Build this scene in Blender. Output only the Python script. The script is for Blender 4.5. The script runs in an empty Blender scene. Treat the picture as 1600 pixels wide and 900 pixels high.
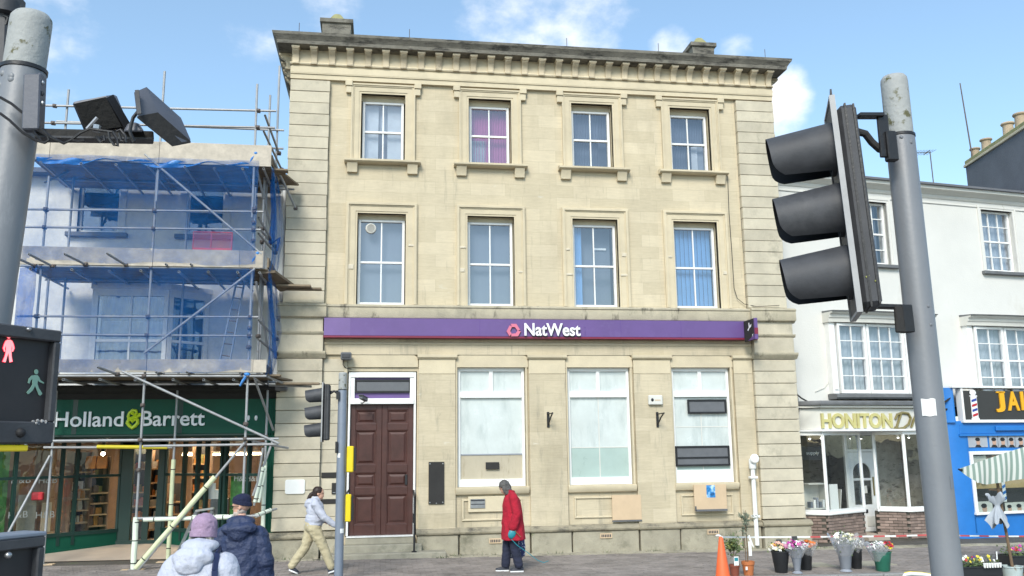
import bpy, bmesh, math, random
import numpy as np
from mathutils import Vector, Matrix, noise as mn
random.seed(7)
R = math.radians
SC = bpy.context.scene
COL = SC.collection
V = Vector

# ------------------------------------------------------------------ camera
F_PX = 1379.2994
CAM = V((0.0, -20.6, 2.3355))
_y, _p, _r = 0.149952, 0.179549, -0.0127946
_Rt = V((math.cos(_y), -math.sin(_y), 0)); _Fh = V((math.sin(_y), math.cos(_y), 0)); _Z = V((0, 0, 1))
FWD = _Fh*math.cos(_p) + _Z*math.sin(_p); _U = -_Fh*math.sin(_p) + _Z*math.cos(_p)
RT = _Rt*math.cos(_r) + _U*math.sin(_r); UP = -_Rt*math.sin(_r) + _U*math.cos(_r)
cd = bpy.data.cameras.new('camera'); cam = bpy.data.objects.new('camera', cd); COL.objects.link(cam)
cam.matrix_world = Matrix(((RT.x, UP.x, -FWD.x, CAM.x), (RT.y, UP.y, -FWD.y, CAM.y), (RT.z, UP.z, -FWD.z, CAM.z), (0, 0, 0, 1)))
cd.sensor_width = 36.0; cd.lens = F_PX/1600*36; cd.clip_start = 0.05; cd.clip_end = 4000
SC.camera = cam

# ------------------------------------------------------------------ world, sun, exposure
SUN_EL, SUN_AZ = R(40), R(202)          # azimuth clockwise from +Y: behind and to the left of the camera
SUN_DIR = V((math.sin(SUN_AZ)*math.cos(SUN_EL), math.cos(SUN_AZ)*math.cos(SUN_EL), math.sin(SUN_EL)))
SC.view_settings.view_transform = 'Standard'; SC.view_settings.look = 'None'
SC.view_settings.exposure = 1.36; SC.view_settings.gamma = 1
W = bpy.data.worlds.new('World'); SC.world = W; W.use_nodes = True
def build_world():
    nt = W.node_tree; N = nt.nodes; L = nt.links; N.clear()
    out = N.new('ShaderNodeOutputWorld'); bg = N.new('ShaderNodeBackground'); bg.inputs['Strength'].default_value = 0.1
    sky = N.new('ShaderNodeTexSky'); sky.sky_type = 'NISHITA'; sky.sun_disc = False
    sky.sun_elevation = SUN_EL; sky.sun_rotation = SUN_AZ
    sky.air_density = 1.0; sky.dust_density = .9; sky.ozone_density = .7
    tc = N.new('ShaderNodeTexCoord')
    def math_(op, a=None, b=None, va=0, vb=0, clamp=False):
        m = N.new('ShaderNodeMath'); m.operation = op; m.use_clamp = clamp
        m.inputs[0].default_value = va; m.inputs[1].default_value = vb
        if a: L.new(a, m.inputs[0])
        if b: L.new(b, m.inputs[1])
        return m.outputs[0]
    mp = N.new('ShaderNodeMapping'); mp.inputs['Scale'].default_value = (1, 1, 1.5); L.new(tc.outputs['Generated'], mp.inputs['Vector'])
    nz = N.new('ShaderNodeTexNoise'); nz.inputs['Scale'].default_value = 4.2; nz.inputs['Detail'].default_value = 9; nz.inputs['Roughness'].default_value = .58
    L.new(mp.outputs[0], nz.inputs['Vector'])
    total = None
    # loose cumulus heaps in the sky over the street: direction, angular radius, weight
    def ray(u, v): return (FWD*F_PX + RT*(u-800) - UP*(v-450)).normalized()
    for (u, v, rad, w) in ((860, 10, 7.5, .60), (930, -40, 6, .6), (1050, 68, 2.2, .6), (1150, 78, 2.0, .55), (1208, 155, 3.6, .6), (1225, 215, 3.0, .35), (540, 8, 3.5, .4), (85, 8, 4.5, .55), (740, 45, 3, .3), (380, 120, 6, .18), (700, -260, 10, .6), (1700, -200, 10, .5), (-300, -100, 9, .5)):
        d = ray(u, v)
        dp = N.new('ShaderNodeVectorMath'); dp.operation = 'DOT_PRODUCT'; dp.inputs[1].default_value = d
        nm = N.new('ShaderNodeVectorMath'); nm.operation = 'NORMALIZE'; L.new(tc.outputs['Generated'], nm.inputs[0]); L.new(nm.outputs[0], dp.inputs[0])
        mr = N.new('ShaderNodeMapRange'); mr.interpolation_type = 'SMOOTHSTEP'
        mr.inputs['From Min'].default_value = math.cos(R(rad)); mr.inputs['From Max'].default_value = 1
        mr.inputs['To Min'].default_value = 0; mr.inputs['To Max'].default_value = w
        L.new(dp.outputs['Value'], mr.inputs['Value'])
        total = mr.outputs[0] if total is None else math_('MAXIMUM', total, mr.outputs[0])
    s = math_('ADD', math_('MULTIPLY', nz.outputs['Fac'], None, 0, 2.3), total)
    cm = N.new('ShaderNodeMapRange'); cm.interpolation_type = 'SMOOTHSTEP'; L.new(s, cm.inputs['Value'])
    cm.inputs['From Min'].default_value = 1.36; cm.inputs['From Max'].default_value = 1.95; cm.inputs['To Max'].default_value = .95
    # thin high veil that pales the blue a little everywhere
    veil = N.new('ShaderNodeMixRGB'); veil.inputs['Fac'].default_value = VEIL; veil.inputs['Color2'].default_value = (4.6, 6.0, 6.4, 1)
    tn = N.new('ShaderNodeMixRGB'); tn.blend_type = 'MULTIPLY'; tn.inputs['Fac'].default_value = 1; tn.inputs['Color2'].default_value = (.82, .93, .945, 1); L.new(sky.outputs[0], tn.inputs['Color1']); L.new(tn.outputs[0], veil.inputs['Color1'])
    mx = N.new('ShaderNodeMixRGB'); mx.inputs['Color2'].default_value = (6.6, 6.3, 6.0, 1)
    L.new(cm.outputs[0], mx.inputs['Fac']); L.new(veil.outputs[0], mx.inputs['Color1'])
    L.new(mx.outputs[0], bg.inputs['Color']); L.new(bg.outputs[0], out.inputs['Surface'])
VEIL = 0.08
build_world()
sd = bpy.data.lights.new('sun', 'SUN'); sd.energy = 1.4; sd.angle = R(20); sd.color = (1, .95, .86)
sun = bpy.data.objects.new('sun', sd); COL.objects.link(sun); sun.rotation_euler = (-SUN_DIR).to_track_quat('-Z', 'Y').to_euler()

# ------------------------------------------------------------------ helpers
def P(u, v, Y=0.0):                     # the point of the vertical plane y = Y seen at a photograph position
    d = FWD*F_PX + RT*(u-800) - UP*(v-450); return CAM + d*((Y-CAM.y)/d.y)
def gz(x): return 0.02 - 0.009*x        # the pavement falls gently along the street
def G(u, v, dz=0.0):                    # the pavement point seen there
    d = FWD*F_PX + RT*(u-800) - UP*(v-450)
    t = (0.02 + dz - 0.009*CAM.x - CAM.z)/(d.z + 0.009*d.x); return CAM + d*t
class MB:
    def __init__(s): s.v = []; s.f = []
    def add(s, vs, fs):
        n = len(s.v); s.v += [tuple(p) for p in vs]; s.f += [[i+n for i in f] for f in fs]; return s
    def hexa(s, p):
        return s.add(p, [(0, 3, 2, 1), (4, 5, 6, 7), (0, 1, 5, 4), (1, 2, 6, 5), (2, 3, 7, 6), (3, 0, 4, 7)])
    def box(s, x0, x1, y0, y1, z0, z1):
        return s.hexa([(x0, y0, z0), (x1, y0, z0), (x1, y1, z0), (x0, y1, z0), (x0, y0, z1), (x1, y0, z1), (x1, y1, z1), (x0, y1, z1)])
    def obox(s, c, a, b, d):            # centre and three half axes
        c, a, b, d = V(c), V(a), V(b), V(d)
        return s.hexa([c-a-b-d, c+a-b-d, c+a+b-d, c-a+b-d, c-a-b+d, c+a-b+d, c+a+b+d, c-a+b+d])
    def bar(s, p0, p1, w, h, up=(0, 0, 1)):
        p0, p1 = V(p0), V(p1); d = (p1-p0); l = d.length; d.normalize(); up = V(up)
        sd_ = d.cross(up)
        if sd_.length < 1e-4: sd_ = d.cross(V((1, 0, 0)))
        sd_.normalize(); up = sd_.cross(d)
        return s.obox((p0+p1)/2, d*l/2, sd_*w/2, up*h/2)
    def loft(s, rings, cap=True):
        n = len(rings[0]); vs = [p for r in rings for p in r]; fs = []
        for i in range(len(rings)-1):
            for k in range(n):
                fs.append((i*n+k, i*n+(k+1) % n, (i+1)*n+(k+1) % n, (i+1)*n+k))
        if cap: fs.append(list(range(n))[::-1]); fs.append([(len(rings)-1)*n+k for k in range(n)])
        return s.add(vs, fs)
    def path(s, pts, r, n=8, cap=True):
        pts = [V(p) for p in pts]; m = len(pts); rr = r if isinstance(r, (list, tuple)) else [r]*m
        rings = []; a = None
        for i, p in enumerate(pts):
            t = (pts[min(i+1, m-1)]-pts[max(i-1, 0)]).normalized()
            if a is None:
                a = t.orthogonal().normalized()
            else:
                a = (a - t*a.dot(t)).normalized()
            b = t.cross(a)
            rings.append([p + (a*math.cos(2*math.pi*k/n) + b*math.sin(2*math.pi*k/n))*rr[i] for k in range(n)])
        return s.loft(rings, cap)
    def tube(s, p0, p1, r, r1=None, n=8): return s.path([p0, p1], [r, r if r1 is None else r1], n)
    def pipe(s, p0, p1, r, wall=.004, n=10):  # open-ended hollow tube
        p0, p1 = V(p0), V(p1); t = (p1-p0).normalized(); a = t.orthogonal().normalized(); b = t.cross(a); ri = r-wall
        rg = lambda p, q: [p + (a*math.cos(2*math.pi*k/n)+b*math.sin(2*math.pi*k/n))*q for k in range(n)]
        dd = t*min(.06, (p1-p0).length*.3)
        return s.loft([rg(p0+dd, ri*.6), rg(p0+dd, ri), rg(p0, ri), rg(p0, r), rg(p1, r), rg(p1, ri), rg(p1-dd, ri), rg(p1-dd, ri*.6)])
    def prism(s, poly, y0, y1):         # polygon in (x, z), pushed along y
        n = len(poly); vs = [(x, y0, z) for x, z in poly] + [(x, y1, z) for x, z in poly]
        return s.add(vs, [list(range(n)), list(range(n, 2*n))[::-1]] + [(k, k+n, (k+1) % n+n, (k+1) % n) for k in range(n)])
    def prof(s, pts, x0, x1):           # polygon in (y, z), pushed along x
        n = len(pts); vs = [(x0, y, z) for y, z in pts] + [(x1, y, z) for y, z in pts]
        return s.add(vs, [list(range(n)), list(range(n, 2*n))[::-1]] + [(k, k+n, (k+1) % n+n, (k+1) % n) for k in range(n)])
    def lathe(s, pr, c=(0, 0, 0), n=16, cap=True):
        c = V(c)
        return s.loft([[c + V((r*math.cos(2*math.pi*k/n), r*math.sin(2*math.pi*k/n), z)) for k in range(n)] for r, z in pr], cap)
    def ell(s, c, r, n=10, m=7, M=None):
        c = V(c); r = (r, r, r) if isinstance(r, (int, float)) else r
        rings = []
        for i in range(m+1):
            a = math.pi*(0.02 + .96*i/m)
            q = []
            for k in range(n):
                p = V((math.sin(a)*math.cos(2*math.pi*k/n)*r[0], math.sin(a)*math.sin(2*math.pi*k/n)*r[1], -math.cos(a)*r[2]))
                q.append(c + (M @ p if M else p))
            rings.append(q)
        return s.loft(rings)
    def limb(s, pts, rad, n=12):        # tapered round limb with domed ends
        pts = [V(p) for p in pts]; d0 = (pts[0]-pts[1]).normalized(); d1 = (pts[-1]-pts[-2]).normalized()
        pp = [pts[0]+d0*rad[0]*.85, pts[0]+d0*rad[0]*.5] + pts + [pts[-1]+d1*rad[-1]*.5, pts[-1]+d1*rad[-1]*.85]
        return s.path(pp, [rad[0]*.45, rad[0]*.85] + list(rad) + [rad[-1]*.85, rad[-1]*.45], n)
    def grid(s, fn, nu, nv):
        vs = [fn(i/nu, j/nv) for j in range(nv+1) for i in range(nu+1)]
        return s.add(vs, [(j*(nu+1)+i, j*(nu+1)+i+1, (j+1)*(nu+1)+i+1, (j+1)*(nu+1)+i) for j in range(nv) for i in range(nu)])
    def xf(s, M): s.v = [tuple(M @ V(p)) for p in s.v]; return s
    def mesh(s, name, mat, smooth=True, bevel=0, ang=35, normals=True):
        me = bpy.data.meshes.new(name); me.from_pydata(s.v, [], s.f)
        if bevel or normals:
            bm = bmesh.new(); bm.from_mesh(me)
            if normals: bmesh.ops.recalc_face_normals(bm, faces=bm.faces)
            if bevel:
                es = [e for e in bm.edges if len(e.link_faces) == 2 and e.calc_face_angle(0) > .6]
                bmesh.ops.bevel(bm, geom=es, offset=bevel, segments=1, affect='EDGES', clamp_overlap=True)
            bm.to_mesh(me); bm.free()
        if smooth:
            me.polygons.foreach_set('use_smooth', [True]*len(me.polygons)); me.set_sharp_from_angle(angle=R(ang))
        if mat: me.materials.append(mat)
        return me
    def build(s, name, mat, parent=None, **k):
        return link(name, s.mesh(name, mat, **k), parent)
LOCAL = set()
def link(name, me, parent=None):
    o = bpy.data.objects.new(name, me); COL.objects.link(o)
    if parent is not None:
        o.parent = parent
        if parent.parent is None and parent.name not in LOCAL: o.matrix_parent_inverse = Matrix.Translation(parent.location).inverted()
    return o
def tag(o, label=None, cat=None, group=None, kind=None):
    if label: o['label'] = label
    if cat: o['category'] = cat
    if group: o['group'] = group
    if kind: o['kind'] = kind
    return o
def thing(name, label, cat, loc=(0, 0, 0), group=None):
    o = bpy.data.objects.new(name, None); COL.objects.link(o); o.location = loc; o.empty_display_size = .2
    return tag(o, label, cat, group)
def solo(name, mb, mat, label, cat, group=None, **k): return tag(mb.build(name, mat, **k), label, cat, group)
def copy_tree(o, parent=None):
    c = o.copy(); COL.objects.link(c)
    if parent is not None: c.parent = parent
    for ch in list(o.children): copy_tree(ch, c)
    return c
def holes_wall(mb, x0, x1, z0, z1, y0, y1, holes):
    zs = sorted({z0, z1, *[h[2] for h in holes], *[h[3] for h in holes]})
    for a, b in zip(zs, zs[1:]):
        if a < z0 or b > z1: continue
        m = (a+b)/2; cut = sorted([(h[0], h[1]) for h in holes if h[2] < m < h[3]]); x = x0
        for c0, c1 in cut:
            if c0 > x: mb.box(x, c0, y0, y1, a, b)
            x = c1
        if x < x1: mb.box(x, x1, y0, y1, a, b)
    return mb
def text_geo(txt, x0, x1, z0, z1, y, depth, bold=0.0, shear=0.0, capz=None):
    cu = bpy.data.curves.new('lettering', 'FONT'); cu.body = txt; cu.size = 1; cu.extrude = .05; cu.offset = bold; cu.shear = shear; cu.resolution_u = 4
    o = bpy.data.objects.new('lettering', cu); COL.objects.link(o)
    bpy.context.view_layer.update()
    me = bpy.data.meshes.new_from_object(o.evaluated_get(bpy.context.evaluated_depsgraph_get()))
    vs = [v.co.copy() for v in me.vertices]; fs = [list(p.vertices) for p in me.polygons]
    bpy.data.objects.remove(o); bpy.data.curves.remove(cu); bpy.data.meshes.remove(me)
    ax, bx = min(v.x for v in vs), max(v.x for v in vs); ay, by = min(v.y for v in vs), max(v.y for v in vs)
    mb = MB()
    mb.add([(x0+(v.x-ax)/(bx-ax)*(x1-x0), y+(-depth if v.z > 0 else 0), z0+(v.y-ay)/(by-ay)*(z1-z0)) for v in vs], fs)
    return mb
def blob(name, mb, mat, parent, vox=.012, smooth=4, wrinkle=0.0, wscale=9.0, ws=(1, 1, 1)):
    me = bpy.data.meshes.new(name); me.from_pydata(mb.v, [], mb.f)
    bm = bmesh.new(); bm.from_mesh(me); bmesh.ops.recalc_face_normals(bm, faces=bm.faces); bm.to_mesh(me); bm.free()
    o = bpy.data.objects.new(name, me); COL.objects.link(o)
    m = o.modifiers.new('r', 'REMESH'); m.mode = 'VOXEL'; m.voxel_size = vox
    m = o.modifiers.new('s', 'SMOOTH'); m.factor = .5; m.iterations = smooth
    bpy.context.view_layer.update()
    m2 = bpy.data.meshes.new_from_object(o.evaluated_get(bpy.context.evaluated_depsgraph_get()))
    bpy.data.objects.remove(o); bpy.data.meshes.remove(me); m2.name = name
    if wrinkle:
        nn = [v.normal.copy() for v in m2.vertices]
        for v, q in zip(m2.vertices, nn):
            p = V((v.co.x*ws[0], v.co.y*ws[1], v.co.z*ws[2]))*wscale
            w = 1-abs(mn.noise(p))*2.2 + .5*mn.noise(p*2.3)
            v.co += q*w*wrinkle
    m2.polygons.foreach_set('use_smooth', [True]*len(m2.polygons)); m2.materials.clear(); m2.materials.append(mat)
    return link(name, m2, parent)

# ------------------------------------------------------------------ materials
def mat_base(name):
    m = bpy.data.materials.new(name); m.use_nodes = True; nt = m.node_tree; return m, nt, nt.nodes, nt.links, nt.nodes['Principled BSDF']
def C4(c): return (c[0], c[1], c[2], 1)
def pm(name, col, rough=.6, var=.15, scale=2.5, bump=.0, bscale=45, metal=0.0, dirt_refl=None, spec=.5, objvar=0.0, streak=None, coat=0, local=False, emit=None, dist=.02):
    m, nt, N, L, B = mat_base(name)
    if local:
        tc = N.new('ShaderNodeTexCoord'); pos = tc.outputs['Object']
    else:
        g = N.new('ShaderNodeNewGeometry'); pos = g.outputs['Position']
    nz = N.new('ShaderNodeTexNoise'); nz.inputs['Scale'].default_value = scale; nz.inputs['Detail'].default_value = 7; nz.inputs['Roughness'].default_value = .65
    L.new(pos, nz.inputs['Vector'])
    mr = N.new('ShaderNodeMapRange'); mr.inputs['From Min'].default_value = .28; mr.inputs['From Max'].default_value = .72
    mr.inputs['To Min'].default_value = 1-var; mr.inputs['To Max'].default_value = 1+var; L.new(nz.outputs['Fac'], mr.inputs['Value'])
    hs = N.new('ShaderNodeMixRGB'); hs.blend_type = 'MULTIPLY'; hs.inputs['Fac'].default_value = 1; hs.inputs['Color1'].default_value = C4(col)
    L.new(mr.outputs[0], hs.inputs['Color2']); c = hs.outputs[0]
    if objvar:
        oi = N.new('ShaderNodeObjectInfo'); m2 = N.new('ShaderNodeMapRange'); m2.inputs['To Min'].default_value = 1-objvar; m2.inputs['To Max'].default_value = 1+objvar
        L.new(oi.outputs['Random'], m2.inputs['Value']); x = N.new('ShaderNodeMixRGB'); x.blend_type = 'MULTIPLY'; x.inputs['Fac'].default_value = 1
        L.new(c, x.inputs['Color1']); L.new(m2.outputs[0], x.inputs['Color2']); c = x.outputs[0]
    for dd in ([dirt_refl] if dirt_refl and not isinstance(dirt_refl, list) else (dirt_refl or [])):   # (colour, scale, threshold, softness, (sx, sy, sz))
        dc, ds, th, so = dd[:4]; sc = dd[4] if len(dd) > 4 else (1, 1, 1)
        mp = N.new('ShaderNodeMapping'); mp.inputs['Scale'].default_value = sc; L.new(pos, mp.inputs['Vector'])
        n2 = N.new('ShaderNodeTexNoise'); n2.inputs['Scale'].default_value = ds; n2.inputs['Detail'].default_value = 8; n2.inputs['Roughness'].default_value = .7
        L.new(mp.outputs[0], n2.inputs['Vector'])
        r2 = N.new('ShaderNodeMapRange'); r2.inputs['From Min'].default_value = th; r2.inputs['From Max'].default_value = th+so; L.new(n2.outputs['Fac'], r2.inputs['Value'])
        x = N.new('ShaderNodeMixRGB'); L.new(r2.outputs[0], x.inputs['Fac']); L.new(c, x.inputs['Color1']); x.inputs['Color2'].default_value = C4(dc); c = x.outputs[0]
    L.new(c, B.inputs['Base Color'])
    rr = N.new('ShaderNodeMapRange'); rr.inputs['To Min'].default_value = max(0, rough-.1); rr.inputs['To Max'].default_value = min(1, rough+.1); L.new(nz.outputs['Fac'], rr.inputs['Value'])
    L.new(rr.outputs[0], B.inputs['Roughness']); B.inputs['Metallic'].default_value = metal; B.inputs['Specular IOR Level'].default_value = spec
    if coat: B.inputs['Coat Weight'].default_value = coat
    if emit: B.inputs['Emission Color'].default_value = C4(emit[0]); B.inputs['Emission Strength'].default_value = emit[1]
    if bump:
        n3 = N.new('ShaderNodeTexNoise'); n3.inputs['Scale'].default_value = bscale; n3.inputs['Detail'].default_value = 6; L.new(pos, n3.inputs['Vector'])
        bp = N.new('ShaderNodeBump'); bp.inputs['Strength'].default_value = bump; bp.inputs['Distance'].default_value = dist; L.new(n3.outputs['Fac'], bp.inputs['Height']); L.new(bp.outputs[0], B.inputs['Normal'])
    return m
def emissive(name, col, strength):
    m, nt, N, L, B = mat_base(name); B.inputs['Base Color'].default_value = C4(col); B.inputs['Emission Color'].default_value = C4(col); B.inputs['Emission Strength'].default_value = strength; return m
def glass(name, tint=(.9, .95, 1), refl=.35, rough=.03, body=None, fac_body=0.0):
    m, nt, N, L, B = mat_base(name); N.remove(B); out = [n for n in N if n.type == 'OUTPUT_MATERIAL'][0]
    t = N.new('ShaderNodeBsdfTransparent'); t.inputs['Color'].default_value = C4(tint)
    g = N.new('ShaderNodeBsdfGlossy'); g.inputs['Roughness'].default_value = rough; g.inputs['Color'].default_value = (.95, .97, 1, 1)
    fr = N.new('ShaderNodeLayerWeight'); fr.inputs['Blend'].default_value = .5
    pw = N.new('ShaderNodeMath'); pw.operation = 'POWER'; pw.inputs[1].default_value = 4; L.new(fr.outputs['Facing'], pw.inputs[0])
    ad = N.new('ShaderNodeMath'); ad.operation = 'ADD'; ad.inputs[1].default_value = refl+.04; ad.use_clamp = True; L.new(pw.outputs[0], ad.inputs[0])
    # hand-made panes: a slight waviness
    ge = N.new('ShaderNodeNewGeometry'); nz = N.new('ShaderNodeTexNoise'); nz.inputs['Scale'].default_value = 2.2; L.new(ge.outputs['Position'], nz.inputs['Vector'])
    bp = N.new('ShaderNodeBump'); bp.inputs['Strength'].default_value = .06; bp.inputs['Distance'].default_value = .05; L.new(nz.outputs['Fac'], bp.inputs['Height']); L.new(bp.outputs[0], g.inputs['Normal'])
    mx = N.new('ShaderNodeMixShader'); L.new(ad.outputs[0], mx.inputs['Fac']); L.new(t.outputs[0], mx.inputs[1]); L.new(g.outputs[0], mx.inputs[2]); last = mx.outputs[0]
    if body:
        d = N.new('ShaderNodeBsdfDiffuse'); d.inputs['Color'].default_value = C4(body); m2 = N.new('ShaderNodeMixShader'); m2.inputs['Fac'].default_value = fac_body
        L.new(last, m2.inputs[1]); L.new(d.outputs[0], m2.inputs[2]); last = m2.outputs[0]
    L.new(last, out.inputs['Surface']); return m
def netting(name, col, cover=.5):
    m, nt, N, L, B = mat_base(name); N.remove(B); out = [n for n in N if n.type == 'OUTPUT_MATERIAL'][0]
    t = N.new('ShaderNodeBsdfTransparent'); d = N.new('ShaderNodeBsdfDiffuse'); d.inputs['Color'].default_value = C4(col)
    tl = N.new('ShaderNodeBsdfTranslucent'); tl.inputs['Color'].default_value = C4(col); a = N.new('ShaderNodeMixShader'); a.inputs['Fac'].default_value = .4
    L.new(d.outputs[0], a.inputs[1]); L.new(tl.outputs[0], a.inputs[2])
    g = N.new('ShaderNodeNewGeometry'); nz = N.new('ShaderNodeTexNoise'); nz.inputs['Scale'].default_value = 2.3; nz.inputs['Detail'].default_value = 8; nz.inputs['Roughness'].default_value = .7; L.new(g.outputs['Position'], nz.inputs['Vector'])
    mr = N.new('ShaderNodeMapRange'); mr.inputs['From Min'].default_value = .3; mr.inputs['From Max'].default_value = .7; mr.inputs['To Min'].default_value = cover-.14; mr.inputs['To Max'].default_value = cover+.16; L.new(nz.outputs['Fac'], mr.inputs['Value'])
    wv = N.new('ShaderNodeTexWave'); wv.inputs['Scale'].default_value = 26; wv.bands_direction = 'Z'; wv.inputs['Distortion'].default_value = 2; L.new(g.outputs['Position'], wv.inputs['Vector'])
    w2 = N.new('ShaderNodeMath'); w2.operation = 'MULTIPLY_ADD'; w2.inputs[1].default_value = .14; L.new(wv.outputs['Fac'], w2.inputs[0]); L.new(mr.outputs[0], w2.inputs[2])
    mx = N.new('ShaderNodeMixShader'); L.new(w2.outputs[0], mx.inputs['Fac']); L.new(t.outputs[0], mx.inputs[1]); L.new(a.outputs[0], mx.inputs[2]); L.new(mx.outputs[0], out.inputs['Surface']); return m
def ashlar(name, col, bw=.85, bh=.3, depth=.25, mort=.75, dirt_refl=None):
    m = pm(name, col, .85, .10, .9, 0, dirt_refl=dirt_refl); nt = m.node_tree; N = nt.nodes; L = nt.links; B = N['Principled BSDF']
    src = B.inputs['Base Color'].links[0].from_socket
    g = N.new('ShaderNodeNewGeometry'); sx = N.new('ShaderNodeSeparateXYZ'); L.new(g.outputs['Position'], sx.inputs[0]); cx = N.new('ShaderNodeCombineXYZ'); L.new(sx.outputs[0], cx.inputs[0]); L.new(sx.outputs[2], cx.inputs[1])
    b = N.new('ShaderNodeTexBrick'); b.offset = .5; b.inputs['Scale'].default_value = 1; b.inputs['Brick Width'].default_value = bw; b.inputs['Row Height'].default_value = bh; b.inputs['Mortar Size'].default_value = .004; b.inputs['Mortar Smooth'].default_value = .6
    b.inputs['Color1'].default_value = (1.05, 1.05, 1.06, 1); b.inputs['Color2'].default_value = (.90, .895, .88, 1); b.inputs['Mortar'].default_value = (mort, mort, mort*.97, 1); L.new(cx.outputs[0], b.inputs['Vector'])
    # horizontal tooling and bedding of the stone
    mp = N.new('ShaderNodeMapping'); mp.inputs['Scale'].default_value = (1.5, 1.5, 14); L.new(g.outputs['Position'], mp.inputs['Vector'])
    nz = N.new('ShaderNodeTexNoise'); nz.inputs['Scale'].default_value = 2.2; nz.inputs['Detail'].default_value = 10; nz.inputs['Roughness'].default_value = .75; L.new(mp.outputs[0], nz.inputs['Vector'])
    mr = N.new('ShaderNodeMapRange'); mr.inputs['From Min'].default_value = .3; mr.inputs['From Max'].default_value = .7; mr.inputs['To Min'].default_value = .88; mr.inputs['To Max'].default_value = 1.08; L.new(nz.outputs['Fac'], mr.inputs['Value'])
    m1 = N.new('ShaderNodeMixRGB'); m1.blend_type = 'MULTIPLY'; m1.inputs['Fac'].default_value = .85; L.new(src, m1.inputs['Color1']); L.new(b.outputs['Color'], m1.inputs['Color2'])
    m2 = N.new('ShaderNodeMixRGB'); m2.blend_type = 'MULTIPLY'; m2.inputs['Fac'].default_value = 1; L.new(m1.outputs[0], m2.inputs['Color1']); L.new(mr.outputs[0], m2.inputs['Color2']); L.new(m2.outputs[0], B.inputs['Base Color'])
    ma = N.new('ShaderNodeMath'); ma.operation = 'MULTIPLY_ADD'; ma.inputs[1].default_value = -1; L.new(b.outputs['Fac'], ma.inputs[0])
    mb = N.new('ShaderNodeMath'); mb.operation = 'MULTIPLY'; mb.inputs[1].default_value = .5; L.new(nz.outputs['Fac'], mb.inputs[0]); L.new(mb.outputs[0], ma.inputs[2])
    bp = N.new('ShaderNodeBump'); bp.inputs['Strength'].default_value = depth; bp.inputs['Distance'].default_value = .015; L.new(ma.outputs[0], bp.inputs['Height']); L.new(bp.outputs[0], B.inputs['Normal'])
    return m
STN = (.565, .488, .345)
M = {}
M['ashlar'] = ashlar('ashlar_stone', STN, dirt_refl=[((.42, .36, .25), .7, .52, .3, (1, 1, .35)), ((.33, .295, .22), 2.1, .585, .16, (2.6, 1, .3)), ((.62, .585, .49), 1.6, .64, .06, (1, 1, 2.2)), ((.27, .24, .18), 24, .735, .02)])
M['ashlarlow'] = ashlar('grimy_ashlar_stone', (.53, .458, .325), mort=.82, dirt_refl=[((.38, .33, .235), .8, .50, .25, (1, 1, .35)), ((.29, .265, .205), 1.7, .56, .16, (2.6, 1, .35)), ((.22, .205, .155), 3.5, .65, .1, (2, 1, .5)), ((.62, .58, .48), 1.6, .66, .06, (1, 1, 2.2))])
M['stone'] = pm('dressed_stone', STN, .85, .12, 1.6, .25, 60, objvar=.045, dirt_refl=[((.33, .29, .21), 1.1, .60, .22, (1, 1, .5)), ((.60, .55, .44), 3.5, .70, .05)])
M['quoin'] = pm('quoin_stone', (.50, .45, .345), .88, .16, 2.2, .35, 55, objvar=.09, dirt_refl=[((.27, .25, .19), 1.5, .58, .2, (1, 1, .8)), ((.58, .54, .45), 3.0, .72, .03)])
M['repair'] = pm('pale_repair_mortar', (.585, .525, .41), .9, .1, 8, .3, 50)
M['plinth'] = pm('plinth_stone', (.34, .31, .235), .92, .2, 2.5, .5, 40, objvar=.06, dirt_refl=[((.13, .125, .085), 1.6, .52, .2), ((.12, .15, .06), 2.4, .64, .12)])
M['cap'] = pm('moulding_stone_weathered', (.30, .265, .19), .92, .2, 3, .5, 40, dirt_refl=[((.07, .065, .055), 2.0, .50, .18, (1, 1, 2))])
M['string'] = pm('string_course_stone', (.47, .42, .31), .9, .15, 2.2, .4, 45, dirt_refl=[((.055, .05, .042), 1.8, .565, .12, (1.4, 1, .5)), ((.25, .23, .18), 1.2, .5, .3)])
M['cornice'] = pm('cornice_stone_lichened', (.19, .178, .148), .95, .3, 3, .7, 30, dirt_refl=[((.045, .043, .038), 2.6, .50, .14, (.7, 1, 2)), ((.34, .33, .27), 9, .66, .05), ((.17, .18, .06), 4, .68, .08)])
M['modillion'] = pm('modillion_stone', (.50, .425, .30), .9, .16, 2.5, .4, 45, objvar=.12, dirt_refl=[((.14, .125, .095), 1.6, .63, .12)])
M['lichen'] = pm('lichen_stone', (.30, .29, .14), .95, .25, 5, .6, 30, dirt_refl=[((.33, .27, .06), 6, .6, .1)])
M['white'] = pm('white_window_paint', (.78, .78, .76), .4, .05, 3, .05, 60, dirt_refl=((.45, .43, .38), 9, .73, .05))
M['whitewall'] = pm('white_render', (.645, .635, .595), .85, .05, .8, .25, 30, dirt_refl=[((.47, .44, .37), .55, .58, .25, (1, 1, .4)), ((.50, .48, .43), 2.2, .64, .1, (2.5, 1, .3)), ((.40, .37, .31), 9, .74, .02)])
M['greyrender'] = pm('dirty_white_render', (.66, .66, .64), .9, .1, 1, .3, 30, dirt_refl=[((.36, .36, .34), 1.0, .58, .2, (1.5, 1, .5)), ((.33, .28, .22), 2.2, .70, .1)])
M['glass'] = glass('window_glass', (.86, .9, .94), .12, .02)
M['shopglass'] = glass('shop_glass', (.93, .96, .95), .05, .01)
M['wpaper'] = pm('whitened_glass', (.55, .595, .58), .25, .09, 2.2, 0, dirt_refl=[((.40, .45, .44), 1.2, .50, .2, (2, 1, .6)), ((.58, .62, .60), 3, .60, .1, (3, 1, .4))], spec=.6)  # faint building reflections painted into the pane colour as patchy tones
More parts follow.
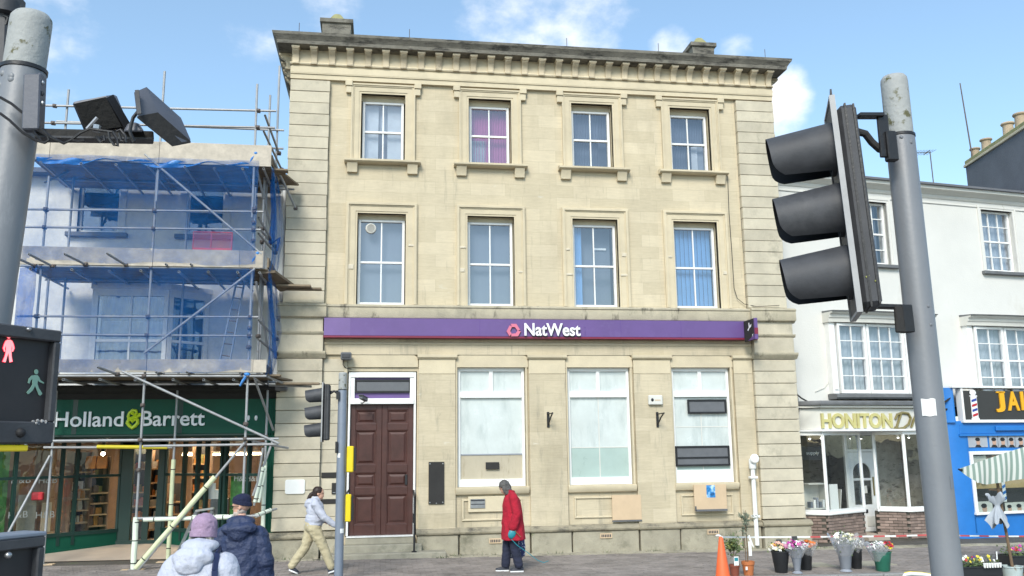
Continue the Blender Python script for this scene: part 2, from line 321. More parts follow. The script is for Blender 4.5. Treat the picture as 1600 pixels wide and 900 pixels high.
M['wpaper2'] = pm('whitened_glass_green', (.36, .46, .425), .3, .08, 2.2, 0, spec=.6)
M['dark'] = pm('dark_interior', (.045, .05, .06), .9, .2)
M['netcurtain'] = pm('net_curtain', (.36, .39, .43), .9, .12, 3)
M['whitenet'] = pm('white_net_curtain', (.68, .70, .72), .9, .1, 3); M['darkcurtain'] = pm('dim_curtain', (.11, .13, .17), .9, .2, 2)
M['purplecurtain'] = pm('purple_curtain', (.36, .08, .22), .9, .15, 3)
M['bluecurtain'] = pm('blue_blind', (.16, .33, .58), .8, .08, 3)
M['greyblind'] = pm('grey_blind', (.14, .165, .20), .8, .06, 2)
M['door'] = pm('mahogany_door_paint', (.060, .021, .016), .42, .25, 4, .12, 50, dirt_refl=[((.20, .10, .075), 14, .74, .02)])
M['purple'] = pm('purple_sign_panel', (.125, .070, .225), .38, .10, 1.2, 0, dirt_refl=((.17, .11, .28), .8, .55, .2))
M['purpledk'] = pm('purple_sign_side', (.10, .045, .22), .4, .1)
M['crimson'] = pm('crimson_trim', (.20, .015, .045), .4, .1)
M['pink'] = pm('pink_emblem', (.62, .16, .24), .4, .05)
M['letter'] = pm('white_letter', (.82, .82, .82), .35, .03)
M['black'] = pm('black_paint', (.012, .012, .014), .45, .3, 6, .1, 60)
M['blackdull'] = pm('black_board', (.022, .021, .02), .8, .3, 4, .2, 60, dirt_refl=((.08, .075, .065), 9, .72, .05))
M['greyplate'] = pm('grey_metal_plate', (.12, .125, .135), .45, .12, 5)
M['steel'] = pm('brushed_steel', (.40, .41, .42), .35, .1, 8, 0, metal=.8)
M['galv'] = pm('galvanised_tube', (.33, .335, .34), .55, .2, 5, .15, 50, metal=.35, objvar=.12, dirt_refl=[((.15, .11, .08), 5, .66, .1), ((.55, .54, .50), 11, .72, .05)])
M['couple'] = pm('coupler_steel', (.12, .10, .09), .6, .3, 12, .2, 60, metal=.4, dirt_refl=((.20, .09, .045), 10, .6, .1))
M['board'] = pm('scaffold_timber', (.44, .39, .32), .85, .22, 5, .3, 40, objvar=.15, dirt_refl=[((.62, .57, .47), 5, .62, .1), ((.16, .13, .10), 2.0, .62, .15)])
M['boarddk'] = pm('scaffold_deck_timber', (.20, .155, .105), .9, .25, 5, .3, 40, objvar=.2, dirt_refl=((.09, .075, .06), 2.2, .55, .2))
M['foam'] = pm('foam_sleeve', (.60, .63, .40), .7, .08, 4, .1, 30, dirt_refl=((.70, .73, .58), 3, .55, .2))
M['foampale'] = pm('pale_foam_sleeve', (.66, .72, .60), .7, .08, 4, .1, 30)
M['yellow'] = pm('yellow_tape', (.62, .52, .03), .6, .1, 5)
M['plastyellow'] = pm('yellow_button_box', (.75, .56, .01), .4, .06, 5)
M['net'] = netting('blue_debris_net', (.02, .15, .46), .235)
M['net2'] = netting('blue_debris_net_dense', (.06, .17, .5), .5)
M['tarp'] = pm('blue_tarpaulin', (.04, .20, .52), .45, .25, 6, .3, 20)
M['redmesh'] = pm('red_brick_guard', (.55, .09, .10), .6, .15, 5)
M['green'] = pm('dark_green_shop_paint', (.005, .075, .045), .5, .12, 1.5, .05, 40, spec=.22)
M['greendk'] = pm('green_black_shop_paint', (.008, .035, .028), .4, .15, 1.5)
M['limeletter'] = pm('lime_letter', (.55, .68, .02), .4, .05)
M['wood'] = pm('pale_shelf_wood', (.46, .30, .16), .6, .2, 6)
M['woodwall'] = pm('timber_display_board', (.27, .18, .12), .7, .25, 4, dirt_refl=((.16, .10, .06), 3, .5, .2, (3, 3, .3)))
M['ply'] = pm('plywood', (.56, .42, .275), .75, .08, 3, .1, 60, dirt_refl=((.40, .31, .19), 6, .6, .2, (.6, 1, 3)))
M['concrete'] = pm('concrete_step', (.30, .28, .22), .92, .2, 3, .4, 40, dirt_refl=[((.14, .14, .10), 2, .56, .2), ((.10, .13, .05), 2.6, .66, .1)])
M['polegrey'] = pm('grey_signal_pole', (.175, .185, .20), .45, .07, 3, .06, 60, dirt_refl=[((.30, .31, .32), 14, .71, .03), ((.10, .105, .115), 9, .64, .08, (1, 1, .12)), ((.28, .29, .30), 4, .60, .1, (1, 1, .2))])
M['polegreydk'] = pm('blue_grey_signal_pole', (.17, .20, .25), .5, .1, 3)
M['polecap'] = pm('mossy_pole_cap', (.32, .33, .32), .7, .1, 6, .2, 60, dirt_refl=[((.10, .095, .04), 15, .55, .06), ((.42, .43, .42), 20, .68, .04)])
M['visor'] = pm('black_polycarbonate', (.050, .052, .058), .58, .3, 8, .06, 120, spec=.35, dirt_refl=[((.30, .31, .32), 55, .765, .03), ((.075, .077, .082), 5, .50, .25)])
M['visorin'] = pm('black_visor_inside', (.012, .012, .014), .7, .2)
M['edge'] = pm('white_backing_border', (.33, .33, .33), .5, .15, 9, dirt_refl=((.16, .16, .16), 10, .6, .12))
M['moss'] = pm('moss_clump', (.26, .27, .08), .95, .4, 60)
M['brick'] = pm('red_brown_brick', (.25, .185, .155), .9, .2, 6, .3, 60, objvar=.25)
M['slate'] = pm('slate_render', (.135, .14, .155), .9, .15, 1.2, .4, 30, dirt_refl=[((.22, .20, .19), 1.1, .6, .2, (1, 1, .3))])
M['pot'] = pm('terracotta_chimney_pot', (.42, .33, .23), .9, .15, 5, .3, 40, objvar=.12, dirt_refl=((.17, .16, .10), 6, .58, .15))
M['lead'] = pm('lead_flashing', (.14, .145, .15), .65, .25, 4, .3, 30, dirt_refl=((.32, .31, .29), 7, .66, .08))
M['blue'] = pm('blue_shop_paint', (.018, .17, .52), .42, .1, 2)
M['gold'] = pm('gold_letter', (.58, .52, .22), .35, .08, 4, metal=.2)
M['golddk'] = pm('dull_gold_letter', (.22, .18, .07), .4, .1, 4, metal=.3)
M['amber'] = pm('amber_letter', (.80, .40, .01), .4, .05)
M['charcoal'] = pm('charcoal_sign', (.038, .036, .034), .4, .15, 2)
M['paint'] = pm('cream_shop_paint', (.62, .61, .56), .5, .06, 2)
M['wallpaper'] = pm('stone_pattern_wallpaper', (.36, .33, .28), .9, .25, 5, 0, dirt_refl=((.16, .14, .12), 3.2, .54, .1, (1, 1, 2.6)))
M['terracotta'] = pm('terracotta_pot', (.46, .15, .05), .75, .1, 6, .1, 50)
M['brownpot'] = pm('brown_plastic_pot', (.22, .06, .035), .5, .1, 6)
M['greybucket'] = pm('grey_bucket', (.27, .29, .33), .5, .06, 6)
M['blackbucket'] = pm('black_bucket', (.018, .019, .022), .5, .1, 6)
M['greenbucket'] = pm('green_bucket', (.02, .13, .085), .5, .1, 6)
M['cone'] = pm('orange_cone', (.78, .13, .035), .55, .08, 5, 0, dirt_refl=((.45, .12, .05), 4, .62, .1))
M['leaf'] = pm('leaf', (.09, .13, .045), .6, .35, 30)
M['olive'] = pm('olive_leaf', (.13, .16, .11), .6, .3, 30)
M['shopplant'] = pm('leaf_green_poster', (.05, .17, .035), .6, .6, 7)
M['soil'] = pm('soil', (.03, .022, .016), 1, .3, 20, .5, 60)
M['bark'] = pm('stem_bark', (.15, .10, .06), .9, .2, 20)
for nme, c in (('petal_white', (.80, .80, .76)), ('petal_pink', (.68, .17, .40)), ('petal_magenta', (.45, .05, .30)), ('petal_red', (.45, .02, .03)), ('petal_yellow', (.78, .62, .05)), ('petal_orange', (.60, .16, .03)), ('petal_purple', (.10, .03, .20)), ('petal_peach', (.80, .45, .35)), ('petal_cream', (.78, .73, .48))):
    M[nme] = pm(nme, c, .7, .15, 40)
M['cello'] = glass('cellophane', (.97, .97, .98), .10, .12, (.75, .75, .78), .22)
M['skin'] = pm('skin', (.56, .32, .23), .5, .06, 8, spec=.4)
M['kerb'] = pm('granite_kerb', (.26, .255, .245), .85, .15, 20, .3, 90, objvar=.08)
M['asphalt'] = pm('asphalt', (.05, .05, .052), .9, .2, 1.5, .5, 150, dirt_refl=((.075, .073, .07), 3, .6, .2))
M['paver'] = pm('block_paving', (.245, .215, .195), .9, .2, 1.3, .4, 120, dirt_refl=[((.135, .12, .105), .8, .50, .2), ((.33, .31, .28), 4, .68, .05), ((.08, .075, .07), 7, .71, .03), ((.40, .39, .36), 16, .76, .02)])
def island_var(m, amt):
    nt = m.node_tree; B = nt.nodes['Principled BSDF']; src = B.inputs['Base Color'].links[0].from_socket; g = nt.nodes.new('ShaderNodeNewGeometry')
    r = nt.nodes.new('ShaderNodeMapRange'); r.inputs['To Min'].default_value = 1-amt; r.inputs['To Max'].default_value = 1+amt; nt.links.new(g.outputs['Random Per Island'], r.inputs['Value'])
    x = nt.nodes.new('ShaderNodeMixRGB'); x.blend_type = 'MULTIPLY'; x.inputs['Fac'].default_value = 1; nt.links.new(src, x.inputs['Color1']); nt.links.new(r.outputs[0], x.inputs['Color2']); nt.links.new(x.outputs[0], B.inputs['Base Color'])
island_var(M['paver'], .15)
M['detector'] = pm('slate_grey_plastic', (.085, .092, .115), .5, .15, 6, .05, 80, dirt_refl=((.16, .165, .18), 30, .72, .05))
M['joint'] = pm('paving_joint', (.085, .078, .065), 1, .3, 3, .5, 80, dirt_refl=((.07, .10, .035), 1.5, .6, .1))
M['tile'] = pm('lobby_tile', (.40, .34, .28), .7, .12, 2)
M['roadwhite'] = pm('road_paint_white', (.68, .68, .65), .8, .15, 6)
M['roadyellow'] = pm('road_paint_yellow', (.62, .48, .08), .8, .15, 6)
# ================================================================== GROUND
def slope_sheet(x0, x1, y0, y1, dz):
    return MB().add([(x0, y0, gz(x0)+dz), (x1, y0, gz(x1)+dz), (x1, y1, gz(x1)+dz), (x0, y1, gz(x0)+dz)], [(0, 1, 2, 3)])
tag(slope_sheet(-400, 400, -400, 400, -.125).build('road', M['asphalt']), kind='structure')
KY = -4.50                                             # back of the kerb
pv = slope_sheet(-20, 26, KY, 9, -.012).build('pavement', M['joint']); tag(pv, kind='structure')
def pavers():
    mb = MB(); w, d, g = .215, .108, .008; y = KY+.004; row = 0
    while y < -.66:
        x = -9.5 + (w*.5 if row % 2 else 0)
        while x < 17.5:
            jz = random.uniform(-.0035, .0035); t = random.uniform(-.002, .002); z0 = gz(x)-.05
            a, b = x+g/2, x+w-g/2; c, e = y+g/2, y+d-g/2; zt = gz(x)+jz
            n = len(mb.v)
            mb.v += [(a, c, z0), (b, c, z0), (b, e, z0), (a, e, z0), (a, c, zt), (b, c, zt+t), (b, e, zt+t), (a, e, zt)]
            mb.f += [[4+n, 5+n, 6+n, 7+n], [n, 1+n, 5+n, 4+n], [1+n, 2+n, 6+n, 5+n], [3+n, n, 4+n, 7+n]]
            x += w
        y += d; row += 1
    o = mb.build('paving_block', M['paver'], pv, smooth=False, normals=False); tag(o, kind='stuff')
pavers()
# band of square setts along the foot of the buildings
sett_me = MB().box(-.098, .098, -.096, .096, -.06, .004).mesh('sett', M['plinth'], bevel=.012)
k = 0
for row in range(3):
    for i in range(99):
        x = -2.6 + i*.205 + (row % 2)*.1
        if x > 17: break
        if -1.3 < x < 1.45: continue
        o = link('sett', sett_me, pv); o.location = (x, -.56+row*.2, gz(x)+random.uniform(-.006, .004)); o.rotation_euler.z = random.uniform(-.03, .03)
for x, y in ((8.6, -3.2), (9.9, -3.15)):              # two pale service covers let into the paving
    fr = MB().box(x-.45, x+.45, y-.32, y+.32, gz(x)-.03, gz(x)+.008).box(x-.41, x+.41, y-.28, y+.28, gz(x)-.02, gz(x)+.012)
    fr.build('service_cover', M['concrete'], pv)
kb = tag(MB().box(-20, 26, KY-.15, KY, -.4, -.2).build('kerb', M['kerb']), kind='structure')
kme = MB().box(-.448, .448, KY-.15, KY-.003, -.2, .006).mesh('kerbstone', M['kerb'], bevel=.015)
for i in range(32):
    x = -11 + i*.905; o = link('kerbstone', kme, kb); o.location = (x, random.uniform(-.006, .006), gz(x)); o.rotation_euler.y = .009
far_pv = MB().box(-60, 60, -30, -15.6, -.6, .03).build('near_pavement', M['paver']); tag(far_pv, kind='structure')
isl = MB().box(-5.4, -1.6, -14.2, -10.0, -.3, .03).build('traffic_island', M['paver'], bevel=.02); tag(isl, kind='structure')

# ================================================================== BANK BUILDING
bank = thing('bank_building', 'four bay cream stone bank building with heavy bracketed cornice and purple sign', 'building', (4, 0, 0))
WX = [0.0, 2.613, 5.20, 7.775]                        # window centres
X0, X1 = -2.21, 10.02                                 # upper storeys
T1 = [(x-.57, x+.57, 5.66, 7.873) for x in WX]; T2 = [(x-.53, x+.53, 9.206, 10.872) for x in WX]
holes_wall(MB(), -1.28, 9.0, 5.3, 11.2, 0, .45, T1+T2).build('upper_wall', M['ashlar'], bank, bevel=0, smooth=False)
GW = [(1.80, 3.40, 1.47, 4.215), (4.415, 5.955, 1.47, 4.215), (6.99, 8.48, 1.47, 4.215)]
DOOR = (-.72, .86, .44, 4.12)
holes_wall(MB(), -2.1, 9.9, -.3, 4.5, .03, .45, GW+[DOOR]).build('lower_wall', M['ashlarlow'], bank, smooth=False)
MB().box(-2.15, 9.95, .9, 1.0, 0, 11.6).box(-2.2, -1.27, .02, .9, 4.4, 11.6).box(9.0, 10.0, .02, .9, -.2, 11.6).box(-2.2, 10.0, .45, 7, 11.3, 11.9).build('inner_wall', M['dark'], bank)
MB().box(9.96, 10.0, .3, 8, -.2, 11.6).box(-2.2, -2.16, .3, 8, -.2, 11.6).build('side_wall', M['ashlar'], bank)
# upper quoins, one block per course and side
n = 19; z0, z1 = 5.68, 11.12; h = (z1-z0)/n
for q in ((-2.19, -1.30), (9.02, 10.0)): MB().box(*q, -.05, .3, z0, z1).build('quoin_backing', M['cap'], bank)
ql = MB().box(-.465, .465, -.11, .2, -h/2+.005, h/2-.005).mesh('quoin_stone', M['quoin'], bevel=.008)
qr = MB().box(-.505, .505, -.11, .2, -h/2+.005, h/2-.005).mesh('quoin_stone', M['quoin'], bevel=.008)
for i in range(n):
    for me, x in ((ql, -1.75), (qr, 9.515)):
        o = link('quoin_stone', me, bank); o.location = (x+random.uniform(-.008, .008), random.uniform(-.006, .004), z0+h*(i+.5))
# lower quoin piers and the narrower strips beside them
z0, z1 = .60, 4.40; n = 13; h = (z1-z0)/n
for q in ((-2.28, -1.28, -.08), (9.06, 10.1, -.08), (-1.279, -.80, -.02)): MB().box(*q, .3, z0, z1).build('quoin_backing', M['cap'], bank)
ql = MB().box(-.50, .50, -.15, .2, -h/2+.006, h/2-.006).mesh('quoin_stone', M['quoin'], bevel=.010)
qr = MB().box(-.54, .54, -.15, .2, -h/2+.006, h/2-.006).mesh('quoin_stone', M['quoin'], bevel=.010)
qs = MB().box(-.24, .24, -.05, .2, -h/2+.004, h/2-.004).mesh('quoin_stone', M['quoin'], bevel=.006)
for i in range(n):
    for me, x in ((ql, -1.79), (qr, 9.585), (qs, -1.035)):
        o = link('quoin_stone', me, bank); o.location = (x+random.uniform(-.008, .008), random.uniform(-.006, .004), z0+h*(i+.5))
# pilasters of the ground storey with their caps
for a, b in ((-.80, -.73), (.90, 1.75), (3.48, 4.36), (6.03, 6.95), (8.56, 9.04)):
    MB().box(a, b, -.05, .3, .56, 4.05).build('pilaster', M['ashlarlow'], bank, bevel=.006)
    MB().box(a, b, -.055, .3, 4.056, 4.40).build('pilaster_cap', M['stone'], bank, bevel=.006)
    if b-a > .2:
        MB().prof([(-.055, 4.40), (-.085, 4.405), (-.12, 4.44), (-.125, 4.50), (.1, 4.50), (.1, 4.40)], a-.035, b+.035).build('pilaster_moulding', M['stone'], bank)
# lintels with rounded shoulders over the bays
for a, b in ((-.72, .88), (1.76, 3.47), (4.37, 6.02), (6.96, 8.55)):
    r = .13; pts = [(a, 4.215), (b, 4.215), (b, 4.50-r)]
    pts += [(b-r+r*math.cos(t), 4.50-r+r*math.sin(t)) for t in [R(q) for q in (22, 45, 68)]] + [(b-r, 4.5), (a+r, 4.5)]
    pts += [(a+r-r*math.sin(t), 4.50-r+r*math.cos(t)) for t in [R(q) for q in (22, 45, 68)]] + [(a, 4.5-r)]
    MB().prism(pts, -.015, .02).build('lintel', M['stone'], bank)
for (a, b, c, d) in GW:                                # plain stone margins to the windows
    for q in ((a-.045, a-.002), (b+.002, b+.045)): MB().box(*q, -.02, .2, 1.44, 4.213).build('window_surround', M['stone'], bank, bevel=.01)
    MB().prof([(-.02, 1.30), (-.05, 1.31), (-.07, 1.36), (-.09, 1.40), (-.09, 1.465), (.2, 1.465), (.2, 1.30)], a-.05, b+.05).build('window_sill', M['stone'], bank, bevel=.006)
    fr = MB()
    for e, f, g_, h_ in ((a+.1, b-.1, 1.16, 1.20), (a+.1, b-.1, .72, .76), (a+.1, a+.14, .76, 1.16), (b-.14, b-.1, .76, 1.16)): fr.box(e, f, -.005, .1, g_, h_)
    fr.build('apron_panel', M['stone'], bank, bevel=.008)
# frieze, string course and mouldings
MB().box(-1.27, 9.06, -.03, .4, 4.503, 5.34).build('frieze', M['ashlarlow'], bank)
MB().prof([(-.03, 4.73), (-.05, 4.735), (-.065, 4.78), (-.03, 4.80)], -1.27, 9.06).build('frieze_moulding', M['stone'], bank)
sc = [(.3, 5.30), (-.06, 5.30), (-.09, 5.335), (-.15, 5.345), (-.165, 5.37), (-.165, 5.58), (-.19, 5.60), (-.19, 5.635), (-.05, 5.675), (.3, 5.675)]
MB().prof(sc, -1.27, 9.06).build('string_course', M['string'], bank)
for a, b in ((-2.29, -1.274), (9.064, 10.12)):
    def brk(pr, x0, x1, ex): return MB().loft([[(x0-ex(y), y, z) for y, z in pr], [(x1+ex(y), y, z) for y, z in pr]])
    q = [(y-.10 if y < .2 else y, z) for y, z in sc]
    MB().prof(q, a-.05, b+.05).build('string_course', M['string'], bank)
    MB().box(a+.02, b-.02, -.17, .3, 5.015, 5.31).build('frieze_block', M['quoin'], bank, bevel=.008)
    MB().prof([(.3, 4.94), (-.17, 4.94), (-.20, 4.97), (-.22, 5.00), (-.22, 5.015), (.3, 5.015)], a-.03, b+.03).build('frieze_moulding', M['string'], bank)
    MB().box(a+.01, b-.01, -.17, .3, 4.56, 4.94).build('frieze_block', M['quoin'], bank, bevel=.008)
    MB().prof([(.3, 4.41), (-.16, 4.41), (-.18, 4.44), (-.24, 4.49), (-.26, 4.53), (-.26, 4.56), (.3, 4.56)], a-.05, b+.05).build('pier_cap', M['string'], bank)
# plinth stones and their weathered cap
def plinth(a, b, pr):
    z = gz((a+b)/2)
    MB().box(a+.003, b-.003, pr, .2, z-.3, .43).build('plinth_stone', M['plinth'], bank, bevel=.012)
    MB().prof([(.1, .43), (pr-.01, .433), (pr-.04, .455), (pr-.05, .49), (pr-.035, .525), (pr+.01, .55), (pr+.07, .575), (.1, .59)], a-.02, b+.02).build('plinth_moulding', M['cap'], bank)
for a, b, pr in ((-2.40, -1.26, -.24), (-1.23, -.86, -.12), (.88, 1.80, -.15), (1.83, 3.44, -.11), (3.47, 4.40, -.15), (4.43, 6.0, -.11), (6.03, 6.98, -.15), (7.01, 8.52, -.11), (8.55, 8.98, -.15), (9.02, 10.2, -.24)): plinth(a, b, pr)
for u, v in ((947, 837), (1114, 831), (774, 845)):     # terracotta air bricks in the plinth
    p = P(u, v, -.11)
    f = MB().box(p.x-.14, p.x+.14, -.135, -.09, p.z-.055, p.z+.055).build('air_brick', M['ply'], bank)
    g = MB()
    for i in range(6): g.box(p.x-.115+i*.04, p.x-.09+i*.04, -.138, -.12, p.z-.03, p.z+.03)
    g.build('vent_slot', M['dark'], f)
# doorsteps
MB().box(-.95, .98, -.30, .3, -.1, .28).build('doorstep', M['concrete'], bank, bevel=.015)
MB().box(-1.20, 1.50, -.62, .2, -.2, .13).build('doorstep', M['concrete'], bank, bevel=.02)
MB().box(-.70, .84, -.1, .35, .28, .43).build('threshold', M['concrete'], bank, bevel=.008)
MB().box(-.68, .82, -.12, .33, .431, .452).build('threshold_edge', M['white'], bank)
# first-floor architraves
def architrave(x0, x1, z0, z1, w, y, steps):
    mb = MB()
    for i, (o, yy) in enumerate(steps):                # stepped mouldings from the inside out
        o2 = steps[i+1][0] if i+1 < len(steps) else w
        a, b, c = x0-o, x1+o, z1+o; a2, b2, c2 = x0-o2, x1+o2, z1+o2
        mb.box(a2, a, yy, .1, z0, c).box(b, b2, yy, .1, z0, c).box(a2, b2, yy, .1, c, c2)
    return mb
for x0, x1, z0, z1 in T1:
    architrave(x0, x1, 5.676, z1, .27, 0, [(0, -.025), (.045, -.04), (.17, -.055), (.2, -.085), (.25, -.065)]).build('architrave', M['stone'], bank, smooth=False)
for x0, x1, z0, z1 in T2:
    architrave(x0, x1, 9.17, z1, .24, 0, [(0, -.03), (.05, -.045), (.17, -.065), (.2, -.085)]).build('architrave', M['stone'], bank, smooth=False)
    for s in (x0-.30, x1+.30):                         # little ears under the architrave band
        MB().box(s-.065, s+.065, -.09, .05, 10.86, 11.03).box(s-.085, s+.085, -.12, .05, 11.03, 11.165).build('ear_bracket', M['stone'], bank, bevel=.006)
    MB().prof([(.1, 9.08), (-.13, 9.08), (-.18, 9.10), (-.205, 9.12), (-.205, 9.165), (-.1, 9.19), (.16, 9.203), (.16, 9.08)], x0-.37, x1+.37).build('window_sill', M['stone'], bank)
    for s in (x0-.185, x1+.185):
        MB().prof([(.1, 8.86), (-.08, 8.86), (-.09, 8.93), (-.12, 9.01), (-.15, 9.078), (.1, 9.078)], s-.122, s+.122).build('sill_bracket', M['stone'], bank, bevel=.005)
for x0, x1, z0, z1 in T1:                             # pale mortar repairs to the jambs
    for s in (x0-.14, x1+.14):
        for z_ in (random.uniform(6.85, 7.1), random.uniform(6.3, 6.6)):
            if random.random() < .8: w_ = random.uniform(.05, .11); MB().box(s-w_, s+w_, -.059, -.03, z_, z_+random.uniform(.05, .12)).build('mortar_repair', M['repair'], bank, bevel=.008)
# main entablature
MB().prof([(.3, 11.155), (-.09, 11.155), (-.09, 11.27), (-.115, 11.275), (-.115, 11.295), (-.12, 11.30), (-.12, 11.45), (.3, 11.45)], -2.22, 10.03).build('architrave_band', M['stone'], bank)
MB().prof([(.3, 11.452), (-.10, 11.452), (-.10, 11.98), (.3, 11.98)], -2.20, 10.01).build('cornice_frieze', M['stone'], bank)
MB().prof([(.3, 11.50), (-.135, 11.50), (-.15, 11.53), (-.135, 11.555), (.3, 11.555)], -2.235, 10.045).build('frieze_moulding', M['stone'], bank)
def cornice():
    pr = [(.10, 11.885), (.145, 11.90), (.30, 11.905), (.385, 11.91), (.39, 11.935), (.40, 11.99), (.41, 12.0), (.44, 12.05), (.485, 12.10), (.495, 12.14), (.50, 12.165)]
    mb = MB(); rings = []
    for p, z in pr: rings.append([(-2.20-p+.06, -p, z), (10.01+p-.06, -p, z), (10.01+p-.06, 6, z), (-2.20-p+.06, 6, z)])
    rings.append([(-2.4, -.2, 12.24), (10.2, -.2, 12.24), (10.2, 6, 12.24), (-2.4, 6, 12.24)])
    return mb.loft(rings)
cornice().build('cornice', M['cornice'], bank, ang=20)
mm = MB().prof([(.1, 11.50), (-.11, 11.50), (-.175, 11.505), (-.175, 11.55), (-.15, 11.57), (-.16, 11.68), (-.21, 11.76), (-.29, 11.80), (-.29, 11.82), (-.32, 11.825), (-.32, 11.90), (.1, 11.90)], -.075, .075)
mm.box(-.095, .095, -.335, .02, 11.845, 11.9)
mme = mm.mesh('modillion', M['modillion'], bevel=.006)
nm = 29
for i in range(nm):
    o = link('modillion', mme, bank); o.location = (-2.10+i*(9.92+2.10)/(nm-1), 0, 0); o.rotation_euler.z = random.uniform(-.01, .01)
for s, x in ((-1, -2.2), (1, 10.01)):
    for q in (.25, .75, 1.2, 1.65):
        o = link('modillion', mme, bank); o.location = (x, q, 0); o.rotation_euler.z = s*math.pi/2
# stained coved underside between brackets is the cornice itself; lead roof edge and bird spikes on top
MB().box(-2.55, 10.35, -.42, -.36, 12.16, 12.20).build('roof_edge', M['moss'], bank)
for u, v in ((468, 30), (885, 43), (1028, 60), (1195, 80), (640, 35)):
    p = P(u, v, -.3); MB().tube((p.x, -.3, 12.15), (p.x, -.3, 12.48), .008, n=5).build('roof_spike', M['couple'], bank)
for u0, u1 in ((500, 551), (1077, 1119)):             # pedestals with their lichened caps
    y = .55; a = P(u0, 35, y).x; b = P(u1, 80, y).x; zt = P((u0+u1)/2, 30 if u0 < 600 else 67, y).z
    MB().loft([[(a+.1, y, 12.1), (b-.1, y, 12.1), (b-.1, y+.7, 12.1), (a+.1, y+.7, 12.1)], [(a+.05, y, zt-.12), (b-.05, y, zt-.12), (b-.05, y+.7, zt-.12), (a+.05, y+.7, zt-.12)], [(a, y-.05, zt-.1), (b, y-.05, zt-.1), (b, y+.75, zt-.1), (a, y+.75, zt-.1)], [(a, y-.05, zt), (b, y-.05, zt), (b, y+.75, zt), (a, y+.75, zt)]]).build('parapet_pedestal', M['cornice'], bank, smooth=False)
    c = (a+b)/2
    MB().loft([[(c-.20, y+.12, zt), (c+.20, y+.12, zt), (c+.20, y+.5, zt), (c-.20, y+.5, zt)], [(c-.17, y+.15, zt+.12), (c+.17, y+.15, zt+.12), (c+.17, y+.46, zt+.12), (c-.17, y+.46, zt+.12)], [(c-.09, y+.22, zt+.25), (c+.09, y+.22, zt+.25), (c+.09, y+.4, zt+.25), (c-.09, y+.4, zt+.25)], [(c-.05, y+.26, zt+.28), (c+.05, y+.26, zt+.28), (c+.05, y+.36, zt+.28), (c-.05, y+.36, zt+.28)]]).build('pedestal_cap', M['lichen'], bank, bevel=.03)

# ------------------------------------------------------------------ windows of the bank
def curtain(mat, x0, x1, z0, z1, y, parent, amp=.018, waves=14, name='curtain', top=None):
    MB().grid(lambda a, b: (x0+(x1-x0)*a, y+amp*math.sin(a*waves*6.28+math.sin(b*5)*.5)*(1-.3*b), z0+(z1-z0)*b), waves*6, 4).build(name, mat, parent, normals=False)
def sash(parent, x0, x1, z0, z1, y, name='sash_window', fr=.06, cols=2, bars=(), zmid=None, gl='glass', mat='white', bar=.028):
    zm = zmid or (z0+z1)/2; mb = MB()
    mb.box(x0, x0+fr, y, y+.1, z0, z1).box(x1-fr, x1, y, y+.1, z0, z1).box(x0+fr, x1-fr, y, y+.1, z1-fr*.9, z1).box(x0+fr, x1-fr, y, y+.1, z0, z0+fr*1.25)
    mb.box(x0+fr, x1-fr, y+.02, y+.09, zm-.025, zm+.025)
    w = mb.build(name, M[mat], parent, bevel=.004)
    xs = [x0+fr + (x1-x0-2*fr)*i/cols for i in range(cols+1)]
    zs = [z0+fr*1.25] + [z for z in bars if z < zm] + [zm] + [z for z in bars if z > zm] + [z1-fr*.9]
    g = MB()
    for x in xs[1:-1]: g.box(x-bar/2, x+bar/2, y+.03, y+.075, z0+fr, z1-fr*.5)
    for z in bars: g.box(x0+fr*.5, x1-fr*.5, y+.032, y+.073, z-bar/2, z+bar/2)
    if g.v: g.build('glazing_bar', M[mat], w)
    for i in range(cols):
        for j in range(len(zs)-1):
            q = y+.055 + (.012 if zs[j+1] <= zm+.01 else 0)
            MB().add([(xs[i], q, zs[j]), (xs[i+1], q, zs[j]), (xs[i+1], q+random.uniform(-.004, .004), zs[j+1]), (xs[i], q+random.uniform(-.004, .004), zs[j+1])], [(0, 1, 2, 3)]).build('pane', M[gl], w, normals=False)
    return w
for i, (x0, x1, z0, z1) in enumerate(T2):
    w = sash(bank, x0+.03, x1-.03, z0, z1-.13, .17); MB().box(x0-.02, x1+.02, .16, .3, z1-.13, z1+.01).build('window_head', M['stone'], w)
    a, b, c, d = x0+.06, x1-.06, z0, z1-.1
    if i == 0:
        curtain(M['whitenet'], a, a+.36, c, d, .36, w); curtain(M['whitenet'], b-.36, b, c, d, .36, w); curtain(M['netcurtain'], a, b, d-.7, d, .44, w); curtain(M['darkcurtain'], a, b, c, d, .55, w)
    elif i == 1:
        curtain(M['purplecurtain'], a, b, c, d, .40, w); curtain(M['netcurtain'], a, a+.40, c, d-.85, .39, w)
    elif i == 2:
        curtain(M['darkcurtain'], a, b, d-.75, d, .42, w); curtain(M['darkcurtain'], b-.22, b, c, d, .42, w); curtain(M['darkcurtain'], a, b, c, d, .6, w)
    else:
        curtain(M['whitenet'], b-.34, b-.18, c, d-.8, .36, w); curtain(M['darkcurtain'], a, b, d-.7, d, .42, w); curtain(M['netcurtain'], b-.25, b, c, c+.8, .40, w); curtain(M['darkcurtain'], a, b, c, d, .6, w)
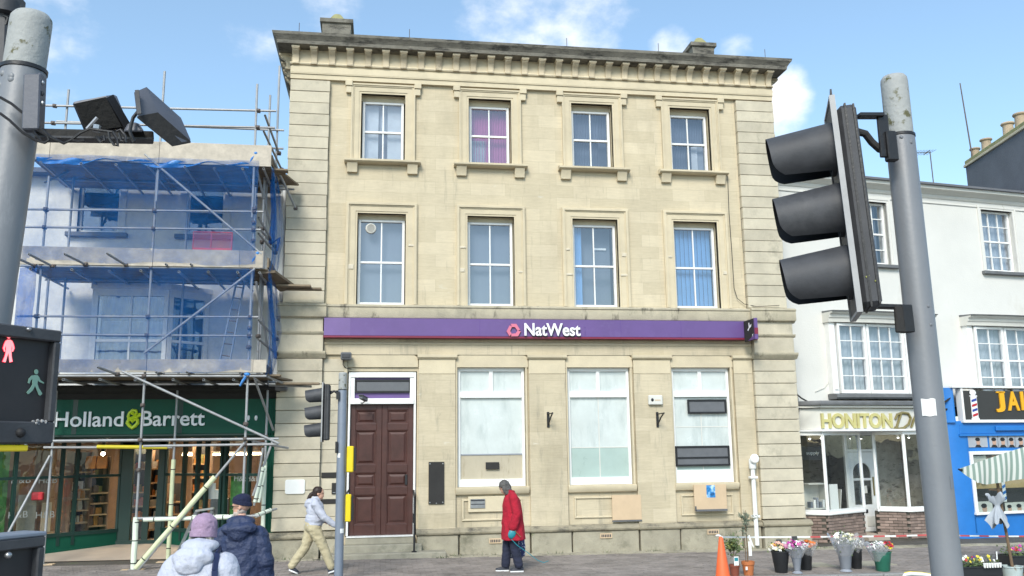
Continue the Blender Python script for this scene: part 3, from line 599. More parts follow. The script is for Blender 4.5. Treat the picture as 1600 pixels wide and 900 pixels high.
for i, (x0, x1, z0, z1) in enumerate(T1):
    w = sash(bank, x0+.02, x1-.02, z0+.02, z1-.11, .17); MB().box(x0-.02, x1+.02, .16, .3, z1-.11, z1+.01).build('window_head', M['stone'], w)
    a, b, c, d = x0+.06, x1-.06, z0, z1-.1
    if i < 2: curtain(M['greyblind'], a, b, c, d, .42, w, .003, 5, 'blind')
    elif i == 2:
        curtain(M['bluecurtain'], a, a+.24, c, d, .38, w, .01, 4, 'blind'); curtain(M['greyblind'], a, b, c, d, .6, w, .003, 5, 'blind')
        MB().box(x0+.66, x0+.98, .56, .59, 7.22, 7.27).build('strip_lamp', M['white'], w)
    else:
        for k_ in range(9):
            xx = a+(b-a)*(k_+.5)/9; MB().add([(xx-.062, .36, c), (xx+.058, .40, c), (xx+.058, .40, d), (xx-.062, .36, d)], [(0, 1, 2, 3)]).build('blind_slat', M['bluecurtain'], w, normals=False)
    if i == 0:                                         # round extractor fan let into the top pane
        p = P(579.5, 357, .2)
        f = MB().lathe([(.125, 0), (.13, .02), (.12, .05), (.095, .06), (.09, .03)], n=24, cap=False).xf(Matrix.Translation((p.x, .225, p.z)) @ Matrix.Rotation(R(90), 4, 'X')).build('extractor_fan', M['paint'], w)
        g = MB().lathe([(.094, .025), (.0, .026)], n=20).xf(Matrix.Translation((p.x, .225, p.z)) @ Matrix.Rotation(R(90), 4, 'X')); g.build('fan_back', M['dark'], f)
        g = MB()
        for k_ in range(-4, 5):
            q = k_*.02; hh = math.sqrt(max(.0, .09**2-q*q)); g.box(p.x+q-.005, p.x+q+.005, .175, .195, p.z-hh, p.z+hh)
        g.build('fan_grille', M['paint'], f)
for i, (x0, x1, z0, z1) in enumerate(GW):             # big ground floor windows, glass whitened inside
    fr = .075; y = .10; zt = 3.58; mb = MB()
    mb.box(x0+.01, x0+fr, y, y+.1, z0, z1).box(x1-fr, x1-.01, y, y+.1, z0, z1).box(x0+fr, x1-fr, y, y+.1, z1-.09, z1-.002).box(x0+fr, x1-fr, y, y+.1, z0+.002, z0+(.30 if i == 2 else .17))
    mb.box(x0+fr, x1-fr, y-.02, y+.1, zt-.075, zt+.065); xm = (x0+x1)/2; mb.box(xm-.045, xm+.045, y+.005, y+.1, zt+.065, z1-.09)
    w = mb.build('shop_window', M['white'], bank, bevel=.005)
    zb = z0+(.30 if i == 2 else .17)
    MB().box(x0+fr, xm-.045, y+.05, y+.06, zt+.065, z1-.09).build('pane', M['wpaper'], w); MB().box(xm+.045, x1-fr, y+.05, y+.06, zt+.065, z1-.09).build('pane', M['wpaper'], w)
    if i == 0:
        MB().box(x0+fr, x1-fr, y+.05, y+.06, 2.20, zt-.075).build('pane', M['wpaper'], w); MB().box(x0+fr, x1-fr, y+.055, y+.065, zb, 2.20).build('lower_pane', pm('beige_backing_board', (.44, .39, .29), .6, .1, 2, 0, dirt_refl=((.30, .25, .17), 5, .56, .2, (3, 3, .6))), w)
        MB().box(x0+fr, x1-fr, y+.04, y+.06, 2.185, 2.215).build('paper_edge', M['greybucket'], w)
    else:
        zz = 2.33 if i == 1 else 2.2
        MB().box(x0+fr, xm-.012, y+.05, y+.06, zz, zt-.075).build('pane', M['wpaper'], w); MB().box(xm+.012, x1-fr, y+.05, y+.06, zz, zt-.075).build('pane', M['wpaper'], w)
        MB().box(x0+fr, x1-fr, y+.05, y+.06, zb, zz-.012).build('pane', M['wpaper2'], w)
        b = MB().box(xm-.011, xm+.011, y+.045, y+.06, zb, zt-.075).box(x0+fr, x1-fr, y+.044, y+.058, zz-.011, zz+.011)
        if i == 2: b.box(x0+fr, x1-fr, y+.044, y+.058, 2.78, 2.80)
        b.build('inner_glazing_bar', M['paint'], w)
# door
dz0, dz1 = .452, 3.36
dm = MB()
dm.box(-.70, -.65, .02, .25, .455, 4.1).box(.79, .84, .02, .25, .455, 4.1).box(-.65, .79, .02, .25, 3.98, 4.1).box(-.65, .79, -.02, .25, 3.37, 3.50).box(-.65, -.56, .04, .25, 3.50, 3.98).box(.70, .79, .04, .25, 3.50, 3.98)
dfm = dm.build('door_frame', M['white'], bank, bevel=.006)
MB().box(-.56, .70, .10, .12, 3.50, 3.98).build('fanlight_panel', M['purple'], dfm)
for a, b in ((-.645, .068), (.072, .785)):
    lf = MB(); y = .10; st = .12
    lf.box(a, a+st, y, y+.05, dz0, dz1).box(b-st, b, y, y+.05, dz0, dz1)
    rails = [dz0, dz0+.22, 1.345-.02, 1.52, 1.87, 2.02, 2.86, 3.0, 3.26, dz1]
    rails = [(dz0, .68), (1.34, 1.50), (1.83, 2.0), (2.78, 2.92), (3.24, dz1)]
    for c, d in rails: lf.box(a+st, b-st, y, y+.05, c, d)
    leaf = lf.build('door_leaf', M['door'], bank, bevel=.006)
    for (c, d), (e, f) in zip(rails, rails[1:]):
        xa, xb = a+st, b-st; q = .055; rg = lambda i_, yy: [(xa+i_, yy, d+i_), (xb-i_, yy, d+i_), (xb-i_, yy, e-i_), (xa+i_, yy, e-i_)]
        MB().loft([rg(0, y+.035), rg(0.001, y+.012), rg(.02, y+.015), rg(.035, y+.034), rg(.05, y+.036), rg(.095, y+.012), rg(.10, y+.012)]).build('door_panel', M['door'], leaf, smooth=False)
MB().box(.60, .66, .085, .1, 1.55, 1.78).build('door_lock', M['black'], bank, bevel=.004)

# ------------------------------------------------------------------ things fixed to the bank front
sg = thing('fascia_sign', 'long purple fascia sign with white lettering above the ground floor windows', 'sign', (4, -.2, 4.85))
MB().box(-1.27, 9.14, -.24, -.032, 4.915, 5.325).build('sign_panel', M['purple'], sg, bevel=.006)
MB().box(-1.275, 9.145, -.246, -.03, 4.87, 4.913).build('bottom_trim', M['crimson'], sg, bevel=.004)
MB().box(-1.268, -.68, -.2445, -.2405, 4.92, 5.32).build('end_panel', pm('faded_purple_panel', (.16, .10, .27), .5, .1), sg)
for x in (2.3, 5.7, 7.2): MB().box(x-.004, x+.004, -.2425, -.238, 4.92, 5.32).build('panel_joint', M['purpledk'], sg)
a = P(819, 525, -.26); b = P(906, 506, -.26)
text_geo('NatWest', a.x, b.x, a.z, b.z+.0, -.28, .035, bold=.022).build('lettering', M['letter'], sg, smooth=False)
text_geo('NatWest', a.x+.012, b.x+.012, a.z-.02, b.z-.02, -.243, .03, bold=.022).build('lettering_return', M['black'], sg, smooth=False)
def emblem(cx, cz, r, y0, y1):
    mb = MB()
    for k_ in range(3):                                # three folded cube arms chasing each other
        an = R(120*k_)
        pts = [(-.42, .95), (.40, .95), (.92, .12), (.58, -.06), (.18, .48), (-.24, .48)]
        q = [(cx+r*(x*math.cos(an)-z*math.sin(an)), cz+r*(x*math.sin(an)+z*math.cos(an))) for x, z in pts]; mb.prism(q, y0, y1)
    return mb
c = P(802.5, 516.5, -.26)
emblem(c.x, c.z, .165, -.28, -.245).build('emblem', M['pink'], sg, smooth=False); emblem(c.x+.012, c.z-.018, .165, -.248, -.243).build('emblem_return', M['black'], sg, smooth=False)
p = P(914.5, 517, -.25); tg = MB()
for i in range(7): tg.box(p.x-.012+random.uniform(-.01, .02), p.x+.008, -.246, -.2405, p.z-.10+i*.03, p.z-.085+i*.03)
tg.build('adhesive_scar', M['purpledk'], sg)
bs = thing('projecting_sign', 'black projecting blade sign with torn white emblem at end of purple fascia', 'sign', (9.1, -.25, 4.95))
bx_, by0, by1 = P(1172, 515, -.62).x, -.86, -.26; bz0, bz1 = P(1178, 530, -.86).z, P(1178, 497, -.86).z
MB().box(bx_, bx_+.06, by0, by1, bz0, bz1).build('sign_face', M['blackdull'], bs, bevel=.004)
MB().box(bx_-.01, bx_+.07, by0-.05, by0-.002, bz0, bz1).build('sign_edge', M['purple'], bs, bevel=.004); MB().box(bx_-.012, bx_+.072, by0-.054, by0-.03, bz0+.12, bz0+.27).build('edge_stripe', M['crimson'], bs)
fr = MB(); sz = (bz1-bz0)/.53
for pts in ([(-.72, 5.34), (-.62, 5.30), (-.60, 5.39), (-.55, 5.38), (-.56, 5.27), (-.47, 5.21), (-.52, 5.18), (-.60, 5.24), (-.70, 5.27)], [(-.80, 5.08), (-.72, 5.0), (-.74, 5.07)]):
    fr.add([(bx_-.004, y, bz0+(z-4.93)*sz) for y, z in pts] + [(bx_+.001, y, bz0+(z-4.93)*sz) for y, z in pts], [list(range(len(pts))), list(range(len(pts), 2*len(pts)))[::-1]])
fr.build('emblem_fragment', M['letter'], bs, normals=False)
MB().add([(bx_-.003, by0, bz0+.005), (bx_-.003, by0, bz0+.12), (bx_-.003, by0+.4, bz0+.005)], [(0, 1, 2)]).build('corner_patch', M['purple'], bs, normals=False)
# small fittings
p = P(541, 557, -.15)
al = thing('alarm_box', 'small grey alarm box on the cornice above the bank door', 'alarm box', (p.x, -.1, p.z-.1))
MB().box(p.x-.12, p.x+.12, -.30, -.1, p.z-.085, p.z+.085).build('box_body', M['greyplate'], al, bevel=.02); MB().box(p.x-.09, p.x+.09, -.315, -.30, p.z-.05, p.z+.05).build('box_front', M['visor'], al, bevel=.01)
MB().path([(p.x-.05, -.2, p.z-.08), (p.x-.07, -.12, p.z-.18), (p.x-.02, -.06, p.z-.25), (p.x+.12, -.05, p.z-.28)], .009).build('cable', M['black'], al)
p = P(568, 624, -.3)
cc = thing('security_camera', 'little dark security camera on the white frame over the bank door', 'camera', (p.x, -.05, p.z))
MB().bar((p.x-.06, -.42, p.z+.045), (p.x+.06, -.18, p.z-.01), .09, .08).build('camera_body', M['greyplate'], cc, bevel=.012); MB().bar((p.x-.07, -.46, p.z+.09), (p.x+.06, -.16, p.z+.035), .12, .012).build('sun_shield', M['greyplate'], cc)
MB().path([(p.x+.04, -.2, p.z-.03), (p.x-.02, -.1, p.z-.07), (p.x-.06, -.02, p.z-.06)], .014).build('bracket', M['steel'], cc)
def plate(name, u0, v0, u1, v1, y, d, mat, label, cat, bev=.006):
    a = P(u0, v1, y); b = P(u1, v0, y); return solo(name, MB().box(a.x, b.x, y, y+d, a.z, b.z), M[mat], label, cat, bevel=bev)
def plaque():
    a = P(445, 772, -.19); b = P(476.5, 749, -.19); r = .04; pts = []
    for cx, cz, s in ((b.x-r, b.z-r, 0), (a.x+r, b.z-r, 90), (a.x+r, a.z+r, 180), (b.x-r, a.z+r, 270)):
        pts += [(cx+r*math.cos(R(s+t)), cz+r*math.sin(R(s+t))) for t in (0, 30, 60, 90)]
    return MB().prism(pts, -.185, -.155)
solo('blank_plaque', plaque(), M['white'], 'blank white rounded plaque on the stone pier beside the green shop', 'plaque')
plate('wall_plate', 502, 738, 526, 747, -.075, .024, 'blackdull', 'narrow black wall plate above the small square one by the door', 'plate')
wp = plate('intercom', 518, 754.5, 527, 772, -.085, .034, 'blackdull', 'small upright black intercom between two black plates by the door', 'intercom')
a = P(522, 768, -.09); MB().box(a.x-.03, a.x+.03, -.09, -.084, a.z-.03, a.z-.015).build('button_row', M['steel'], wp)
plate('wall_plate', 501, 779.5, 526, 787.5, -.075, .024, 'blackdull', 'narrow black wall plate behind the walking woman in the grey hoodie', 'plate')
a = P(669.5, 788, -.07); b = P(694, 721.5, -.07)
nb = solo('notice_board', MB().box(a.x, b.x, -.085, -.052, a.z, b.z), M['blackdull'], 'tall blank black notice board on the pilaster beside the bank door', 'notice board', bevel=.004)
for x, z in ((a.x+.03, a.z+.04), (b.x-.03, a.z+.04), (a.x+.03, b.z-.04), (b.x-.03, b.z-.04), ((a.x+b.x)/2, a.z+.02)): MB().box(x-.012, x+.012, -.09, -.084, z-.012, z+.012).build('screw', M['steel'], nb)
for u, v, lab in ((857, 655, 'black iron sign bracket on the pilaster between the first two large windows'), (1028, 655, 'black iron sign bracket under the small cream alarm box')):
    p = P(u, v, -.1); t = thing('wall_bracket', lab, 'bracket', (p.x, -.05, p.z))
    MB().box(p.x-.03, p.x+.03, -.075, -.05, p.z-.19, p.z+.17).build('mounting_plate', M['black'], t, bevel=.006)
    MB().path([(p.x, -.08, p.z-.12), (p.x+.02, -.30, p.z+.05), (p.x+.02, -.52, p.z+.13)], .018).path([(p.x, -.08, p.z+.12), (p.x+.02, -.52, p.z+.13)], .014).build('arm', M['black'], t)
p = P(1024.5, 625.5, -.1)
ab = thing('alarm_bell', 'cream rectangular alarm bell box high on the pilaster beside last window', 'alarm box', (p.x, -.05, p.z))
MB().box(p.x-.18, p.x+.17, -.13, -.05, p.z-.11, p.z+.12).build('bell_box', M['paint'], ab, bevel=.02)
MB().ell((p.x-.09, -.132, p.z+.01), (.035, .008, .04)).build('printed_mark', M['black'], ab); MB().box(p.x-.03, p.x+.11, -.1325, -.129, p.z-.01, p.z+.015).build('printed_name', M['ply'], ab)
# night safe under the first large window
a = P(731.5, 800.5, -.02); b = P(789, 779, -.02)
ns = thing('night_safe', 'steel night safe drawer set in a pale stone slab under first window', 'night safe', ((a.x+b.x)/2, 0, a.z))
MB().box(a.x, b.x, -.03, .03, a.z, b.z+.06).build('slab', M['stone'], ns, bevel=.008); c = P(735, 794.5, -.05); d = P(758, 779.5, -.05)
MB().box(c.x, d.x, -.05, -.03, c.z, d.z).build('drawer', M['steel'], ns, bevel=.004); MB().box(c.x+.01, d.x-.01, -.054, -.049, c.z+.08, c.z+.10).box(c.x+.01, d.x-.01, -.056, -.049, d.z-.045, d.z-.012).build('drawer_slot', M['dark'], ns)
a = P(957.5, 813, -.06); b = P(1001.5, 773, -.06)
pb = thing('plywood_board', 'bare plywood board screwed below the middle large window', 'board', ((a.x+b.x)/2, 0, a.z))
MB().box(a.x, b.x, -.06, -.032, a.z, b.z).build('plywood_sheet', M['ply'], pb, bevel=.003); MB().box(a.x-.01, b.x, -.075, -.03, a.z-.035, a.z-.004).build('steel_ledge', M['greyplate'], pb)
a = P(1085.5, 797, -.11); b = P(1134, 756.5, -.11)
pb = thing('plywood_board', 'plywood board with a blue poster and steel ledge under last window', 'board', ((a.x+b.x)/2, 0, a.z))
MB().box(a.x, b.x, -.125, -.095, a.z, b.z).build('plywood_sheet', M['ply'], pb, bevel=.003); MB().box(a.x+.01, b.x-.02, -.19, -.126, a.z-.03, a.z+.015).box(a.x+.0, a.x+.02, -.19, -.126, a.z-.02, a.z+.09).build('steel_ledge', M['greyplate'], pb)
def poster_mat():
    m, nt, N, L, B = mat_base('blue_poster_print'); g = N.new('ShaderNodeNewGeometry'); z = N.new('ShaderNodeTexNoise'); z.inputs['Scale'].default_value = 9; z.inputs['Detail'].default_value = 3; L.new(g.outputs['Position'], z.inputs['Vector'])
    r = N.new('ShaderNodeValToRGB'); r.color_ramp.elements[0].color = (.01, .04, .12, 1); r.color_ramp.elements[0].position = .35; r.color_ramp.elements[1].color = (.55, .75, .85, 1); r.color_ramp.elements[1].position = .68
    e = r.color_ramp.elements.new(.5); e.color = (.02, .22, .55, 1); L.new(z.outputs['Fac'], r.inputs[0]); L.new(r.outputs[0], B.inputs['Base Color']); return m
c = P(1104.5, 777.5, -.13); d = P(1117, 758, -.13); MB().box(c.x, d.x, -.129, -.1255, c.z, d.z).build('poster', poster_mat(), pb)
def framed(u0, v0, u1, v1, lab, bars, y=.095):
    a = P(u0, v1, y); b = P(u1, v0, y); f = .045; t = thing('security_hatch', lab, 'hatch', ((a.x+b.x)/2, y, a.z))
    MB().box(a.x, b.x, y-.03, y+.01, a.z, a.z+f).box(a.x, b.x, y-.03, y+.01, b.z-f, b.z).box(a.x, a.x+f, y-.03, y+.01, a.z+f, b.z-f).box(b.x-f, b.x, y-.03, y+.01, a.z+f, b.z-f).build('hatch_frame', M['black'], t, bevel=.006)
    MB().box(a.x+f, b.x-f, y-.008, y+.005, a.z+f, b.z-f).build('hatch_panel', M['greyplate'], t)
    for q in bars: z = a.z+(b.z-a.z)*q; MB().box(a.x+f, b.x-f, y-.025, y, z-.02, z+.02).build('hatch_bar', M['black'], t)
framed(1074.5, 624, 1134, 646.5, 'black framed grey hatch behind glass near top of last window', [])
framed(1056, 696, 1139, 729, 'black framed wide hatch with crossbar at foot of last window', [.42])
framed(554, 593, 642, 614, 'grey hatch strip across the purple fanlight above the bank door', [], .075)
plate('letter_slot', 759, 722, 780, 733.5, .10, .02, 'blackdull', 'small black slot plate in the boarded foot of the first large window', 'plate', .003)
wd = MB()
for x_, n_ in ((-1.9, 4), (1.75, 6), (2.5, 4), (4.05, 7), (5.2, 4), (6.3, 8), (8.62, 6), (10.4, 9), (1.42, 8), (-1.1, 5)):
    for _ in range(n_*3):
        p_ = V((x_+random.gauss(0, .10), -.26-random.random()*.06 if x_ > -1.2 and x_ < 8.9 else -.34-random.random()*.05, gz(x_)))
        if x_ in (1.42, -1.1): p_.y -= .40
        d_ = V((random.gauss(0, .5), random.gauss(-.3, .4), 1)).normalized()*random.uniform(.03, .10); e_ = d_.orthogonal().normalized()*.007; wd.add([p_-e_, p_+e_, p_+d_], [(0, 1, 2)])
tag(wd.build('weeds', M['leaf'], normals=False), 'short green weeds growing along the foot of the bank wall', 'weeds', kind='stuff')
# drain pipe
q = P(1183, 730, -.2)
dp = thing('drainpipe', 'white drainpipe with round hopper at the corner of the stone pier', 'drainpipe', (8.83, -.15, 0))
MB().tube((8.83, -.20, .02), (8.83, -.20, 1.80), .052, n=14).build('pipe', M['white'], dp)
MB().lathe([(.075, 1.78), (.085, 1.80), (.085, 1.98), (.07, 2.02)], (8.83, -.2, 0), 14).build('hopper', M['white'], dp)
MB().lathe([(.105, 0), (.11, .03), (.09, .05), (.05, .052)], n=18).xf(Matrix.Translation((8.84, -.30, 2.02)) @ Matrix.Rotation(R(90), 4, 'X')).build('rodding_cover', M['white'], dp)
for z in (.65, 1.55): MB().box(8.74, 8.92, -.275, -.12, z, z+.06).build('pipe_clip', M['white'], dp, bevel=.01)
hr = thing('handrail', 'black iron handrail post standing on the step by the bank door', 'handrail', (.80, -.45, .13))
a = P(643, 868, -.5); MB().path([(.80, -.5, .13), (.80, -.5, 1.22), (.80, -.46, 1.29), (.80, -.05, 1.42)], .022).build('rail', M['black'], hr); MB().lathe([(.06, .13), (.06, .145), (.03, .16)], (.80, -.5, 0), 12).build('base_flange', M['black'], hr)
MB().tube((.80, -.5, .75), (.80, -.5, .95), .032, n=10).build('collar', M['black'], hr)
cb = [P(u, v, -.06) for u, v in ((1137, 275), (1139, 330), (1144, 400), (1147, 450), (1152, 466), (1163, 475), (1180, 480), (1215, 478))]
cb[-2].y = cb[-1].y = -.16
solo('wall_cable', MB().path(cb, .008, 5), M['blackdull'], 'thin dark cable running down the stone beside the last upper windows', 'cable')
# ================================================================== SHOP BUILDING BESIDE THE BANK
WY = .70
sb = thing('shop_building', 'dirty white rendered building behind blue scaffold netting above the green shop', 'building', (-7, WY, 0))
UW = [(P(122, 335, WY).x, P(187, 335, WY).x), (P(291, 335, WY).x, P(351, 335, WY).x)]
uz0, uz1 = P(150, 364, WY).z, 8.62
bx0, bx1 = -6.35, -4.05
holes_wall(MB(), -13, -2.28, 3.3, 8.75, WY, WY+.35, [(a, b, uz0, uz1) for a, b in UW] + [(bx0, bx1, 3.9, 5.95)]).build('render_wall', M['greyrender'], sb, smooth=False)
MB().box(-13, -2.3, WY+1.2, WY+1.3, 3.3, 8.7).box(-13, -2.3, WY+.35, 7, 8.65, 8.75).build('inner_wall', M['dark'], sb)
MB().box(-13, -2.28, WY-.35, 7, 8.752, 8.86).build('roof', M['slate'], sb)
for a, b in UW:
    w = sash(sb, a+.01, b-.01, uz0+.01, uz1, WY+.08, cols=1, fr=.05)
    for q in ((a-.14, a), (b, b+.14)): MB().box(*q, WY-.03, WY+.06, uz0, uz1).build('window_surround', M['greyrender'], sb)
    MB().box(a-.22, b+.22, WY-.14, WY+.05, uz0-.11, uz0-.005).build('window_sill', M['lead'], sb, bevel=.01)
def bay():
    yf = WY-.62; za, zb = 3.95, 5.98; fx0, fx1 = P(150, 500, yf).x-.06, P(258, 500, yf).x+.06
    q0, q1 = V((bx0-.05, WY, 0)), V((bx1+.05, WY, 0)); p0, p1 = V((fx0, yf, 0)), V((fx1, yf, 0))
    mb = MB()
    def panel(a, b, cols, mb, w):                      # one face of the bay between two plan points
        d = (b-a); L_ = d.length; d.normalize(); nrm = V((d.y, -d.x, 0))
        def bx(s0, s1, z0, z1, t=.05): mb.obox(a+d*(s0+s1)/2+V((0, 0, (z0+z1)/2)), d*(s1-s0)/2, nrm*t, V((0, 0, (z1-z0)/2)))
        f = .09; bx(0, f, za, zb); bx(L_-f, L_, za, zb); bx(f, L_-f, zb-.16, zb); bx(f, L_-f, za, za+.35); bx(f, L_-f, 4.78, 4.84, .04)
        for i in range(1, cols): s = f+(L_-2*f)*i/cols; bx(s-.02, s+.02, za+.35, zb-.16, .03)
        return [(a+d*(f+(L_-2*f)*i/cols), a+d*(f+(L_-2*f)*(i+1)/cols)) for i in range(cols)]
    cells = panel(q0, p0, 1, mb, 0) + panel(p0, p1, 2, mb, 0) + panel(p1, q1, 1, mb, 0)
    w = mb.build('bay_window', M['white'], sb, smooth=False)
    for a, b in cells:
        for z0, z1 in ((za+.35, 4.78), (4.84, zb-.16)):
            MB().add([(a.x, a.y, z0), (b.x, b.y, z0), (b.x, b.y, z1), (a.x, a.y, z1)], [(0, 1, 2, 3)]).build('pane', M['glass'], w, normals=False)
    MB().prism([(0, 0), (1, 0), (1, 1), (0, 1)], 0, 1)
    top = [(q0.x-.1, WY), (p0.x-.06, yf-.1), (p1.x+.06, yf-.1), (q1.x+.1, WY)]
    MB().add([(x, y, zb) for x, y in top]+[(x, y, zb+.12) for x, y in top], [(0, 1, 2, 3), (4, 5, 6, 7), (0, 1, 5, 4), (1, 2, 6, 5), (2, 3, 7, 6), (3, 0, 4, 7)]).build('bay_cornice', M['white'], w)
    curtain(M['netcurtain'], fx0+.1, fx1-.1, za+.3, 5.3, yf+.35, w, .02, 10); curtain(M['greyblind'], fx0, fx1, za, zb, yf+.7, w)
bay()
MB().path([(-2.33, WY-.12, 8.6), (-2.33, WY-.12, 3.8)], .05, 10).build('downpipe', M['white'], sb)
MB().box(-2.62, -2.26, WY-.03, WY, 3.8, 8.7).build('corner_strip', M['white'], sb)

# ------------------------------------------------------------------ the green shop front
sf = thing('shopfront', 'dark green health food shopfront with deep lobby and white lettered fascia', 'shopfront', (-5.5, .2, .05))
FX0, FX1 = -11.5, -2.235
MB().box(FX0, FX1, .0, .4, 2.735, 3.665).build('fascia_board', M['green'], sf, bevel=.01)
for x in (-6.55, -4.35): MB().box(x-.05, x+.05, -.004, .01, 2.75, 3.64).build('fascia_joint', M['greendk'], sf)
MB().prof([(.4, 3.50), (-.012, 3.50), (-.05, 3.54), (-.10, 3.62), (-.28, 3.68), (-.30, 3.70), (-.30, 3.79), (.7, 3.84)], FX0, -2.20).build('fascia_cornice', M['blackdull'], sf)
MB().box(-2.30, -2.04, -.33, .3, 3.66, 3.80).build('cornice_cap', M['lead'], sf, bevel=.02)
MB().prof([(.3, 2.66), (-.02, 2.66), (-.06, 2.70), (-.06, 2.733), (.3, 2.733)], FX0, FX1).build('fascia_moulding', M['greendk'], sf)
pil = MB().box(-2.46, -2.235, -.06, .35, .0, 3.5)
for i in range(3): pil.box(-2.43+i*.06, -2.40+i*.06, -.075, 0, .35, 3.45)
pil.box(-2.48, -2.225, -.09, .3, 0, .3).build('pilaster', M['green'], sf, bevel=.006)
# plan of the glazing: canted in to a door set back in the lobby
DY = 2.2
def on_line(A, B, u, v=760):
    d = FWD*F_PX + RT*(u-800) - UP*(v-450); ex, ey = B[0]-A[0], B[1]-A[1]
    # CAM + t*d = A + s*e
    det = d.x*(-ey) - d.y*(-ex); rx, ry = A[0]-CAM.x, A[1]-CAM.y
    s = (d.x*ry - d.y*rx)/det
    return s
L0 = (P(-30, 760, .2).x, .2); L1 = (P(188, 760, DY).x, DY); R0 = (P(257, 760, DY).x, DY); R1 = (P(427, 760, .12).x, .12)
def canted(A, B, us, name, floor_b):
    a, b = V((A[0], A[1], 0)), V((B[0], B[1], 0)); d = b-a; L_ = d.length; e = d.normalized(); nr = V((e.y, -e.x, 0))
    ss = [0]+[on_line(A, B, u)*L_ for u in us]+[L_]
    fr = MB(); bx = lambda s0, s1, z0, z1, t=.04: fr.obox(a+e*(s0+s1)/2+V((0, 0, (z0+z1)/2)), e*(s1-s0)/2, nr*t, V((0, 0, (z1-z0)/2)))
    for s in ss: bx(s-.035, s+.035, .3, 2.70, .05)
    bx(0, L_, 1.79, 1.85); bx(0, L_, 2.62, 2.72); bx(0, L_, .50, .58, .06)
    w = fr.build(name, M['greendk'], sf, smooth=False)
    rs = MB(); rs.obox(a+e*L_/2+V((0, 0, .25)), e*L_/2, nr*.035, V((0, 0, .27))); rs.obox(a+e*L_/2+V((0, 0, .08)), e*L_/2, nr*.05, V((0, 0, .14)))
    rs.build('stallriser', M['green'], w, smooth=False)
    for s0, s1 in zip(ss, ss[1:]):
        for z0, z1 in ((.58, 1.79), (1.85, 2.62)):
            p, q = a+e*(s0+.035), a+e*(s1-.035); MB().add([(p.x, p.y, z0), (q.x, q.y, z0), (q.x, q.y, z1), (p.x, p.y, z1)], [(0, 1, 2, 3)]).build('pane', M['shopglass'], w, normals=False)
    return a, e, L_
canted(L0, L1, (22, 95, 118), 'display_window', 0)
canted(R0, R1, (287, 308, 322, 346, 352, 388), 'display_window', 0)
# door opening: dark frame, leaves folded back
fr = MB(); dz = .22
for x0, x1 in ((L1[0]-.05, L1[0]+.28), (R0[0]-.16, R0[0]+.05)): fr.box(x0, x1, DY-.05, DY+.08, dz-.2, 2.72)
fr.box(L1[0], R0[0], DY-.05, DY+.08, 2.45, 2.72); xm = P(232, 760, DY).x; fr.box(xm-.10, xm+.04, DY-.02, DY+.05, dz, 2.45)
fr.build('door_frame', M['greendk'], sf, smooth=False)
MB().box(L1[0]+.28, xm-.1, DY, DY+.02, .25, 2.45).build('door_pane', M['shopglass'], sf)
MB().box(L1[0]-.02, R0[0]+.05, DY-.06, DY, dz-.2, .30).build('door_kickboard', M['greendk'], sf)
lb = MB().add([(L0[0], .15, gz(-8)+.006), (R1[0], .15, gz(-3)+.006), (R1[0], DY, dz), (L0[0], DY, dz), (R1[0], 8, dz), (L0[0]-3, 8, dz), (L0[0]-3, DY, dz)], [(0, 1, 2, 3), (6, 2, 4, 5)])
tag(lb.build('lobby_floor', M['tile'], None, normals=False), kind='structure')
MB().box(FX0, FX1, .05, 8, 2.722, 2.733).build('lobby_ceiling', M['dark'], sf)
brown = pm('shop_inside_wall', (.20, .13, .085), .8, .2)
MB().box(-12, -2.3, 6.5, 6.6, 0, 3).box(-2.40, -2.3, .4, 6.5, 0, 2.72).box(-12, -11.9, .4, 6.5, 0, 2.72).build('inner_wall', brown, sf)
# lettering
def word(t, u0, u1, v0, v1, y, mat, parent, depth=.04, bold=.0, name='lettering'):
    a = P(u0, v1, y); b = P(u1, v0, y); return text_geo(t, a.x, b.x, a.z, b.z, y, depth, bold).build(name, M[mat], parent, smooth=False)
word('Holland', 85, 194.5, 643, 667.5, -.01, 'letter', sf, bold=.012); word('Barrett', 221, 321, 641.5, 666, -.01, 'letter', sf, bold=.012)
c = P(207.5, 654, -.03); am = MB(); k_ = .0155
amp = [(-6, -3), (-7, -6), (-4, -10), (0, -13), (4, -10), (7, -6), (6.5, -2), (3, -.5), (0, -4), (-3, -.5), (-6, -3)]
am.path([(c.x+x*k_, c.y, c.z+z*k_) for x, z in amp], .042, 6)
am.path([(c.x+x*k_, c.y, c.z+z*k_) for x, z in [(-5, -1), (-6.5, 3), (-5, 8), (-1, 11.5), (4, 11), (5, 7.5), (2, 5), (-1, 7), (.5, 9)]], .034, 6)
am.path([(c.x+x*k_, c.y, c.z+z*k_) for x, z in [(-4, 0), (1, 1.5), (5, 2), (9, 4.5)]], .034, 6); am.ell((c.x+9*k_, c.y, c.z+5*k_), (.045, .04, .045), 8, 6)
am.build('ampersand', M['limeletter'], sf)
for u, v in ((388, 653), (400, 653)): p = P(u, v, -.01); MB().ell((p.x, -.01, p.z), (.035, .02, .06), 8, 5).build('fixing_plug', M['letter'], sf)
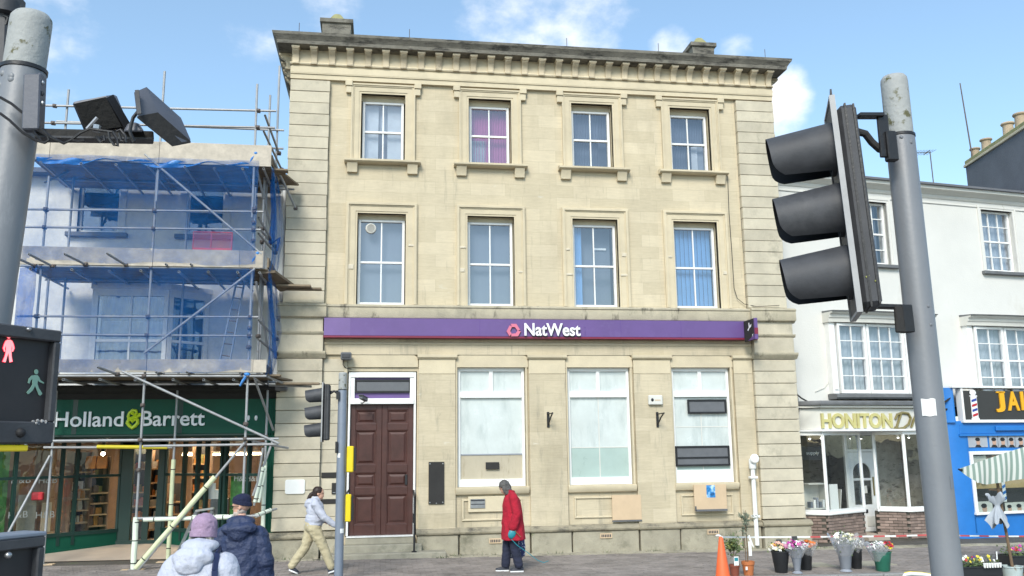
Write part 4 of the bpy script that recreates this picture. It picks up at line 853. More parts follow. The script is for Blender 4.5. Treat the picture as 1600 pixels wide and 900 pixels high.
# pale letters printed on the panes
for u, v, tx in ((33, 750, 'H&B'), (75, 750, 'H&B'), (33, 804, 'H&B'), (75, 804, 'H&B'), (376, 747, 'H&B'), (395, 747, 'H&B')):
    A, B = (L0, L1) if u < 200 else (R0, R1); s = on_line(A, B, u); x, y = A[0]+(B[0]-A[0])*s, A[1]+(B[1]-A[1])*s
    an = math.atan2(B[1]-A[1], B[0]-A[0]); z = P(u, v, y).z
    text_geo(tx, -.2, .2, -.07, .07, 0, .003).xf(Matrix.Translation((x, y-.03, z)) @ Matrix.Rotation(an, 4, 'Z')).build('pane_lettering', pm('etched_letter', (.30, .32, .30), .8, .1), sf, smooth=False)
MB().box(P(322, 760, 1.4).x, P(336, 760, 1.4).x, 1.5, 1.51, 1.25, 1.62).build('door_notice', M['white'], sf)
# display boards and the leaf print behind the glass
e = V((L1[0]-L0[0], L1[1]-L0[1], 0)).normalized(); nr = V((-e.y, e.x, 0))
def behind(A, B, u0, u1, z0, z1, off, mat, name, lab, cat, t=.03):
    s0, s1 = on_line(A, B, u0), on_line(A, B, u1); a, b = V((A[0], A[1], 0)), V((B[0], B[1], 0)); d = b-a; n = V((-d.y, d.x, 0)).normalized()
    if n.y < 0: n = -n
    p, q = a+d*s0+n*off, a+d*s1+n*off; c_ = (p+q)/2+V((0, 0, (z0+z1)/2)); return solo(name, MB().obox(c_, (q-p)/2, n*t/2, V((0, 0, (z1-z0)/2))), M[mat], lab, cat)
behind(L0, L1, -20, 16, .6, 2.6, .15, 'shopplant', 'leaf_banner', 'tall leafy green banner just inside the edge of the shop window', 'banner')
behind(L0, L1, 20, 40, .6, 2.0, .35, 'woodwall', 'display_board', 'tall brown timber display board next to the leafy banner', 'board')
behind(L0, L1, 38, 66, .6, 1.45, .25, 'concrete', 'display_crate', 'grey weathered display panel low in the shop window', 'panel')
behind(L0, L1, 68, 92, .6, 2.6, .55, 'woodwall', 'display_board', 'broad brown timber board standing behind the scaffold pole', 'board')
behind(L0, L1, 77, 92, .6, 1.25, .3, 'ply', 'display_box', 'pale timber display box at the foot of a brown board', 'box')
behind(R0, R1, 355, 377, .6, 1.78, .12, 'shopplant', 'leaf_banner', 'leafy green banner inside the window behind the man in navy', 'banner')
behind(R0, R1, 392, 414, .6, 2.5, .35, 'woodwall', 'display_board', 'brown timber display board behind foam wrapped poles', 'board')
p = P(58, 776, 1.0)
solo('gift_box', MB().box(p.x-.12, p.x+.12, .98, 1.1, p.z-.08, p.z+.10), M['petal_red'], 'red and white gift box standing on grey display panel', 'box', bevel=.02)
# shelf units and their goods
GOODS = []
for nme, c in (('amber', (.42, .20, .05)), ('olive', (.20, .19, .06)), ('cream', (.52, .46, .34)), ('brown', (.13, .08, .05)), ('dark', (.05, .05, .05)), ('red', (.42, .05, .03)), ('orange', (.60, .20, .03)), ('green', (.08, .20, .06)), ('white', (.55, .54, .50))):
    GOODS.append((nme, pm(nme+'_packet', c, .5, .25, 14, local=True)))
GM = {}
def good(kind, gi):
    if (kind, gi) not in GM:
        if kind == 'jar': mb = MB().lathe([(.035, 0), (.04, .01), (.04, .11), (.028, .125), (.032, .13), (.032, .15)], n=8)
        elif kind == 'bag': mb = MB().loft([[(-.05, -.03, 0), (.05, -.03, 0), (.05, .03, 0), (-.05, .03, 0)], [(-.055, -.035, .06), (.055, -.035, .06), (.055, .035, .06), (-.055, .035, .06)], [(-.05, -.006, .17), (.05, -.006, .17), (.05, .006, .17), (-.05, .006, .17)]])
        else: mb = MB().box(-.05, .05, -.04, .04, 0, .16)
        GM[(kind, gi)] = mb.mesh('packet', GOODS[gi][1])
    return GM[(kind, gi)]
def shelf_unit(x0, x1, y, zs, lab, pal, dens=.08, rot=0.0, deep=.3, grp='', glab='', gname='food_packet'):
    t = thing('shelf_unit', lab, 'shelf unit', ((x0+x1)/2, y, .22)); cx = (x0+x1)/2; hw = (x1-x0)/2
    Mx = Matrix.Translation((cx, y, 0)) @ Matrix.Rotation(rot, 4, 'Z')
    MB().box(-hw, hw, deep, deep+.03, .22, zs[-1]+.45).xf(Mx).build('back_panel', M['dark'], t); MB().box(-hw-.03, -hw, -.02, deep+.03, .22, zs[-1]+.45).xf(Mx).build('side_panel', M['woodwall'], t); MB().box(hw, hw+.03, -.02, deep+.03, .22, zs[-1]+.45).xf(Mx).build('side_panel', M['woodwall'], t)
    for j, z in enumerate(zs):
        MB().box(-hw, hw, -.02, deep, z-.035, z).xf(Mx).build('shelf', M['wood'], t)
        x = -hw+.06
        while x < hw-.05:
            if random.random() < .9:
                gi = random.choice(pal); kd = random.choice(['jar', 'bag', 'box']) if dens > .05 else 'jar'
                o = link(gname, good(kd, gi)); o.matrix_world = Mx @ Matrix.Translation((x, .06+random.uniform(0, .05), z)) @ Matrix.Rotation(random.uniform(-.3, .3), 4, 'Z')
                s = random.uniform(.85, 1.25); o.scale = (s, 1, s*random.uniform(.8, 1.15)); tag(o, glab, 'packet', grp)
            x += dens*random.uniform(.9, 1.15)
a = on_line(L0, L1, 123); b = on_line(L0, L1, 152); c = on_line(L0, L1, 180)
def lp(s, off=.35): return V((L0[0]+(L1[0]-L0[0])*s, L0[1]+(L1[1]-L0[1])*s, 0))+nr*off
rot = math.atan2(e.y, e.x)
def unit_on(s0, s1, zs, **k):
    p, q = lp(s0), lp(s1); m = (p+q)/2; hw = (q-p).length/2; shelf_unit(m.x-hw, m.x+hw, m.y, zs, rot=rot, **k)
unit_on(a, b-.004, [.40, .76, 1.04, 1.30, 1.52, 1.92], lab='timber shelf unit of jars and packets inside the first shop pane', pal=[0, 2, 3, 4, 8, 3], grp='packets on the first shop shelves', glab='small food packet or jar on the shelves behind the first shop pane')
unit_on(b+.004, c, [.36, .66, .92, 1.18, 1.42, 1.80], lab='timber shelf unit of brown packets just before the shop door frame', pal=[0, 3, 3, 4, 3, 0, 1], grp='packets on the shelves before the door', glab='small brown food packet on the shelves just before the shop door')
x0, x1 = P(203, 760, 3.2).x, P(229, 760, 3.2).x
shelf_unit(x0, x1, 3.2, [.70, 1.04, 1.38, 1.95], 'lit shelf unit with red and amber goods seen through the shop doorway', [5, 6, 0, 1, 5], grp='goods seen through the doorway', glab='red or amber packet on shelves seen through the shop doorway')
x0, x1 = P(235, 760, 3.4).x, P(250, 760, 3.4).x
shelf_unit(x0, x1, 3.4, [.45, .72, 1.0, 1.28, 1.6, 1.95], 'narrow lit shelf unit beside the green shop door post', [6, 2, 5, 0, 8], grp='goods on the narrow shelves', glab='small packet on the narrow shelves beside the shop door post')
x0, x1 = P(262, 760, 3.6).x, P(284, 760, 3.6).x
shelf_unit(x0, x1, 3.6, [.5, .8, 1.1], 'low shelf unit of brown packets behind the first pane past the door', [3, 0, 2, 3], grp='packets past the door', glab='brown packet on the low shelves past the shop door')
x0, x1 = P(300, 760, 3.6).x, P(325, 760, 3.6).x
shelf_unit(x0, x1, 3.6, [.95, 1.35, 1.7, 2.05], 'bright shelf unit of amber bottles beyond the step ladder', [0, 0, 6, 1], grp='amber bottles', glab='amber bottle or packet on the bright shelves beyond the step ladder')
p = P(150, 724, 1.8)
for k_ in range(2):
    o = link('orange_packet', good('bag', 6)); o.location = (p.x-.1+k_*.25, 1.75, p.z-.12); o.scale = (2.1, 1, 1.7); tag(o, ('plump orange packet' if k_ else 'broad orange packet') + (' beside another on top shelf, nearer the door' if k_ else ' on the top shelf nearest the pole'), 'packet')
p = P(345, 771, 1.6)
tb = thing('storage_tub', 'white plastic tub of bottles on a stand in the shop window', 'tub', (p.x, 1.6, p.z-.1))
MB().lathe([(.15, p.z-.12), (.17, p.z+.08), (.18, p.z+.09), (.16, p.z+.085)], (p.x, 1.6, 0), 14).build('tub', M['letter'], tb); MB().box(p.x-.2, p.x+.2, 1.45, 1.75, .25, p.z-.12).build('stand', M['greyplate'], tb)
lampm = emissive('warm_lamp', (1, .74, .46), 10); lamps = emissive('spot_lamp', (1, .9, .7), 20)
for x, y in ((-7.6, 3.6), (-6.3, 4.2), (-5.0, 3.6), (-3.6, 3.0)):
    t = thing('ceiling_light', {-7.6: 'warm ceiling light over the leafy window display inside the shop', -6.3: 'warm ceiling light over the shop shelves before the door', -5.0: 'warm ceiling light behind the shop doorway', -3.6: 'warm strip light above bright shelves past the shop door'}[x], 'lamp', (x, y, 2.7))
    MB().box(x-.55, x+.55, y-.45, y+.45, 2.66, 2.70).build('lamp_housing', M['white'], t); MB().box(x-.5, x+.5, y-.4, y+.4, 2.645, 2.658).build('diffuser', lampm, t)
p = P(161, 709, 3.0); t = thing('spotlight', 'small bright round spotlight over the shelves inside the shop window', 'lamp', (p.x, 3.0, p.z))
MB().ell((p.x, 3.0, p.z), .05, 10, 8).build('bulb', lamps, t); MB().lathe([(.03, p.z+.03), (.06, p.z+.05), (.05, 2.70)], (p.x, 3.0, 0), 10).build('lamp_housing', M['black'], t)
p0, p1 = P(285, 711, 4.5), P(412, 712, 4.5); t = thing('strip_light', 'long warm strip light across the back of the shop', 'lamp', (p0.x, 4.5, p0.z))
MB().box(p0.x, p1.x, 4.48, 4.54, p0.z-.02, p0.z+.03).build('tube', lampm, t); MB().box(p0.x, p1.x, 4.47, 4.55, p0.z+.032, p0.z+.08).build('lamp_housing', M['white'], t)

# ================================================================== SCAFFOLDING
sc_ = thing('scaffolding', 'tube scaffolding with blue debris netting and timber decks in front of the shop', 'scaffolding', (-4.8, -.8, 0))
OY, IY, TR = -1.45, -.25, .0255
def part_tube(name, a, b, r=TR, mat='galv', par=None): return MB().pipe(a, b, r).build(name, M[mat], par or sc_)
cme = MB().box(-.045, .045, -.055, .02, -.04, .04).box(-.03, .03, -.08, .05, -.022, .022).tube((-.055, -.03, 0), (.055, -.03, 0), .014, n=6).mesh('coupler', M['couple'], bevel=.008)
def coupler(x, y, z, rz=0.0, rx=0.0):
    o = link('coupler', cme, sc_); o.location = (x, y, z); o.rotation_euler = (rx, random.uniform(-.15, .15), rz); o.scale = [random.uniform(.9, 1.1)]*3
    o.matrix_parent_inverse = Matrix.Translation(sc_.location).inverted()
stds = {}
def standard(x, y, z0, z1, key=None):
    o = part_tube('standard', (x, y, z0), (x+random.uniform(-.01, .01), y, z1)); stds[key] = o; return o
zA = P(257, 113, OY).z; zB = P(403, 133, OY).z
standard(-4.785, OY, .02, 8.3, 'A'); standard(-4.76, OY-.055, 7.6, zA, 'A2')
standard(-2.73, OY, 1.2, 8.0, 'B'); standard(-2.77, OY-.055, 7.3, zB, 'B2'); standard(-2.70, OY, .02, 1.4, 'B0')
standard(-6.97, OY, 2.4, P(77, 275, OY).z, 'D'); standard(-6.72, OY, P(97, 258, OY).z, P(107, 140, OY).z, 'D2'); standard(-6.80, OY, 3.9, P(75, 437, OY).z, 'D3')
standard(-2.46, IY, .03, P(437, 103, IY).z, 'C'); standard(-4.39, IY, .03, 8.6, 'E'); standard(-6.88, IY, .03, 8.6, 'F'); standard(-2.62, IY-.3, 3.9, P(413, 147, -.6).z, 'C2'); standard(-2.62, -.9, 3.9, 8.4, 'C3')
for x, y in ((-2.46, IY), (-4.39, IY), (-6.88, IY), (-4.785, OY), (-2.70, OY)):
    z = gz(x); MB().box(x-.075, x+.075, y-.075, y+.075, z, z+.008).tube((x, y, z), (x, y, z+.1), .019).build('base_plate', M['steel'], sc_); MB().box(x-.22, x+.22, y-.11, y+.11, z-.02, z+.003).build('sole_board', M['ply'], sc_)
XL, XR = -7.32, -2.5
def ledger(u0, v0, u1, v1, y=OY, name='ledger', dy=-.055):
    a, b = P(u0, v0, y), P(u1, v1, y); part_tube(name, (a.x, y+dy, a.z), (b.x, y+dy, b.z))
    for x in (-4.785, -2.73, -6.95):
        if a.x < x < b.x: coupler(x, y+dy*.5, a.z+(b.z-a.z)*(x-a.x)/(b.x-a.x))
for q in ((55, 166, 432, 175), (55, 193, 430, 201), (38, 328, 412, 332), (36, 355.5, 408, 360), (32, 416, 395, 420.5), (28, 494.5, 404, 496), (28, 523, 395, 525.5), (28, 587.5, 417, 588), (28, 689.5, 436, 685.5), (225, 697, 435, 694)):
    ledger(*q, name='guard_rail' if q[1] < 580 and q[1] != 416 else 'ledger')
for z in (2.6, 3.86, 6.12, 8.42): part_tube('ledger', (XL, IY+.055, z), (-2.3, IY+.055, z))
for z in (9.3, 9.75, 7.0, 4.75): part_tube('guard_rail', (XL, IY-.05, z), (-2.3, IY-.05, z)) if z > 8 else None
part_tube('ledger', (P(70, 697, IY).x, IY-.06, P(80, 699, IY).z), (P(270, 700, IY).x, IY-.06, P(270, 699, IY).z))
ty = part_tube('ledger', (P(152, 697, -.3).x, -.31, P(152, 698, -.3).z), (P(262, 698, -.3).x, -.31, P(262, 699, -.3).z), .04, 'yellow')
# transoms under each deck, some poking out toward the street
for z in (3.84, 6.10, 8.40):
    for i, x in enumerate((-7.1, -6.3, -5.6, -4.95, -4.2, -3.6, -3.0, -2.55)):
        part_tube('transom', (x, OY-random.choice((.1, .14, .2)), z-.03), (x, .62, z-.03))
for u0, v0, u1, v1 in ((45, 397, 84, 417), (101, 397, 135, 414), (167, 396, 198, 415), (28, 404, 55, 416), (153, 574, 184, 585)):
    a, b = P(u0, v0, OY-.75), P(u1, v1, OY-.05); part_tube('transom', a, b); coupler(b.x, b.y-.02, b.z)
for u, v in ((259, 413), (298, 413), (244, 582), (292, 582), (375, 583)):
    p = P(u, v, OY-.2); part_tube('transom', p, p+V((.02, .6, .01)))
# braces
def brace(u0, v0, u1, v1, y0=OY-.09, y1=None):
    o = part_tube('brace', P(u0, v0, y0), P(u1, v1, y0 if y1 is None else y1)); return o
brace(226, 241, 409, 397); brace(225, 552, 398, 420); brace(191, 580, 436, 693)
brace(396, 587, 427, 672, OY-.05, -.2); brace(398, 250, 432, 395, OY+.02, -.15); brace(400, 440, 425, 580, OY+.02, -.15); brace(427, 686, 395, 775, -.3, -.5)
brace(78, 712, 10, 838, -.3, -.9); brace(70, 285, 175, 235, OY+.3, .2)
for u0, v0, u1, v1 in ((412, 205, 440, 265), (414, 180, 436, 240), (404, 340, 430, 385), (404, 365, 430, 395), (404, 500, 432, 530), (404, 530, 432, 553), (404, 355, 425, 380)):
    part_tube('guard_rail', P(u0, v0, OY+.05), P(u1, v1, -.2)); p = P(u1, v1, -.22); coupler(p.x, p.y, p.z)
part_tube('ledger', P(424, 243, OY), P(463, 328, -.35)); part_tube('transom', P(426, 295, -.3), P(460, 296, -.28)); p = P(462, 326, -.35); coupler(p.x, p.y, p.z)
part_tube('ledger', P(395, 690, OY-.05), P(450, 700, -.5)); part_tube('ledger', P(417, 588, OY), P(450, 602, -.5)); part_tube('transom', P(420, 602, -.6), P(487, 604, -.6))
for x, y, z in ((-4.785, OY, 3.3), (-4.785, OY, 2.0), (-2.73, OY, 7.2), (-2.73, OY, 7.5), (-2.73, OY, 6.8), (-2.73, OY, 4.9), (-2.73, OY, 4.5), (-2.73, OY, 2.9), (-2.62, -.9, 7.2), (-2.62, -.9, 6.9), (-2.62, -.9, 4.8), (-2.46, IY, 2.65), (-4.39, IY, 2.6)): coupler(x, y-.02, z)
# decks and toe boards, board by board
bme = {}
def board(x0, x1, y0, y1, z, mat='boarddk', t=.038, dz=0.0):
    k = (round(x1-x0, 3), round(y1-y0, 3), mat)
    if k not in bme: bme[k] = MB().box(-(x1-x0)/2, (x1-x0)/2, -(y1-y0)/2, (y1-y0)/2, 0, t).mesh('scaffold_board', M[mat], bevel=.004)
    o = link('scaffold_board', bme[k], sc_); o.location = ((x0+x1)/2, (y0+y1)/2, z+dz); o.rotation_euler = (random.uniform(-.01, .01), random.uniform(-.003, .003), random.uniform(-.004, .004)); return o
for z in (3.90, 6.16, 8.46):
    for j in range(9):
        y = -1.43+j*.226
        if z > 8 or not (j == 8 and z < 7): board(-7.32, -4.86, y, y+.215, z); board(-4.84, -2.42, y, y+.215, z)
def toe(u0, v0, u1, v1, mat='board', y=OY-.085, split=()):
    a, b = P(u0, v1, y), P(u1, v0, y); xs = [a.x]+[P(s, v0, y).x for s in split]+[b.x]
    for p, q in zip(xs, xs[1:]): MB().box(p+.004, q-.004, y-.02, y+.018, a.z+random.uniform(-.006, .006), b.z+random.uniform(-.006, .006)).build('toe_board', M[mat], sc_, bevel=.004)
toe(30, 228, 425, 248, split=(79, 250)); toe(30, 392, 412, 412.5, split=(240, 375)); toe(28, 562, 417, 582, split=(230, 396))
for z in (3.93, 6.2, 8.5): MB().box(-2.42, -2.385, -1.5, -.15, z+.01, z+.23).build('toe_board', M['boarddk'], sc_, bevel=.004)
for z in (3.90, 8.44): board(-2.40, -2.08, -1.35, -1.12, z, t=.04); MB().hexa([(-2.40, -1.3, z-.03), (-2.15, -1.1, z-.03), (-1.92, -.3, z-.03), (-2.2, -.3, z-.03), (-2.40, -1.3, z+.01), (-2.15, -1.1, z+.01), (-1.92, -.3, z+.01), (-2.2, -.3, z+.01)]).build('scaffold_board', M['boarddk'], sc_)
a, b = P(432, 446, -.75), P(486, 446, -.75); board(a.x, b.x, -.85, -.62, a.z-.03, t=.045); a, b = P(440, 450, -.55), P(502, 452, -.55); board(a.x, b.x, -.60, -.37, b.z-.01, t=.045)
MB().hexa([tuple(P(405, 428, -1.4)), tuple(P(430, 426, -1.4)), tuple(P(464, 451, -.5)), tuple(P(438, 456, -.5)), tuple(P(405, 424, -1.4)), tuple(P(430, 422, -1.4)), tuple(P(464, 447, -.5)), tuple(P(438, 451, -.5))]).build('scaffold_board', M['boarddk'], sc_)
a, b = P(430, 603, -.8), P(500, 600, -.5); board(a.x, b.x, -.8, -.58, b.z-.03, t=.045)
# foam sleeves on the lower tubes
def sleeve(a, b, par, mat='foam', r=.045):
    a, b = V(a), V(b); n_ = 7; pts = [a+(b-a)*(i/n_)+V((random.uniform(-.004, .004), random.uniform(-.004, .004), 0)) for i in range(n_+1)]
    MB().path(pts, [r*random.uniform(.95, 1.06) for _ in pts], 10).build('foam_sleeve', M[mat], par)
    for q in (.12, .55, .9): p = a+(b-a)*q; t = (b-a).normalized()*.01; MB().tube(p-t, p+t, r*1.06, n=10).build('cable_tie', M['blackdull'], par)
sleeve((-4.785, OY, .06), (-4.785, OY, P(215, 808, OY).z), stds['A'], 'foampale', .055)
sleeve((-4.39, IY, .08), (-4.39, IY, P(265, 718, IY).z), stds['E']); sleeve((-2.46, IY, .05), (-2.46, IY, P(418, 721, IY).z), stds['C'], 'foampale')
dg = part_tube('brace', P(382, 692, OY-.1), P(198, 912, OY-.1)); sleeve(P(336, 745, OY-.1), P(212, 888, OY-.1), dg, r=.052)
gd = part_tube('guard_rail', P(215, 810, OY-.05), P(405, 806, OY-.05)); sleeve(P(224, 812, OY-.05), P(362, 808, OY-.05), gd, 'foampale', .042); sleeve(P(300, 808, OY+.3), P(365, 807, OY+.3), gd, 'foampale', .042)
g2 = part_tube('guard_rail', P(372, 812, OY), P(432, 795, -.4)); sleeve(P(400, 806, -1.1), P(422, 797, -.7), g2, 'foampale', .042)
lt = part_tube('brace', P(411, 700, -.5), P(397, 790, -.6)); sleeve(P(411, 730, -.5), P(398, 785, -.6), lt, 'foampale', .04); sleeve(P(415, 728, -.45), P(404, 785, -.55), lt, 'foampale', .035)
# netting
def net(x0, x1, z0, z1, y, mat='net', sag=.05, nu=46, nv=16, top=0.0):
    ph = random.uniform(0, 9)
    def f(a, b):
        x = x0+(x1-x0)*a; w = math.sin(math.pi*min(1, b*1.02)); edge = .5+.5*math.sin(a*14+ph)
        y_ = y-sag*w*(.4+.6*abs(math.sin(a*math.pi*2.2+ph)))-.018*math.sin(a*60+b*9+ph)-.03*mn.noise(V((a*8, b*5, ph)))
        z = z0+(z1-z0)*b-(1-b)**4*.06*edge+.03*mn.noise(V((a*9, 3+ph, b*2)))
        return (x, y_, z)
    return MB().grid(f, nu, nv)
net(XL, -2.66, 6.28, 8.56, OY-.125).build('debris_net', M['net'], sc_, normals=False)
net(XL, -2.66, 4.0, 6.16, OY-.125).build('debris_net', M['net'], sc_, normals=False)
a = P(62, 430, OY).x; net(XL, a, 4.9, 6.1, OY-.16, 'net2', nu=10).build('debris_net', M['net2'], sc_, normals=False)
def side_net(z0, z1, x):
    return MB().grid(lambda a, b: (x+.10*math.sin(math.pi*b)*(.3+a)+.03*math.sin(a*17+b*6)+.04*mn.noise(V((a*5, b*6, x))), OY-.1+(1.25)*a, z0+(z1-z0)*b), 14, 18)
side_net(6.0, 8.45, -2.38).build('debris_net', M['net'], sc_, normals=False); side_net(3.9, 6.1, -2.36).build('debris_net', M['net'], sc_, normals=False)
MB().path([P(u, v, -.5) for u, v in ((424, 270), (428, 330), (424, 380), (436, 372), (433, 392))], [.05, .06, .07, .05, .03], 7).path([P(u, v, -.5) for u, v in ((418, 430), (426, 500), (430, 560))], [.05, .05, .04], 7).build('net_bundle', M['net2'], sc_)
def tarp():
    x0, x1 = P(60, 250, OY).x, P(390, 250, OY).x
    return MB().grid(lambda a, b: (x0+(x1-x0)*a, OY-.10-.03*math.sin(a*40+b*4), 8.50-b*.16*(.55+.45*math.sin(a*13))-.02*math.sin(a*37)), 60, 4)
tarp().build('tarpaulin_edge', M['tarp'], sc_, normals=False)
MB().grid(lambda a, b: (XL+(XR+.1-XL)*a, IY+.01*math.sin(a*50), 8.72+.22*b+.015*math.sin(a*21)), 30, 2).build('debris_net', netting('pale_net', (.40, .62, .70), .55), sc_, normals=False)
for u, v in ((403, 396), (386, 585), (400, 240)): p = P(u, v, OY-.06); MB().ell((p.x, p.y, p.z), (.07, .06, .05), 8, 6).path([p, p+V((-.08, -.03, -.14)), p+V((-.13, -.02, -.24))], [.035, .03, .02], 6).build('net_tie', M['tarp'], sc_)
# red brick guard hung on the second lift
def guard():
    t = thing('brick_guard', 'red wire mesh brick guard standing on the second scaffold deck', 'brick guard', (P(331, 393, OY-.06).x, OY-.03, P(331, 393, OY-.06).z))
    y = OY-.035; a, b = P(301, 392, y), P(363, 363.5, y); mb = MB()
    for x in (a.x, (a.x+b.x)/2-.03, b.x): mb.tube((x, y, a.z-.08), (x, y, b.z), .013, n=6)
    mb.tube((a.x, y, b.z), (b.x, y, b.z), .013, n=6).box(a.x, b.x, y-.008, y+.008, a.z, a.z+.07); mb.build('guard_frame', M['redmesh'], t)
    me = MB(); n_ = 22; hh = b.z-a.z; ww = b.x-a.x
    for i in range(-8, n_+8):
        for s in (1, -1):
            x0 = a.x+ww*i/n_; x1 = x0+s*hh*.55; zz0, zz1 = a.z, b.z
            if x0 < a.x: zz0 = a.z+(a.x-x0)/(x1-x0)*hh if s > 0 else b.z
            if x1 > b.x and s > 0: zz1 = a.z+(b.x-x0)/(x1-x0)*hh
            if s < 0 and x0 > b.x: zz0 = a.z+(b.x-x0)/(x1-x0)*hh
            if s < 0 and x1 < a.x: zz1 = a.z+(a.x-x0)/(x1-x0)*hh
            if zz1-zz0 < .02 or zz0 < a.z-1e-4 or zz1 > b.z+1e-4: continue
            f = lambda z: x0+(x1-x0)*(z-a.z)/hh
            if not (a.x-.02 <= f(zz0) <= b.x+.02): continue
            me.tube((f(zz0), y, zz0), (f(zz1), y, zz1), .0045, n=4)
    me.build('wire_mesh', M['redmesh'], t)
    for u in (312, 345): p = P(u, 393, y-.02); MB().box(p.x-.05, p.x+.05, y-.05, y+.02, p.z-.04, p.z+.04).build('hook', M['redmesh'], t, bevel=.01)
guard()
# pole ladder between the lifts
def ladder():
    y0, y1 = -.55, -.95; t = thing('ladder', 'timber pole ladder leaning behind the netting up to the second deck', 'ladder', (P(350, 562, -.9).x, -.9, 3.95))
    A0, A1 = P(343, 566, -.95), P(373, 424, -.5); B0, B1 = P(359, 566, -.95), P(385, 424, -.5)
    MB().tube(A0, A1, .022).build('stile', M['steel'], t); MB().tube(B0, B1, .022).build('stile', M['steel'], t)
    for i in range(8): q = (i+.6)/8; MB().tube(A0+(A1-A0)*q, B0+(B1-B0)*q+V((0, 0, -.03)), .013, n=6).build('rung', M['boarddk'], t)
ladder()
def stepladder():
    a = P(330, 796, -.35); gx = a.x; z0 = gz(gx); t = thing('step_ladder', 'aluminium step ladder standing open on the pavement in front of the shop', 'step ladder', (gx, -.3, z0))
    zt = a.z-.02; x0, x1 = P(306, 793, -.4).x, P(330, 790, -.4).x; dx = -.28
    for q, n_ in ((x0, 0), (x1, 1)):
        MB().bar((q+.02, -.4, zt), (q-.36, -.62, z0), .03, .06).build('stile', M['steel'], t); MB().bar((q+.05, -.4, zt), (q+.22, .0, z0), .025, .05).build('rear_leg', M['steel'], t)
    MB().bar((x0, -.4, zt), (x1+.06, -.4, zt+.05), .12, .04).build('top_cap', M['steel'], t)
    for i in range(1, 5):
        k_ = i/5; MB().box(x0-.36*k_, x1-.36*k_+.02, -.4-.22*k_-.04, -.4-.22*k_+.04, zt+(z0-zt)*k_-.012, zt+(z0-zt)*k_+.012).build('tread', M['steel'], t)
stepladder()
# ================================================================== WHITE TERRACE TO THE RIGHT
TA = R(9); TP = V((10.15, .85, 0)); TE = V((math.cos(TA), math.sin(TA), 0)); TN = V((-math.sin(TA), math.cos(TA), 0))
TM = Matrix.Translation(TP) @ Matrix.Rotation(TA, 4, 'Z')
def PL(u, v, y=0.0):                                   # terrace-front coordinates (along, depth, height)
    d = FWD*F_PX + RT*(u-800) - UP*(v-450); t = ((TP-CAM).dot(TN)+y)/d.dot(TN); w = CAM+d*t; r = w-TP
    return V((r.dot(TE), y, w.z))
def turned(t): LOCAL.add(t.name); t.location = TP; t.rotation_euler.z = TA; return t
wb = turned(thing('terrace_building', 'white rendered terrace with sash windows and moulded eaves above two small shops', 'building'))
def X(u, y=0): return PL(u, 600, y).x
ua = (2.78, 3.78, 7.17, 8.95); ub = (X(1537)-.0, 8.33, 7.17, 9.0); ua = (2.72, PL(1388, 360).x, 7.17, 8.95); ub = (PL(1537, 380).x, PL(1586, 380).x, 7.17, 9.0)
bays = [(PL(1309, 560, -.2).x, 3.62, 5.48), (PL(1525, 560, -.2).x, 3.62, 5.52)]
bw = PL(1450, 560, -.2).x-bays[0][0]
hl = [ua, ub]+[(b[0]+.05, b[0]+bw-.05, b[1], b[2]) for b in bays]
MB(); w_ = holes_wall(MB(), -.6, 13, 3.3, 9.30, 0, .4, hl)
w_.build('render_wall', M['whitewall'], wb, smooth=False); MB().box(-.6, .32, .0, .3, -.4, 3.3).box(4.62, 5.10, -.02, .4, -.4, 3.3).build('lower_wall', M['whitewall'], wb)
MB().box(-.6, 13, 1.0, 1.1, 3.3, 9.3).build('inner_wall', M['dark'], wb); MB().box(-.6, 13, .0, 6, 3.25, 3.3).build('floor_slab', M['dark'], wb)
MB().prof([(.4, 9.20), (-.02, 9.20), (-.05, 9.24), (-.06, 9.30), (-.14, 9.34), (-.17, 9.38), (-.26, 9.41), (-.27, 9.50), (.4, 9.52)], -.6, 13).build('eaves_cornice', M['paint'], wb)
MB().prof([(-.30, 9.50), (-.34, 9.50), (-.34, 9.56), (-.1, 9.60), (.9, 9.86), (4, 11.0), (4, 9.5)], -.6, 13).build('roof', M['slate'], wb)
MB().prof([(.1, 9.05), (-.03, 9.05), (-.03, 9.08), (.1, 9.08)], -.6, 13).build('wall_band', M['whitewall'], wb)
def mwin(x0, x1, z0, z1, y, cols, rows, par, name='sash_window', fr=.055):
    zm = (z0+z1)/2; bars = [z0+(zm-z0)*k_/rows for k_ in range(1, rows)]+[zm+(z1-zm)*k_/rows for k_ in range(1, rows)]
    return sash(par, x0, x1, z0, z1, y, name, fr, cols, bars, zm, bar=.024)
for q, cols in ((ua, 3), (ub, 3)):
    w = mwin(q[0]+.01, q[1]-.01, q[2]+.01, q[3]-.01, .12, cols, 2, wb)
    a = architrave(q[0], q[1], q[2], q[3], .12, 0, [(0, -.02), (.06, -.035)]).build('architrave', M['whitewall'], wb, smooth=False)
    MB().box(q[0]-.18, q[1]+.22, -.12, .1, q[2]-.10, q[2]-.005).build('window_sill', M['lead'], wb, bevel=.01)
    if q is ub: curtain(M['netcurtain'], q[0], q[1], q[2], q[3], .32, w, .02, 9); curtain(M['white'], q[0], q[0]+.3, q[2], q[3], .29, w, .02, 4)
    else: curtain(M['darkcurtain'], q[0], q[1], q[2], q[3], .5, w)
